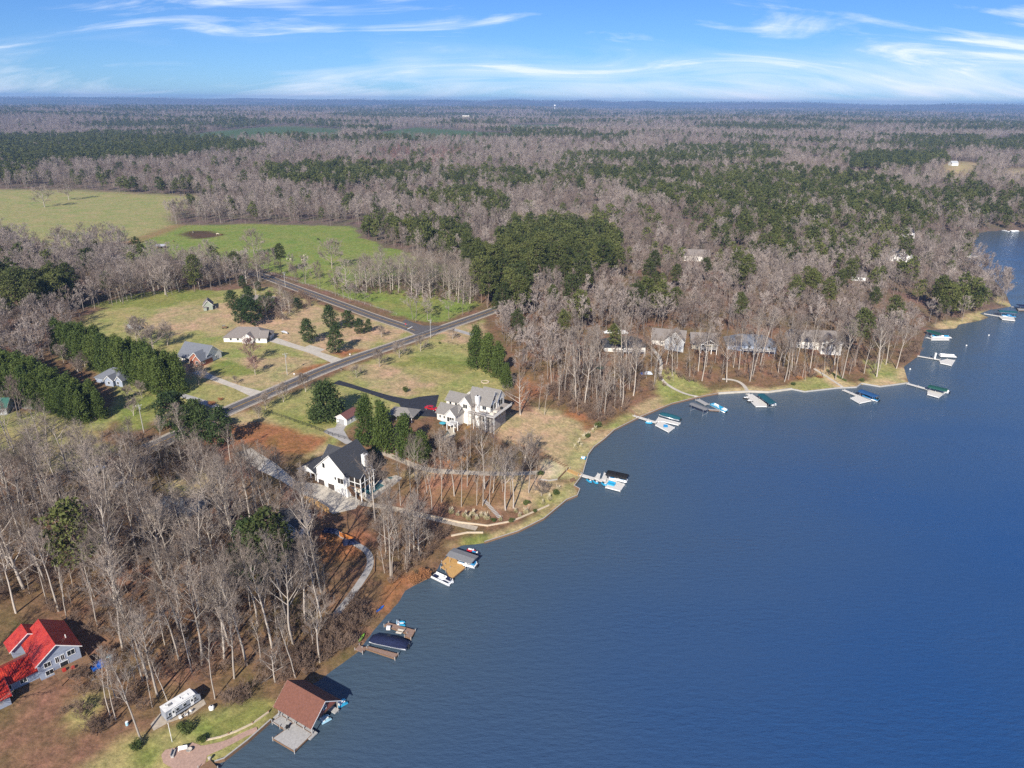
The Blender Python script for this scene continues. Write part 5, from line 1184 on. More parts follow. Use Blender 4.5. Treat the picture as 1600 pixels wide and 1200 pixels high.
def ring(d0, d1, sp, sc):
    a = np.arange(-1.6 * d1, 1.6 * d1, sp) if d1 < 600 else np.arange(-.95 * d1 - 80, .95 * d1 + 80, sp)
    b = np.arange(max(0, d0 * .5), d1, sp); X, Y = np.meshgrid(a, b); x = X.ravel() + rngF.uniform(-.5, .5, X.size) * sp; y = Y.ravel() + rngF.uniform(-.5, .5, X.size) * sp
    D = np.hypot(x, y); k = (D >= d0) & (D < d1) & (np.abs(x) < y * .86 + 90); x, y = x[k], y[k]; z = terrain(x, y)
    px, py = project(x, y, z); k = (px > -90) & (px < 1690); x, y, z, px, py = x[k], y[k], z[k], px[k], py[k]
    ok = ~inpoly(SETTLED, px, py)
    for q in OPEN_LAND:
        mx_, mn_ = max(p[1] for p in q), min(p[1] for p in q)
        kk = ok & (py < mx_) & (py > mn_)
        if kk.any():
            w = np.where(kk)[0]; ok[w] &= ~inpoly(q, px[w], py[w])
    x, y, z, px, py = x[ok], y[ok], z[ok], px[ok], py[ok]
    if d1 < 1500:
        ok = free(x, y, 1.5); x, y, z, px, py = x[ok], y[ok], z[ok], px[ok], py[ok]
    D = np.hypot(x, y)
    far_p = fbm(x / 520.0, y / 300.0, 61, 4); pr = np.where(far_p > .57, .85, np.where(far_p > .53, .25, .03)) * sstep(700, 1500, D) + .045 * (1 - sstep(700, 1500, D))
    clump = np.where(fbm(x / 34., y / 34., 71, 3) > .47, 1.0, .35)
    for pq, q in PINE_PX: pr = np.where(inpoly(q, px, py), pq if pq > .9 else pq * 1.25 * clump, pr)
    for q in BARE_PX: pr = np.where(inpoly(q, px, py), .04, pr)
    pine = rngF.uniform(size=len(x)) < pr
    dn = fbm(x / 45., y / 45., 91, 3) + .25 * (rngF.uniform(size=len(x)) - .5); gap = (dn < .60) | pine | (D > 2500)
    x, y, z, px, py, D, pine = x[gap], y[gap], z[gap], px[gap], py[gap], D[gap], pine[gap]
    s = sc * np.where(pine, 1.12, 1.06) * rngF.uniform(.62, 1.2, len(x)) * np.where(fbm(x / 60., y / 60., 77, 2) > .5, 1.0, .88)
    pts.append(np.stack([x, y, z, pine, s, px, py, D], 1))
ring(150, 620, 6.5, .95); ring(620, 1100, 7.4, .95); ring(1100, 2000, 9.5, 1.0); ring(2000, 3600, 15, 1.12); ring(3600, 6800, 26, 1.5); ring(6800, 12500, 44, 1.9); ring(12500, 19500, 60, 1.35)
FP = np.concatenate(pts)
FAR_B = Kind('far_hardwood', [bare_tree(200 + i, 19 + i % 4, 4.6, .34, 9, 5, 4, 3, r=.21, tw=.115, far=True) for i in range(6)], M_BARKF, M_TWIG_FAR)
FAR_D = Kind('far_brown_hardwood', [bare_tree(240 + i, 16 + 2 * (i % 3), 4.2, .30, 9, 5, 4, 3, r=.18, tw=.10, far=True) for i in range(4)], M_BARKF, M_TWIG_DK)
FAR_R = Kind('far_red_hardwood', [bare_tree(220 + i, 17 + i % 3, 4.4, .34, 9, 5, 4, 3, r=.21, tw=.115, far=True) for i in range(2)], M_BARKF, M_TWIG_RED)
FAR_P = Kind('far_pine', [pine_tree(230 + i, 18 + i % 3, 3.9, .34, 26, 16, 1.0, 1.5, far=True) for i in range(5)], M_PINEBARK, M_NEED)
def source_collection(name, kind):
    c = bpy.data.collections.new(name)
    for i, (t, k) in enumerate(kind.m):
        # one joined shape with both materials per variant
        nv = len(t.vertices); vt = np.empty(nv * 3, np.float32); t.vertices.foreach_get('co', vt); vk = np.empty(len(k.vertices) * 3, np.float32); k.vertices.foreach_get('co', vk)
        ft = np.empty(len(t.loops), np.int32); t.loops.foreach_get('vertex_index', ft); fk = np.empty(len(k.loops), np.int32); k.loops.foreach_get('vertex_index', fk)
        me = new_mesh(name, np.concatenate([vt, vk]).reshape(-1, 3), np.concatenate([ft, fk + nv]).reshape(-1, 4), t.materials[0])
        me.materials.append(k.materials[0]); mi = np.zeros(len(me.polygons), np.int32); mi[len(t.polygons):] = 1; me.polygons.foreach_set('material_index', mi)
        o = bpy.data.objects.new('%s_%02d' % (name, i), me); c.objects.link(o)
    return c
def instancer(name, label, src, nvar, P, S, rng, cat=None, squash=None):
    me = bpy.data.meshes.new(name); n = len(P); me.vertices.add(n); me.vertices.foreach_set('co', P.astype(np.float32).ravel())
    for an, tp, val in (('idx', 'INT', rng.integers(0, nvar, n)), ('rz', 'FLOAT', rng.uniform(0, 6.28, n)), ('scl', 'FLOAT', S)):
        a = me.attributes.new(an, tp, 'POINT'); a.data.foreach_set('value', val.astype(np.int32 if tp == 'INT' else np.float32))
    o = link(name, me); g = bpy.data.node_groups.new(name, 'GeometryNodeTree')
    g.interface.new_socket('Geometry', in_out='INPUT', socket_type='NodeSocketGeometry'); g.interface.new_socket('Geometry', in_out='OUTPUT', socket_type='NodeSocketGeometry')
    N = g.nodes.new; gi = N('NodeGroupInput'); go = N('NodeGroupOutput'); ip = N('GeometryNodeInstanceOnPoints'); ci = N('GeometryNodeCollectionInfo')
    ci.inputs['Collection'].default_value = src; ci.inputs['Separate Children'].default_value = True; ci.inputs['Reset Children'].default_value = True
    ip.inputs['Pick Instance'].default_value = True
    def attr(nm, tp):
        k = N('GeometryNodeInputNamedAttribute'); k.data_type = tp; k.inputs['Name'].default_value = nm; return k.outputs['Attribute']
    cx_ = N('ShaderNodeCombineXYZ'); g.links.new(attr('rz', 'FLOAT'), cx_.inputs[2]); sx = N('ShaderNodeCombineXYZ')
    sc_ = attr('scl', 'FLOAT')
    for i in range(3): g.links.new(sc_, sx.inputs[i])
    e2r = N('FunctionNodeEulerToRotation'); g.links.new(cx_.outputs[0], e2r.inputs[0])
    g.links.new(gi.outputs[0], ip.inputs['Points']); g.links.new(ci.outputs[0], ip.inputs['Instance']); g.links.new(attr('idx', 'INT'), ip.inputs['Instance Index'])
    g.links.new(e2r.outputs[0], ip.inputs['Rotation']); g.links.new(sx.outputs[0], ip.inputs['Scale']); g.links.new(ip.outputs[0], go.inputs[0])
    md = o.modifiers.new('scatter', 'NODES'); md.node_group = g
    return tag(o, label, cat, None, 'stuff')
isp = FP[:, 3] > .5
red = (~isp) & inpoly([(540, 268), (600, 240), (720, 236), (720, 262), (620, 272)], FP[:, 5], FP[:, 6]) & (rngF.uniform(size=len(FP)) < .4)
bare = (~isp) & ~red
NEAR_D = 470.0
nearb = bare & (FP[:, 7] < NEAR_D); nearp = isp & (FP[:, 7] < NEAR_D + 60)
# ------------------------------------------------------------------ trees around the houses, one by one
prng = random.Random(11)
REG = []     # (root, kind words, x, y)
def tree(kind, x, y, s=1.0, words='', name='hardwood_tree', cat='tree', label=None, var=None, sz=None, px=True, rz=None):
    if name == 'hardwood_tree': name = {K_OAK: 'spreading_tree', K_SLIM: 'slim_tree', K_SMALL: 'small_tree'}.get(kind, name)
    if px: x, y, _ = gnd(x, y)
    r = place(kind, name, x, y, s, prng, var, sz, rz)
    if label: tag(r, label, cat)
    else: REG.append((r, words, cat, x, y))
    return r
W_BARE = 'tall bare grey hardwood'; W_OAK = 'broad spreading bare tree'; W_SLIM = 'slim pale bare tree'; W_SMALL = 'small bare yard tree'; W_PINE = 'tall dark green pine'; W_YARD = 'bushy dark yard pine'; W_CYP = 'dense dark green cypress'
# named and solitary trees
tree(K_MAG, 512, 654, 1.32, label='large round dark evergreen beside the black fence and small garage', name='magnolia_tree', sz=.95)
tree(K_LEY, 574, 694, 1.4, label='dense evergreen right of the maroon garage, leftmost of three', name='evergreen_tree'); tree(K_LEY, 600, 702, 1.42, label='dense evergreen right of the maroon garage, middle of three', name='evergreen_tree')
tree(K_LEY, 634, 712, 1.3, label='dense evergreen next to the dark garden pool, rightmost of three', name='evergreen_tree', sz=.9); tree(K_LEY, 659, 718, 1.15, label='low round evergreen just in front of the dark garden pool', name='evergreen_tree', sz=.75)
for i, (x, y, s, lb) in enumerate(((745, 574, 1.55, 'dense evergreen at the lawn edge, leftmost of the row by the junction drive'), (763, 580, 1.5, 'dense evergreen at the lawn edge, second of the row by the junction drive'), (779, 590, 1.25, 'dense evergreen at the lawn edge, third of the row above the grey roofed house'), (791, 606, .9, 'short dense evergreen at the lawn edge nearest the red clay bank'))): tree(K_LEY, x, y, s, label=lb, name='evergreen_tree')
for x, y, s in ((397, 509, 1.35), (380, 505, 1.3), (366, 484, 1.1), (412, 492, 1.0), (425, 486, .9), (390, 486, 1.2), (311, 418, .55), (484, 537, 1.1), (524, 552, 1.2), (520, 516, 1.15), (545, 512, .95), (562, 522, .75), (575, 519, .6), (466, 483, .65), (405, 455, .6), (380, 450, .7)): tree(K_FULLP, x, y, s, W_YARD, 'pine_tree')
for x, y, s in ((266, 670, 1.45), (296, 692, 1.3), (322, 688, 1.2), (342, 697, 1.25), (282, 654, 1.1), (308, 668, 1.15)): tree(K_FULLP, x, y, s, W_YARD, 'pine_tree')
tree(K_PINE, 140, 925, 1.4, label='leaning green pine standing alone in the left bare woods', name='pine_tree', var=1); tree(K_PINE, 432, 915, 1.4, label='green pine in front of the dark roofed house in the woods', name='pine_tree', var=3); tree(K_FULLP, 405, 905, 1.7, label='lower green pine beside the taller one by the dark roofed house', name='pine_tree')
ORDW = 'first second third fourth fifth sixth seventh eighth ninth tenth eleventh twelfth thirteenth fourteenth fifteenth sixteenth seventeenth eighteenth nineteenth twentieth'.split()
def row(a, b, n, off, lab, s0, s1):
    p = np.array(gnd(*a)[:2]); q = np.array(gnd(*b)[:2]); d = unit(q - p); nn = np.array([-d[1], d[0]])
    for i in range(n):
        s = s0 + (s1 - s0) * i / (n - 1)
        for k, o in enumerate(off):
            c = p + (q - p) * (i + .5 * k) / (n - 1) + nn * (o + prng.uniform(-.6, .6)); r = tree(K_LEY, c[0], c[1], s * prng.uniform(.92, 1.1), px=False, name='cypress_tree', label='x'); tag(r, 'dark cypress, %s from left in the %s line of the %s' % (ORDW[i], ('far', 'near')[k == 0], lab), 'tree', lab)
row((-30, 596), (142, 655), 18, (-3, 3), 'left edge evergreen row', 1.4, 1.02)
row((104, 550), (264, 614), 16, (-2.6, 2.6), 'evergreen row behind the cottage', 1.2, 1.3)
for x, y, s in ((593, 573, .95), (624, 559, 1.0), (657, 549, .9), (443, 628, .95), (478, 612, .9), (557, 590, .7), (707, 530, .7), (311, 601, 1.15), (596, 527, .7), (790, 0, 0), (225, 541, 1.6), (240, 548, 1.4), (214, 535, 1.3), (262, 540, 1.3), (330, 520, .0), (425, 590, 0), (415, 640, .8), (405, 655, .6)):
    if s: tree(K_SMALL, x, y, s * 1.4, W_SMALL, 'small_tree')
tree(K_REDT, 394, 568, 1.55, label='reddish round bare tree in front of the white hip roofed house', name='ornamental_tree'); tree(K_REDT, 399, 586, 1.1, label='low reddish bare tree beside the pole and clay strip', name='ornamental_tree')
tree(K_REDT, 276, 452, 1.6, label='reddish bare tree at the back edge of the far lawn', name='ornamental_tree'); tree(K_SMALL, 369, 600, .55, label='tiny round tree on the lawn by the concrete drive', name='small_tree')
for x, y, s, lb in ((398, 400, 1.1, 'lone bare tree in the green pasture above the road'), (519, 420, 1.2, 'lone bare tree in the middle of the green pasture'), (70, 324, 1.35, 'lone bare tree in the pale field, left of two'), (108, 313, 1.35, 'lone bare tree in the pale field, right of two'), (97, 395, 1.05, 'round bare tree at the lower edge of the pale field'), (5, 394, 1.4, 'wide bare tree at the left edge below the pale field')): tree(K_OAKF, x, y, s, label=lb, name='spreading_tree')
# the wooded slope above the shore, stem by stem
for x, y, k, s in ((675, 797, K_SLIM, 1.15), (710, 775, K_BARE, .92), (721, 792, K_SLIM, 1.0), (754, 790, K_BARE, .9), (758, 764, K_BARE, 1.0), (790, 797, K_BARE, 1.05), (802, 794, K_BARE, 1.0), (798, 778, K_SLIM, 1.0), (826, 770, K_BARE, .82), (836, 767, K_SLIM, .85), (813, 648, K_OAK, 1.0), (842, 640, K_SLIM, .9), (851, 648, K_SLIM, .8), (587, 818, K_BARE, 1.02), (626, 790, K_SLIM, 1.05), (641, 776, K_BARE, .85), (690, 752, K_SLIM, .95), (610, 903, K_BARE, .95), (632, 890, K_SLIM, .95), (640, 880, K_BARE, .85), (655, 868, K_OAK, .6), (700, 720, K_SMALL, 1.3), (735, 715, K_SLIM, .8), (770, 725, K_SLIM, .9), (690, 705, K_SMALL, 1.3), (745, 700, K_BARE, .9), (820, 722, K_SMALL, 1.7), (730, 760, K_SLIM, 1.0), (765, 790, K_SLIM, 1.0), (690, 785, K_SLIM, 1.1), (650, 750, K_BARE, .85), (615, 830, K_BARE, .95), (470, 775, K_SLIM, .7), (395, 745, K_OAK, .6), (360, 722, K_BARE, .6), (412, 752, K_SLIM, .7), (440, 770, K_BARE, .7), (372, 738, K_SLIM, .7), (455, 765, K_SLIM, .6), (420, 760, K_BARE, .6),
                 (745, 790, K_SLIM, .8), (770, 770, K_BARE, .8), (815, 760, K_SLIM, .8), (846, 775, K_SMALL, 1.0), (667, 770, K_SLIM, .8), (655, 800, K_SLIM, .8)):
    tree(k, x, y, s, {K_SLIM: W_SLIM, K_BARE: W_BARE, K_OAK: W_OAK, K_SMALL: W_SMALL}[k])
for x, y, k, s in ((221, 1157, K_BARE, .95), (336, 1092, K_SLIM, 1.05), (366, 1060, K_BARE, .98), (262, 1095, K_SLIM, .9), (246, 1086, K_BARE, .98), (238, 1105, K_SLIM, .75), (181, 1125, K_SLIM, .85), (172, 1118, K_SLIM, .9), (92, 955, K_BARE, .95), (105, 968, K_SLIM, .85), (25, 958, K_BARE, .95), (407, 1035, K_SLIM, .9), (430, 1066, K_OAK, .55), (-70, 1165, K_BARE, 1.0), (-45, 1135, K_OAK, .9), (-110, 1110, K_BARE, 1.0), (350, 1030, K_BARE, 1.05), (300, 1050, K_SLIM, 1.1), (280, 1030, K_BARE, 1.0)):
    tree(k, x, y, s, {K_SLIM: W_SLIM, K_BARE: W_BARE, K_OAK: W_OAK}[k])
# belts and groves
srng = np.random.default_rng(21)
GROVES = [([(-60, 790), (60, 775), (200, 775), (232, 835), (310, 835), (340, 800), (400, 800), (420, 850), (480, 850), (505, 900), (525, 955), (505, 1040), (470, 1066), (430, 1060), (350, 1040), (320, 1062), (240, 1068), (190, 1085), (140, 1000), (130, 960), (60, 940), (-60, 960)], 7.6, (K_BARE, .60, K_SLIM, .32, K_OAK, .08), 1.2),
 ([(-60, 690), (60, 685), (140, 735), (180, 730), (250, 765), (200, 775), (60, 785), (-60, 795)], 9.0, (K_OAK, .6, K_BARE, .4), 1.0), ([(140, 1066), (170, 1062), (205, 1092), (212, 1140), (165, 1135), (145, 1110)], 7.5, (K_SLIM, .6, K_BARE, .4), .95), ([(185, 700), (250, 690), (330, 700), (350, 722), (300, 760), (250, 765)], 8.5, (K_OAK, .4, K_BARE, .4, K_SLIM, .2), .62), ([(350, 745), (440, 775), (430, 800), (340, 790)], 8, (K_BARE, .6, K_SLIM, .4), .75),
 ([(580, 838), (640, 828), (700, 836), (700, 850), (682, 872), (640, 895), (604, 920), (590, 880), (592, 850)], 7, (K_BARE, .5, K_SLIM, .5), .85), ([(850, 600), (930, 565), (945, 600), (985, 632), (940, 658), (905, 640), (870, 628)], 6.6, (K_BARE, .6, K_SLIM, .4), 1.1),
 ([(960, 566), (1130, 562), (1330, 570), (1400, 562), (1408, 575), (1370, 592), (1330, 594), (1240, 598), (1130, 598), (1062, 598), (985, 626)], 8.9, (K_BARE, .65, K_SLIM, .35), 1.12),
 ([(520, 452), (560, 440), (640, 432), (735, 440), (748, 478), (700, 472), (640, 464), (570, 460)], 7.8, (K_BARE, .35, K_OAK, .65), 1.0), ([(150, 462), (230, 432), (330, 428), (420, 434), (440, 450), (330, 450), (230, 466), (165, 482)], 10.5, (K_OAK, .7, K_BARE, .3), .92),
 ([(400, 468), (440, 462), (470, 490), (440, 505), (405, 500)], 9, (K_OAK, .5, K_SMALL, .5), .6), ([(205, 398), (300, 405), (330, 412), (240, 412)], 13, (K_OAK, .7, K_BARE, .3), .6), ([(95, 560), (140, 575), (150, 590), (110, 590)], 8, (K_SMALL, 1), 1.2), ([(190, 615), (225, 622), (215, 650), (185, 650)], 7, (K_SMALL, .6, K_SLIM, .4), 1.0)]
WD = {K_SLIM: W_SLIM, K_BARE: W_BARE, K_OAK: W_OAK, K_SMALL: W_SMALL}
for poly, sp, mix, sc in GROVES:
    for x, y in scatter(world_poly(poly), sp, srng):
        u = srng.uniform(); acc = 0
        for k, p_ in zip(mix[::2], mix[1::2]):
            acc += p_
            if u <= acc: break
        tree(k, x, y, sc * srng.uniform(.8, 1.12), WD[k], px=False)
nb = sum(1 for r in REG if r[1] in WD.values()) + 12
order = np.where(nearb)[0][np.argsort(FP[nearb][:, 7])]
take = order[:max(0, 300 - nb)]
for i in take: tree(K_BARE, FP[i, 0], FP[i, 1], FP[i, 4] * 1.12, W_BARE, px=False)
indb = np.zeros(len(FP), bool); indb[take] = True
npn = sum(1 for r in REG if r[1] in (W_PINE, W_YARD))
order = np.where(nearp)[0][np.argsort(FP[nearp][:, 7])]; take = order[:max(0, 290 - npn)]
for i in take: tree(K_PINE, FP[i, 0], FP[i, 1], FP[i, 4] * 1.25, W_PINE, 'pine_tree', px=False)
indp = np.zeros(len(FP), bool); indp[take] = True
print('individual bare', nb, indb.sum(), 'pines', npn, indp.sum())
# undergrowth under the near woods
K_BRUSH = Kind('brush', [bare_tree(300 + i, 2.6 + .5 * i, 1.3, .12, 6, 4, 4, 3, r=.06, tw=.03, stems=4, a1=(25, 60)) for i in range(4)], M_BRUSH, M_BRUSH)
BR = []
for poly, sp in (([(-60, 790), (60, 775), (200, 775), (400, 800), (480, 850), (525, 955), (505, 1050), (430, 1070), (350, 1050), (320, 1066), (240, 1072), (190, 1085), (140, 1000), (60, 940), (-60, 960)], 3.4), ([(100, 1055), (160, 1055), (230, 1092), (212, 1140), (130, 1150), (95, 1135), (100, 1090)], 3.2), ([(430, 1075), (500, 1040), (560, 1005), (580, 960), (540, 930), (500, 980)], 1.9), ([(570, 800), (700, 825), (700, 850), (640, 895), (604, 920), (590, 850)], 2.8), ([(850, 610), (930, 570), (985, 632), (950, 662), (915, 655), (870, 635)], 2.6), ([(960, 566), (1330, 572), (1400, 565), (1370, 585), (1240, 594), (1062, 598), (990, 620)], 5),
                 ([(185, 690), (330, 700), (350, 722), (300, 760), (185, 745)], 3.4), ([(520, 452), (640, 432), (745, 445), (748, 476), (570, 460)], 4), ([(420, 455), (470, 462), (500, 475), (440, 500), (405, 500)], 4.5), ([(1400, 560), (1440, 535), (1448, 520), (1438, 556), (1415, 572)], 2.2), ([(340, 1095), (385, 1080), (390, 1100), (360, 1110)], 1.6), ([(640, 690), (740, 690), (760, 720), (650, 735)], 3.2)):
    BR += [(x, y) for x, y in scatter(world_poly(poly), sp, srng)]
BR = np.array(BR)
SP = []
for poly, sp in (([(-60, 790), (60, 775), (200, 775), (400, 800), (480, 850), (525, 955), (505, 1050), (430, 1065), (350, 1045), (320, 1062), (240, 1068), (190, 1080), (140, 1000), (60, 940), (-60, 960)], 7), ([(-60, 690), (60, 690), (140, 735), (250, 765), (200, 775), (60, 785), (-60, 795)], 9.5), ([(185, 700), (330, 700), (350, 722), (300, 760), (250, 765)], 8), ([(585, 838), (640, 828), (700, 836), (690, 865), (604, 918), (590, 860)], 6), ([(850, 600), (930, 565), (985, 632), (940, 658), (870, 628)], 5), ([(960, 566), (1330, 570), (1400, 562), (1370, 588), (1240, 596), (1062, 596), (985, 622)], 8), ([(640, 740), (800, 750), (830, 770), (790, 792), (650, 785)], 8)):
    SP += scatter(world_poly(poly), sp, srng)
SP = np.array(SP)
tag(ground, None)
# ------------------------------------------------------------------ walls, fences, poles, vehicles, animals, garden things
def seawall(label, i0, i1, m, hgt=.85, w=.32):
    pts = [np.array(SHORE[i]) for i in range(i0, i1 + 1)]; c = pts[len(pts) // 2]; t = thing('seawall', label, 'seawall', (c[0], c[1], 0))
    pl = resample(pts, 3.0); d = np.gradient(pl, axis=0); d /= np.linalg.norm(d, axis=1)[:, None] + 1e-9; n = np.stack([-d[:, 1], d[:, 0]], 1) * w / 2
    rings = [[(a[0] + k[0] - c[0], a[1] + k[1] - c[1], -.8), (a[0] - k[0] - c[0], a[1] - k[1] - c[1], -.8), (a[0] - k[0] - c[0], a[1] - k[1] - c[1], hgt), (a[0] + k[0] - c[0], a[1] + k[1] - c[1], hgt)] for a, k in zip(pl, n)]
    MB().loft(rings).build('wall', m, t)
    cap = [[(r[0][0] * 1, r[0][1], hgt), (r[1][0], r[1][1], hgt), (r[1][0], r[1][1], hgt + .06), (r[0][0], r[0][1], hgt + .06)] for r in rings]
    MB().loft(cap).build('cap_board', M_WOODG, t); return t
def sidx(x, y): return min(range(NS), key=lambda i: (SHORE_PX[i][0] - x) ** 2 + (SHORE_PX[i][1] - y) ** 2)
seawall('timber seawall along the lawn beside the rust roofed boathouse', 0, sidx(424, 1128), M_WOODB); seawall('low pale seawall around the straw coloured shore below the slope', sidx(757, 849), sidx(897, 761), M_WOODB, .7)
seawall('dark seawall from the long pale dock round the tan point', sidx(897, 761), sidx(1000, 653), M_WOODB, .7); seawall('dark seawall curving below the green bank to the grey canopy', sidx(1000, 653), sidx(1122, 616), M_WOODB, .7)
seawall('pale concrete seawall in front of the straw bank', sidx(1122, 616), sidx(1237, 609), M_CONC, .9, .5); seawall('low seawall below the hedge and blue canopy', sidx(1237, 609), sidx(1420, 599), M_WOODG, .6)
def run_posts(pts, step): return resample([np.array(p[:2]) for p in pts], step)
def rail_fence(name, label, px, m, hgt=1.3, rails=(.35, .8, 1.2), step=2.6, pw=.06):
    w = gxy(px); c = w[0]; t = thing(name, label, 'fence', c); pl = run_posts(w, step); zs = terrain(pl[:, 0], pl[:, 1])
    for a, z in zip(pl, zs): MB().box(a[0] - c[0] - pw, a[0] - c[0] + pw, a[1] - c[1] - pw, a[1] - c[1] + pw, z - c[2] - .3, z - c[2] + hgt).build('post', m, t)
    for r in rails: MB().tube([(a[0] - c[0], a[1] - c[1], z - c[2] + r) for a, z in zip(pl, zs)], .035, 4).build('rail', m, t)
    return t
rail_fence('rail_fence', 'long black rail fence between the lawn and the red clay lot', [(400, 639), (440, 652), (480, 666), (520, 681), (556, 692)], M_BLACK, 1.4, (.3, .55, .8, 1.05, 1.3), 2.4)
rail_fence('rail_fence', 'thin wire fence along the pasture side of the road', [(395, 419), (440, 433), (500, 452), (560, 472), (620, 492)], M_WOODG, 1.1, (.5, 1.0), 6)
rail_fence('rail_fence', 'wooden rail fence on the bank above the navy covered boat', [(586, 962), (602, 938), (624, 912)], M_WOODB, 1.1, (.5, 1.0), 2.0); rail_fence('rail_fence', 'brown garden fence beside the curving concrete walk', [(524, 900), (545, 885), (566, 868)], M_WOODB, 1.2, (.4, .8, 1.15), 1.6)
rail_fence('rail_fence', 'dark rail across the lawn above the junction drive', [(700, 535), (715, 540), (727, 547)], M_BLACK, .9, (.8,), 3)
def board_fence(label, px, hgt=1.9, m=None, bw=.28):
    m = m or M_WOOD; w = gxy(px); c = w[0]; t = thing('board_fence', label, 'fence', c); pl = run_posts(w, bw); zs = terrain(pl[:, 0], pl[:, 1]); me = None
    for a, b, z in zip(pl[:-1], pl[1:], zs):
        yw = math.atan2(b[1] - a[1], b[0] - a[0])
        if me is None: k = MB().box(.01, bw - .02, -.02, .02, -.4, hgt); me = new_mesh('board', k.v, k.f, m)
        link('board', me, t, (a[0] - c[0], a[1] - c[1], z - c[2]), yw)
    for a, z in zip(pl[::8], zs[::8]): MB().box(a[0] - c[0] - .06, a[0] - c[0] + .06, a[1] - c[1] + .03, a[1] - c[1] + .15, z - c[2] - .4, z - c[2] + hgt + .1).build('post', m, t)
    return t
board_fence('new yellow board fence below the concrete yard of the farmhouse, left run', [(471, 781), (490, 788)], 2.2); board_fence('new yellow board fence below the concrete yard of the farmhouse, right run', [(493, 789), (515, 803)], 2.2)
board_fence('orange board wall beside the garden tent in the woods', [(531, 838), (552, 846)], 1.6, mat('orange_boards', (.55, .20, .05), .7, .1, 3)); board_fence('short tan board fence below the pergola', [(725, 673), (745, 662)], 1.2)
board_fence('dark timber retaining wall at the end of the sand beach', [(872, 750), (888, 733)], .9, M_WOODB); board_fence('low timber edge along the foot of the sand beach', [(843, 750), (858, 752), (871, 750)], .6, M_WOODG)
def low_wall(label, px, m, hgt=.5, w=.4, posts=0):
    ln = gxy(px); c = ln[0]; t = thing('garden_wall', label, 'wall', c); pl = resample(ln, 1.2); z = terrain(pl[:, 0], pl[:, 1]) - c[2]
    d = np.gradient(pl, axis=0); d /= np.linalg.norm(d, axis=1)[:, None] + 1e-9; n = np.stack([-d[:, 1], d[:, 0]], 1) * w / 2; q = pl - np.array(c[:2])
    MB().loft([[(a[0] + k[0], a[1] + k[1], h_ - .3), (a[0] - k[0], a[1] - k[1], h_ - .3), (a[0] - k[0], a[1] - k[1], h_ + hgt), (a[0] + k[0], a[1] + k[1], h_ + hgt)] for a, k, h_ in zip(q, n, z)]).build('wall', m, t)
    if posts:
        for a, h_ in list(zip(q, z))[::posts]: MB().box(a[0] - .12, a[0] + .12, a[1] - .12, a[1] + .12, h_ - .2, h_ + hgt + .35).build('post', M_WOODB, t)
    return t
M_LIME_ST = mat('pale_stone', (.55, .45, .33), .9, .15, 3, bump=.3)
low_wall('pale stone garden wall above the shore lawn below the slope', [(632, 797), (680, 808), (720, 817), (762, 822), (800, 815), (835, 800), (858, 790)], M_LIME_ST, .45); low_wall('short pale wall beside the lower gravel path', [(705, 838), (730, 833), (755, 833)], M_LIME_ST, .5)
low_wall('low pale wall with short posts along the paver walk', [(322, 1157), (345, 1152), (370, 1143), (395, 1131), (420, 1113)], M_LIME_ST, .3, .35, 3); low_wall('brown timber edge of the dry bed near the wooden steps', [(800, 690), (830, 702), (850, 712)], M_WOODB, .3, .25)
low_wall('clipped dark hedge beside the garden walk', [(1292, 579), (1306, 588), (1322, 596)], M_SHRUB, .8, .9); low_wall('timber edge on the slope above the curving walk', [(556, 960), (556, 930), (585, 895), (586, 870)], M_WOODB, .5, .25)
def steps(label, a, b, n, w, m):
    p = np.array(gnd(*a)[:2]); q = np.array(gnd(*b)[:2]); c = gnd(*a); t = thing('garden_steps', label, 'steps', c); yw = math.atan2(q[1] - p[1], q[0] - p[0])
    for i in range(n):
        s = p + (q - p) * i / (n - 1); z = gz(*s) - c[2]; o = MB().box(-.18, .18, -w / 2, w / 2, -.2, .16).build('tread', m, t, loc=(s[0] - c[0], s[1] - c[1], z), rz=yw)
    return t
steps('log steps down the tan slope beside the sand beach', (832, 700), (884, 728), 16, 1.8, M_WOODB); steps('timber steps leading down to the Y shaped dock', (977, 634), (996, 650), 12, 1.6, M_WOODB); steps('plank steps between the farmhouse slope and the shore planting', (757, 782), (780, 808), 14, 1.4, M_WOODG)
dock('sandy boardwalk from the beach steps to the long pale dock', [(888, 734), (906, 742)], [], M_WOOD, .75, 1.8, 'boardwalk', .9)
# utility poles
def pole(label, x, y, hgt=11.0, arm=True, lamp=False):
    p = gnd(x, y); t = thing('utility_pole', label, 'utility pole', p, R(30))
    MB().tube([(0, 0, -.5), (0, 0, hgt)], [.17, .11], 8).build('shaft', M_WOODG, t)
    if arm:
        MB().box(-1.1, 1.1, -.06, .06, hgt - .8, hgt - .65).build('crossarm', M_WOODG, t)
        for s_ in (-1, 0, 1): MB().lathe([(.05, hgt - .65), (.08, hgt - .5), (.04, hgt - .4)], 8, (s_ * .95, 0)).build('insulator', M_TRIM, t)
        MB().lathe([(.22, hgt - 2.3), (.24, hgt - 2.2), (.24, hgt - 1.4), (.15, hgt - 1.3)], 10, (.38, 0)).build('transformer', M_ALU, t)
    return t
pole('utility pole beside the clay strip and the main road', 449, 586); pole('utility pole at the road junction', 673, 528, 10.5); pole('pale pole on the bright green lawn near the road end', 225, 676, 12.0); pole('utility pole beside the side road by the pasture', 446, 449, 10.5); pole('utility pole at the far end of the side road', 258, 415, 9)
p_ = gnd(269, 1159); t = thing('flag_pole', 'thin white pole in front of the travel trailer', 'pole', p_); MB().tube([(0, 0, -.3), (0, 0, 5.2)], .06, 8).build('shaft', M_TRIM, t); MB().lathe([(.02, 5.15), (.1, 5.25), (.02, 5.35)], 8).build('finial', M_TRIM, t)
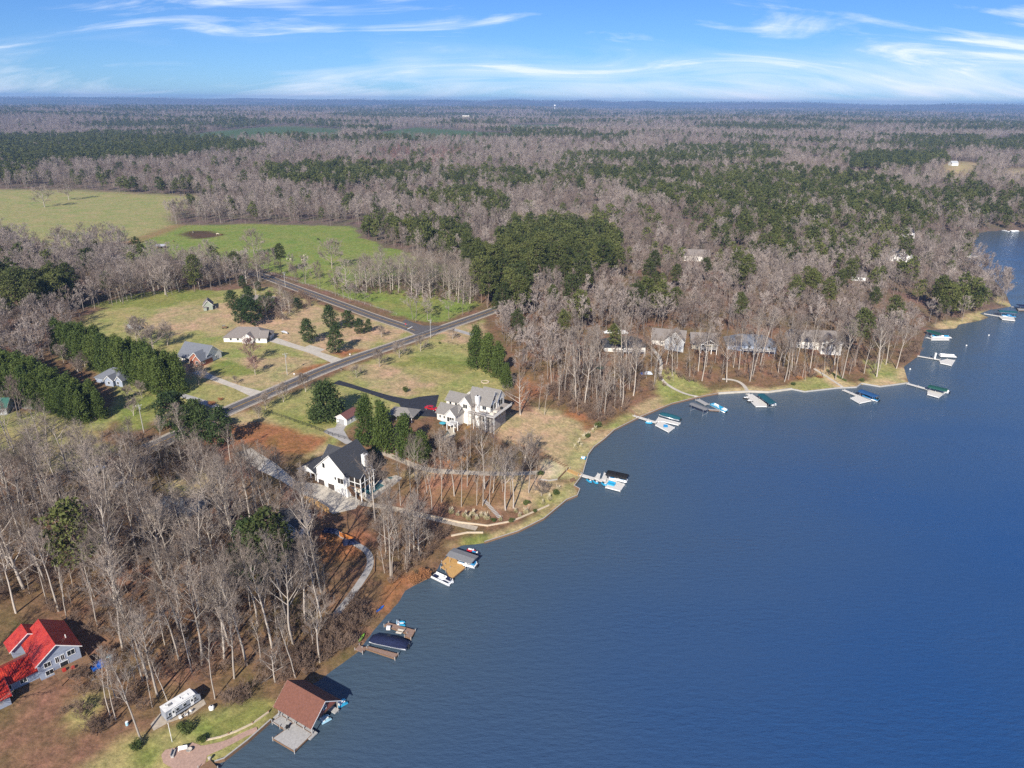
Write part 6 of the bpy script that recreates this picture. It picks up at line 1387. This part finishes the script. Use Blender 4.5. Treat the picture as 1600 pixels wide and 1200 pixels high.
# road furniture
for x, y, lb in ((460, 588, 'white mailbox on the clay strip by the pole'), (547, 557, 'mailbox opposite the drive of the white house'), (533, 579, 'dark mailbox on the near side of the main road')):
    p_ = gnd(x, y); t = thing('mailbox', lb, 'mailbox', p_); MB().box(-.06, .06, -.06, .06, -.2, 1.05).build('post', M_WOODG, t); b = MB(); b.loft([[(x_, -.16, 1.05), (x_, .16, 1.05), (x_, .16, 1.3), (x_, .1, 1.4), (x_, -.1, 1.4), (x_, -.16, 1.3)] for x_ in (-.35, .35)]); b.build('box', M_TRIM if 'white' in lb else M_BLACK, t)
p_ = gnd(634, 512); t = thing('stop_sign', 'small road sign at the junction corner', 'sign', p_); MB().tube([(0, 0, 0), (0, 0, 2.1)], .04).build('post', M_ALU, t); MB().prism([(.38 * math.cos(R(22.5 + 45 * k)), .38 * math.sin(R(22.5 + 45 * k))) for k in range(8)], -.02, .02).build('plate', M_REDP, t).matrix_local = Matrix.Translation((0, -.06, 2.2)) @ Matrix.Rotation(R(90), 4, 'X')
# vehicles
M_TYRE = mat('tyre', (.02, .02, .02), .9, .1, 5)
def car(label, x, y, yaw, m, kind='car', name='parked_car', cat='car', s=1.0):
    p = gnd(x, y); t = thing(name, label, cat, p, yaw); t.scale = (s, s, s)
    if kind == 'truck': prof = [(-2.7, .95, .95), (-.6, .95, 1.0), (-.55, 1.0, 1.75), (.75, .95, 1.75), (1.35, .95, 1.1), (2.6, .9, 1.0), (2.7, .85, .6)]
    elif kind == 'van': prof = [(-2.8, .95, 2.0), (-2.7, 1.0, 2.25), (1.3, 1.0, 2.25), (2.1, .97, 1.35), (2.75, .9, 1.1), (2.85, .88, .6)]
    else: prof = [(-2.25, .8, .75), (-2.15, .85, .98), (-1.5, .86, 1.02), (-.9, .74, 1.42), (.45, .74, 1.44), (1.15, .85, 1.0), (2.1, .83, .85), (2.25, .75, .6)]
    MB().loft([[(x_, -w * .95, .32), (x_, -w, .62), (x_, -w * .98, min(h_, .95)), (x_, -w * (.78 if h_ > 1.2 else .95), h_), (x_, w * (.78 if h_ > 1.2 else .95), h_), (x_, w * .98, min(h_, .95)), (x_, w, .62), (x_, w * .95, .32)] for x_, w, h_ in prof]).build('body', m, t)
    gl = {'truck': (-.5, .8, 1.72), 'van': (-2.5, 1.3, 2.1), 'car': (-1.15, .7, 1.40)}[kind]
    for sg in (-1, 1): MB().slab([(gl[0] + .1, sg * .86, 1.02), (gl[1] + .15, sg * .86, 1.02), (gl[1] - .25, sg * .74, gl[2] - .06), (gl[0] + .35, sg * .74, gl[2] - .06)], .03).build('side_window', M_GLASS, t)
    MB().slab([(gl[1] + .05, -.66, gl[2] - .04), (gl[1] + .6, -.74, 1.08), (gl[1] + .6, .74, 1.08), (gl[1] + .05, .66, gl[2] - .04)], -.03).build('windscreen', M_GLASS, t)
    for x_ in (-1.45, 1.45):
        for y_ in (-.86, .86):
            w_ = MB().tube([(x_, y_ - .11, .34), (x_, y_ + .11, .34)], .34, 12).build('wheel', M_TYRE, t); MB().tube([(x_, y_ - .125, .34), (x_, y_ + .125, .34)], .2, 10).build('rim', M_ALU, w_)
    for y_ in (-.6, .6): MB().box(prof[-1][0] - .12, prof[-1][0] + .02, y_ - .18, y_ + .18, .66, .8).build('headlight', M_TRIM, t)
    return t
M_CARW = mat('white_car_paint', (.75, .75, .74), .25, .03, 1, spec=.6); M_CARS = mat('silver_car_paint', (.42, .43, .44), .3, .05, 1, metal=.4); M_CARR = mat('red_car_paint', (.42, .015, .025), .25, .08, 1, spec=.6)
car('red car parked on the dark court by the grey roofed house', 674, 640, R(-25), M_CARR, s=1.2); car('white pickup truck under bare trees at the left', 152, 736, R(20), M_CARW, 'truck', 'pickup_truck', 'truck', 1.1); car('silver car in the woods right of the white pickup', 190, 760, R(55), M_CARS, s=1.1)
car('white car behind the leftmost shore row house', 951, 521, R(10), M_CARW, s=1.2); car('white van parked beside the white car behind the shore row', 973, 522, R(15), M_CARW, 'van', 'parked_van', 'van'); car('silver camper van on the dry lawn behind the cypress row', 211, 515, R(-12), M_CARS, 'van', 'camper_van', 'van', 1.25)
p_ = gnd(445, 521); t = thing('boat_trailer', 'small white boat on a trailer by the open garage', 'boat trailer', p_, R(-40)); MB().loft([[(x_, -w, .9), (x_, -w * .7, .5), (x_, w * .7, .5), (x_, w, .9)] for x_, w in ((-2.4, .95), (0, 1.0), (1.5, .7), (2.6, .05))]).build('hull', M_HULLW, t); MB().box(-2.2, 3.6, -.06, .06, .35, .48).build('frame', M_ALU, t)
for y_ in (-.95, .95): MB().tube([(-.8, y_ - .1, .32), (-.8, y_ + .1, .32)], .32, 12).build('wheel', M_TYRE, t)
p_ = gnd(351, 513); t = thing('utility_cart', 'small dark utility cart on the dry lawn', 'cart', p_, R(20)); MB().box(-1.3, 1.3, -.7, .7, .45, .9).build('body', M_WOODB, t); MB().box(-.9, .5, -.65, .65, 1.7, 1.78).build('roof', M_GREYC, t)
for x_ in (-.85, .45):
    for y_ in (-.6, .6): MB().box(x_ - .03, x_ + .03, y_ - .03, y_ + .03, .9, 1.7).build('roof_post', M_BLACK, t)
for x_ in (-.9, .9):
    for y_ in (-.7, .7): MB().tube([(x_, y_ - .1, .3), (x_, y_ + .1, .3)], .3, 10).build('wheel', M_TYRE, t)
# travel trailer
ra_, rb_ = at(254, 1110, 4.4), at(304, 1079, 4.4); c = (ra_ + rb_) / 2; yw = math.atan2(rb_[1] - ra_[1], rb_[0] - ra_[0]); RL = math.hypot(*(rb_ - ra_)[:2]); z0 = gz(c[0], c[1])
t = thing('travel_trailer', 'long grey and white travel trailer parked on gravel by the lawn', 'trailer', (c[0], c[1], z0), yw); foot(c[0], c[1], 4)
M_RVB = mat('trailer_grey', (.30, .32, .36), .5, .06, 1.5); M_RVR = mat('trailer_roof', (.72, .71, .69), .7, .12, 1.2)
W2 = 1.25; hl = RL / 2
MB().loft([[(x_, -W2, .55), (x_, W2, .55), (x_, W2, zt), (x_, -W2, zt)] for x_, zt in ((-hl, 2.9), (-hl + .1, 3.05), (hl - .5, 3.05), (hl + .35, 2.3), (hl + .6, 1.3), (hl + .3, .6))]).build('body', M_RVB, t)
MB().box(-hl - .03, hl - .45, -W2 - .04, W2 + .04, 3.05, 3.14).build('roof', M_RVR, t)
for x_, y_, s_ in ((-hl * .55, 0, .4), (0, .2, .35), (hl * .45, -.2, .3), (hl * .1, -.5, .2), (-hl * .8, .5, .2)): MB().box(x_ - s_, x_ + s_, y_ - s_ * .8, y_ + s_ * .8, 3.14, 3.34).build('roof_vent', M_TRIM if s_ < .36 else M_GREYC, t)
for x_, w_ in ((-hl * .78, .5), (-hl * .3, .6), (hl * .15, .7), (hl * .8, .4)):
    f_ = MB().box(x_ - w_ / 2 - .06, x_ + w_ / 2 + .06, -W2 - .05, -W2 + .02, 1.6, 2.4).build('window', M_TRIM, t); MB().box(x_ - w_ / 2, x_ + w_ / 2, -W2 - .07, -W2, 1.66, 2.34).build('pane', M_GLASS, f_)
for x_ in (-hl * .55, hl * .6):
    f_ = MB().box(x_ - .36, x_ + .36, -W2 - .06, -W2 + .02, .65, 2.55).build('door', M_TRIM, t); MB().box(x_ - .2, x_ + .2, -W2 - .08, -W2, 1.7, 2.3).build('pane', M_GLASS, f_)
MB().box(-hl, hl, -W2 - .03, -W2 + .01, 1.15, 1.4).build('side_stripe', M_BLACK, t); MB().tube([(-hl * .6, -W2 - .1, 2.85), (hl * .7, -W2 - .1, 2.85)], .09, 8).build('awning_roll', M_TRIM, t)
for x_ in (-.5, .5):
    for y_ in (-1.05, 1.05): MB().tube([(x_, y_ - .12, .36), (x_, y_ + .12, .36)], .36, 12).build('wheel', M_TYRE, t)
MB().box(hl + .3, hl + 1.5, -.1, .1, .45, .6).build('hitch', M_BLACK, t); MB().lathe([(.15, .6), (.18, .7), (.18, 1.1), (.08, 1.25)], 10, (hl + .85, 0)).build('gas_bottle', M_TRIM, t)
c_, s__ = math.cos(yw), math.sin(yw)
for k, (u, v, lb) in enumerate(((-1.2, -2.2, 'white folding chair in front of the travel trailer, left'), (.1, -2.3, 'white folding chair in front of the travel trailer, middle'), (1.3, -2.2, 'white folding chair in front of the travel trailer, right'))):
    x_, y_ = c[0] + c_ * u - s__ * v, c[1] + s__ * u + c_ * v; q = thing('folding_chair', lb, 'chair', (x_, y_, gz(x_, y_)), yw + k); MB().box(-.28, .28, -.28, .28, .4, .46).build('seat', M_TRIM, q); MB().box(-.28, .28, .22, .28, .46, 1.0).build('backrest', M_TRIM, q)
    for a_ in (-.25, .25):
        for b_ in (-.25, .25): MB().box(a_ - .03, a_ + .03, b_ - .03, b_ + .03, 0, .4).build('leg', M_ALU, q)
# patio things
def bench(label, x, y, yaw, m):
    p = gnd(x, y); q = thing('garden_bench', label, 'bench', p, yaw); MB().box(-.9, .9, -.3, .3, .40, .48).build('seat', m, q); MB().box(-.9, .9, .24, .32, .52, .98).build('backrest', m, q)
    for a_ in (-.8, .8): MB().box(a_ - .06, a_ + .06, -.28, .28, 0, .40).build('leg', m, q)
bench('grey bench on the red paver patio', 271, 1179, R(100), M_WOODG); bench('white bench at the back of the red paver patio', 286, 1172, R(15), M_TRIM)
p_ = gnd(296, 1174); q = thing('fire_bowl', 'pale round fire bowl on the red paver patio', 'fire bowl', p_); MB().lathe([(.25, 0), (.3, .3), (.6, .5), (.62, .6), (.5, .55), (.1, .4)], 16).build('bowl', M_CONC, q)
p_ = gnd(328, 1188); q = thing('garden_statue', 'small pale urn on the grass by the water', 'urn', p_); MB().lathe([(.25, 0), (.28, .1), (.12, .25), (.3, .6), (.34, .85), (.2, .9)], 14).build('urn', M_CONC, q)
p_ = gnd(331, 1108); q = thing('plastic_drum', 'white plastic tank on the grass behind the bush', 'tank', p_); MB().lathe([(.5, 0), (.6, .1), (.62, .7), (.4, .95), (.1, 1.0)], 14).build('body', M_TRIM, q); MB().lathe([(.18, 1.0), (.18, 1.12), (.02, 1.13)], 10).build('lid', M_BLACK, q)
p_ = gnd(199, 1133); q = thing('water_drum', 'small pale blue drum among the leaves left of the trailer', 'drum', p_); MB().lathe([(.3, 0), (.32, .1), (.32, .8), (.3, .9)], 12).build('body', M_LBLUE, q); MB().lathe([(.31, .9), (.31, .95), (.02, .96)], 12).build('lid', M_TRIM, q)
dock('short brown pier at the bottom edge', [(316, 1206), (334, 1193)], [], M_WOODB, .8, 3.0)
p_ = gnd(938, 577); q = thing('trampoline', 'round green trampoline in the woods left of the shore row', 'trampoline', p_); MB().lathe([(1.9, .75), (1.9, .85), (1.75, .86), (.02, .82)], 20).build('mat', mat('green_pad', (.06, .20, .10), .7, .1, 3), q)
for k in range(6): a_ = k * math.pi / 3; MB().tube([(1.8 * math.cos(a_), 1.8 * math.sin(a_), 0), (1.8 * math.cos(a_), 1.8 * math.sin(a_), .78)], .05, 6).build('leg', M_ALU, q)
p_ = gnd(1010, 584); q = thing('covered_pile', 'pile under white and blue tarps beside the curving walk', 'tarp', p_); MB().loft([[(-3, -1.4, 0), (3, -1.0, 0), (3.2, 1.2, 0), (-2.8, 1.3, 0)], [(-2.2, -.9, .8), (2.2, -.6, 1.0), (2.3, .8, .9), (-2.0, .9, .7)], [(-1, -.3, 1.1), (1, -.2, 1.4), (1, .3, 1.3), (-1, .3, 1.0)]]).build('tarp', mat('white_tarp', (.55, .60, .68), .6, .2, 1.5, bump=.4), q); MB().loft([[(-3.6, -1.2, 0), (-1.4, -1.6, 0), (-1.2, .2, 0), (-3.4, .4, 0)], [(-3.0, -.8, .6), (-1.6, -1.2, .9), (-1.5, -.2, .9), (-2.8, 0, .6)]]).build('blue_sheet', MATS['blue_tarp'], q)
def tent(label, x, y, yaw, m, L=3.0, W=3.0):
    p = gnd(x, y); q = thing('canopy_tent', label, 'canopy', p, yaw); MB().loft([[(-L / 2, -W / 2, 2.1), (L / 2, -W / 2, 2.1), (L / 2, W / 2, 2.1), (-L / 2, W / 2, 2.1)], [(-.2, -.2, 2.9), (.2, -.2, 2.9), (.2, .2, 2.9), (-.2, .2, 2.9)]]).build('canopy', m, q)
    for a_ in (-1, 1):
        for b_ in (-1, 1): MB().tube([(a_ * L * .47, b_ * W * .47, 0), (a_ * L * .47, b_ * W * .47, 2.1)], .05, 6).build('leg', M_BLACK, q)
tent('dark square canopy tent beside the curving concrete walk', 546, 856, R(20), M_NAVY, 3.6, 3.2); tent('dark canopy tent uphill beside the orange board wall', 516, 838, R(-10), M_NAVY, 4.2, 2.8); kayak('blue kayak standing against the rail fence on the bank', gnd(594, 952), R(60), MATS['blue_tarp'], 3.2)
p_ = gnd(251, 388); q = thing('livestock_shelter', 'small open shelter with pale metal roof in the pasture', 'shelter', p_, R(10)); MB().slab([(-4, -3, 2.3), (4, -3, 2.3), (4, 3, 3.0), (-4, 3, 3.0)], .12).build('roof', mat('pale_metal', (.45, .44, .47), .5, .1, 1), q)
for a_ in (-3.7, 3.7):
    for b_ in (-2.7, 2.7): MB().box(a_ - .1, a_ + .1, b_ - .1, b_ + .1, -.2, 2.4).build('post', M_WOODB, q)
MB().box(-3.6, 3.6, 2.65, 2.75, 0, 2.7).build('back_wall', M_WOODB, q)
p_ = gnd(895, 752); q = thing('wooden_settee', 'brown wooden seat on the grass at the end of the beach wall', 'seat', p_, R(40)); MB().box(-1.1, 1.1, -.5, .5, .35, .5).build('seat', M_WOODB, q); MB().box(-1.1, 1.1, .4, .5, .5, 1.1).build('backrest', M_WOODB, q)
for a_ in (-.9, .9): MB().box(a_ - .08, a_ + .08, -.45, .45, 0, .35).build('leg', M_WOODB, q)
p_ = gnd(758, 597); q = thing('fire_ring', 'round stone fire ring on the lawn behind the grey roofed house', 'fire ring', p_)
for k in range(14): a_ = k * 2 * math.pi / 14; MB().box(-.3, .3, -.22, .22, -.1, .35).build('stone', M_LIME_ST, q, loc=(1.7 * math.cos(a_), 1.7 * math.sin(a_), 0), rz=a_ + math.pi / 2)
# cattle
def animal_mesh(name, graze):
    hz_, hx = (.55, 1.55) if graze else (1.45, 1.45); nk = (1.05, 1.15) if graze else (1.18, 1.42)
    V = [(-.85, 0, 1.15, .30), (-.35, 0, 1.08, .40), (.25, 0, 1.08, .40), (.75, 0, 1.15, .32), (nk[0], 0, nk[1] - (.1 if graze else .08), .20), (hx - .1, 0, hz_ + .05, .15), (hx + .18, 0, hz_ - .12, .09), (-1.1, 0, 1.0, .04), (-1.14, 0, .55, .035)]
    E = [(0, 1), (1, 2), (2, 3), (3, 4), (4, 5), (5, 6), (0, 7), (7, 8)]
    for xb, i in ((-.72, 0), (.66, 3)):
        for y in (-.22, .22):
            k = len(V); hock = -.08 if i == 0 else .02
            V += [(xb, y, .78, .15), (xb + hock, y, .42, .075), (xb, y, .02, .06)]; E += [(i, k), (k, k + 1), (k + 1, k + 2)]
    me = bpy.data.meshes.new('tmp'); me.from_pydata([v[:3] for v in V], E, []); o = bpy.data.objects.new('tmp', me); COL.objects.link(o)
    md = o.modifiers.new('s', 'SKIN'); o.modifiers.new('d', 'SUBSURF').levels = 1
    for i, v in enumerate(V): me.skin_vertices[0].data[i].radius = (v[3], v[3])
    me.skin_vertices[0].data[0].use_root = True
    dg = bpy.context.evaluated_depsgraph_get(); r = bpy.data.meshes.new_from_object(o.evaluated_get(dg)); bpy.data.objects.remove(o); r.name = name; return r
COATS = {'cream': mat('cream_hide', (.62, .54, .40), .9, .08, 3), 'black': mat('black_hide', (.02, .018, .017), .8, .2, 3), 'brown': mat('brown_hide', (.20, .10, .055), .85, .15, 3)}
CM = {}
for k, m_ in COATS.items():
    for g_ in (False, True):
        me = animal_mesh('cow_' + k, g_); me.materials.clear(); me.materials.append(m_); CM[k, g_] = me
CP = [(302, 364, 'cream', 0, 'cream cow beside the dark muddy patch, left one'), (340, 367, 'cream', 1, 'cream cow beside the dark muddy patch, right one'), (346, 368, 'brown', 1, 'brown cow at the right tip of the muddy patch'), (331, 390, 'black', 0, 'black cow below the muddy patch, left of two'), (339, 389, 'black', 1, 'black cow below the muddy patch, right of two'), (330, 397, 'cream', 1, 'cream cow just below the two black cows'), (271, 378, 'brown', 1, 'brown cow right of the pale roofed shelter'), (410, 380, 'cream', 1, 'cream cow just right of the lone bare tree above the road'), (417, 398, 'brown', 0, 'brown cow below the lone bare tree above the road'), (424, 402, 'black', 1, 'black cow next to the brown one near the road tree'), (449, 406, 'cream', 1, 'cream cow of a close pair, left one'), (454, 407, 'cream', 0, 'cream cow of a close pair, right one'), (475, 401, 'cream', 1, 'cream cow in mid pasture, upper of two'), (473, 408, 'cream', 0, 'cream cow in mid pasture, lower of two'), (500, 398, 'black', 1, 'black cow left of the mid pasture tree'), (497, 375, 'black', 1, 'black cow highest up in the pasture'), (544, 410, 'cream', 0, 'white cow right of the mid pasture tree')]
for x, y, k, g_, lb in CP:
    p_ = gnd(x, y); q = link('cow', CM[k, bool(g_)], None, p_, prng.uniform(0, 6.28)); q.scale = (1.15, 1.15, 1.15); tag(q, lb, 'cow', 'cattle grazing in the pasture')
# shrubs, hedging plants and pampas grass
def bush(x, y, s, lb, kind=None, sz=None, name='round_shrub'): r = place(kind or K_SHRUB, name, *gnd(x, y)[:2], s, prng, None, sz); tag(r, lb, 'shrub'); return r
bush(634, 613, 1.5, 'cone shaped shrub alone on the lawn above the dark drive', sz=1.7); bush(590, 634, 1.8, 'dark round shrub below the dark drive', sz=1.4); bush(213, 1168, 1.5, 'round clipped shrub beside the lawn at the bottom edge'); bush(316, 1159, 1.2, 'round clipped shrub where the patio meets the paver walk', sz=1.1); bush(292, 1142, 1.7, 'dark leafy shrub between trailer and patio'); bush(282, 1136, 1.1, 'small dark shrub behind the thin white pole')
bush(799, 815, 1.2, 'dark round shrub on the shore planting, right of two'); bush(771, 815, 1.1, 'dark round shrub on the shore planting, left of two'); bush(836, 800, 1.0, 'small reddish dark shrub at the end of the shore planting'); bush(868, 772, 1.5, 'leafy shrub below the sand beach'); bush(845, 742, 1.6, 'green shrub at the left end of the sand beach'); bush(822, 788, 1.5, 'bright green shrub among the slope trees above the shore'); bush(935, 668, 1.9, 'yellow green shrub at the wood edge above the pampas grass', sz=1.3); bush(918, 683, 1.4, 'dark shrub among the pampas grass on the tan slope')
bush(330, 632, 1.0, 'brown shrub where the shaded drive meets the road', K_RUSTB, .6); bush(344, 625, .7, 'reddish shrub beside the shaded drive', K_RUSTB, .6); bush(662, 903, 1.25, 'rusty leaved bush leaning over the water by the wooden deck'); bush(648, 908, 1.1, 'second rusty leaved bush at the water edge'); bush(687, 537, 1.0, 'low dark shrub by the junction pole')
for r in [o for o in COL.objects if o.get('label', '').startswith(('rusty leaved', 'second rusty'))]:
    for ch, me in zip(r.children, K_RUSTB.m[0]): ch.data = me
bush(1240, 602, 1.4, 'dark shrub at the corner of the straw bank'); bush(1346, 596, 1.5, 'bright shrub beside the small inlet'); bush(1250, 592, 1.2, 'reddish bed shrub above the inlet', K_RUSTB, .5); bush(1280, 590, 1.0, 'reddish bed shrub below the hedge', K_RUSTB, .45)
PT = [new_mesh('pampas_tuft', *grass_tuft(400 + i, 1.7, 1.0), M_PAMPAS) for i in range(3)]; PL_ = []
for i in range(3):
    rg = np.random.default_rng(500 + i); b = MB()
    for k in range(7): a_ = rg.uniform(0, 6.28); r_ = rg.uniform(.1, .7); b.tube([(r_ * .5 * math.cos(a_), r_ * .5 * math.sin(a_), 1.2), (r_ * math.cos(a_), r_ * math.sin(a_), 1.9), (r_ * 1.2 * math.cos(a_), r_ * 1.2 * math.sin(a_), 2.4)], [.02, .07, .015], 4)
    PL_.append(new_mesh('pampas_plume', b.v, b.f, mat('plume', (.58, .51, .38), .95, .08, 3)))
for grp, pts_ in (('pampas grass clump in the bed beside the tan lake slope', [(902, 697), (906, 692), (912, 687), (899, 702), (920, 680), (926, 676), (930, 672), (915, 682), (908, 699)]), ('pampas grass clump in the shore planting below the wooded slope', [(705, 803), (715, 806), (726, 808), (738, 806), (752, 808), (760, 812), (782, 814), (812, 808), (822, 803), (848, 788), (858, 782), (872, 766), (745, 812), (732, 813), (806, 801)])):
    for x, y in pts_:
        p_ = gnd(x, y); q = thing('pampas_grass', grp, 'grass clump', p_, prng.uniform(0, 6), grp); i = prng.randrange(3); q.scale = (prng.uniform(.8, 1.25),) * 3; link('leaves', PT[i], q); link('plumes', PL_[i], q)['kind'] = 'stuff'
instancer('sapling_thicket', 'thin tangled saplings between the tall bare trees', source_collection('sapling_shapes', K_SAP), 4, np.column_stack([SP, terrain(SP[:, 0], SP[:, 1])]), srng.uniform(.65, 1.4, len(SP)), rngF, 'undergrowth')
instancer('undergrowth', 'brown leafless brush under the near woods', source_collection('brush_shapes', K_BRUSH), 4, np.column_stack([BR, terrain(BR[:, 0], BR[:, 1])]), srng.uniform(.6, 1.35, len(BR)), rngF, 'undergrowth')
dk = (fbm(FP[:, 0] / 70., FP[:, 1] / 70., 55, 3) + .5 * (rngF.uniform(size=len(FP)) - .5)) > .56
ba = bare & ~indb & ~dk; bd = bare & ~indb & dk
instancer('distant_hardwood_forest', 'leafless grey hardwood forest stretching to the horizon', source_collection('hardwood_shapes', FAR_B), 6, FP[ba][:, :3], FP[ba][:, 4], rngF, 'forest')
instancer('distant_brown_forest', 'darker brown leafless trees mixed through the grey forest', source_collection('brown_shapes', FAR_D), 4, FP[bd][:, :3], FP[bd][:, 4], rngF, 'forest')
instancer('distant_pine_forest', 'dark green pine stands scattered through the grey forest', source_collection('pine_shapes', FAR_P), 5, FP[isp & ~indp][:, :3], FP[isp & ~indp][:, 4], rngF, 'forest')
instancer('distant_red_forest', 'reddish budding hardwoods in the middle of the grey forest', source_collection('red_shapes', FAR_R), 2, FP[red][:, :3], FP[red][:, 4], rngF, 'forest')

# ------------------------------------------------------------------ air
hz = MB().box(-20400, 20400, -700, 20400, float(gzv.min()) - 1.0, max(float(gzv.max()) + 34, CAM_H + 12)).build('haze', None)
hm = bpy.data.materials.new('haze'); hm.use_nodes = True; hn = hm.node_tree.nodes; hn.clear()
ho = hn.new('ShaderNodeOutputMaterial'); hv = hn.new('ShaderNodeVolumePrincipled')
hv.inputs['Color'].default_value = (.32, .54, .95, 1); hv.inputs['Density'].default_value = 7.0e-5; hv.inputs['Anisotropy'].default_value = 0.0
hm.node_tree.links.new(hv.outputs[0], ho.inputs['Volume'])
hm.cycles.volume_sampling = 'DISTANCE'
hz.data.materials.append(hm); tag(hz, 'thin bluish winter haze over the far country', None, None, 'stuff')
# ------------------------------------------------------------------ words that single out each tree by what it stands beside
MARKS = [(60, 1040, 'the red roofed house'), (282, 1100, 'the travel trailer'), (480, 1100, 'the rust roofed boathouse'), (600, 1000, 'the navy covered boat'), (715, 880, 'the yellow wooden deck dock'), (450, 830, 'the dark roofed house'), (265, 815, 'the woodland house'), (520, 750, 'the white farmhouse'), (590, 765, 'the farmhouse pool'), (546, 855, 'the canopy tents'), (560, 910, 'the curving concrete walk'), (735, 640, 'the grey roofed house'), (680, 680, 'the dark garden pool'), (534, 655, 'the maroon roofed garage'), (870, 735, 'the sand beach'), (950, 755, 'the long pale dock'), (780, 810, 'the shore planting'), (300, 560, 'the blue roofed house'), (385, 528, 'the white hip roofed house'), (170, 595, 'the grey cottage'), (330, 480, 'the garden shed'), (400, 478, 'the grey farm house'), (211, 512, 'the camper van'), (449, 585, 'the clay strip pole'), (660, 520, 'the road junction'), (225, 675, 'the green lawn pole'), (152, 735, 'the white pickup'), (190, 758, 'the silver car'), (975, 550, 'the leftmost shore row house'), (1045, 545, 'the steep brick gable'), (1100, 545, 'the white open porch'), (1175, 550, 'the blue grey lake house'), (1275, 545, 'the two storey lake house'), (938, 575, 'the trampoline'), (1010, 582, 'the tarp covered pile'), (1090, 632, 'the grey canopy'), (1190, 622, 'the deep teal canopy'), (1350, 615, 'the bright blue canopy'), (1465, 610, 'the dark green canopy'), (1480, 562, 'the small cove dock'), (1465, 522, 'the brushy bank lift'), (1572, 490, 'the long teal roof'), (1410, 405, 'the lower hilltop house'), (1410, 370, 'the higher hilltop house'), (1085, 405, 'the forest house'), (1340, 440, 'the pine cabin'), (300, 1180, 'the paver patio'), (380, 705, 'the farmhouse drive'), (430, 690, 'the red clay lot'), (250, 388, 'the pale roofed shelter'), (315, 366, 'the muddy patch'), (500, 450, 'the side road'), (600, 450, 'the pasture corner'), (20, 625, 'the gravel yard'), (860, 400, 'the dense pine stand'), (60, 470, 'the left tall pines'), (1510, 485, 'the right shore pines'), (860, 660, 'the tan lake slope'), (800, 335, 'the straw clearing'), (1020, 660, 'the Y shaped dock'), (760, 500, 'the junction drive')]
ORD = ['nearest', 'second nearest', 'third nearest', 'fourth nearest', 'fifth nearest', 'sixth nearest']
groups = {}
for r, words, cat, x, y in REG:
    px_, py_ = project(x, y, gz(x, y)); px_, py_ = float(px_), float(py_)
    mk = min(MARKS, key=lambda k: (k[0] - px_) ** 2 + ((k[1] - py_) * 1.4) ** 2); dx, dy = px_ - mk[0], (py_ - mk[1]) * 1.4
    side = ('right of' if dx > 0 else 'left of') if abs(dx) > abs(dy) else ('in front of' if dy > 0 else 'behind')
    groups.setdefault((words, side, mk[2]), []).append((dx * dx + dy * dy, r, cat))
for (words, side, mk), lst in groups.items():
    lst.sort(key=lambda q: q[0])
    for i, (d_, r, cat) in enumerate(lst):
        if len(lst) == 1: tag(r, '%s standing %s %s' % (words, side, mk), cat)
        elif i < 5: tag(r, '%s %s %s, %s to it' % (words, side, mk, ORD[i]), cat)
        else: tag(r, '%s farther off %s %s' % (words, side, mk), cat, '%ss %s %s' % (words, side, mk))
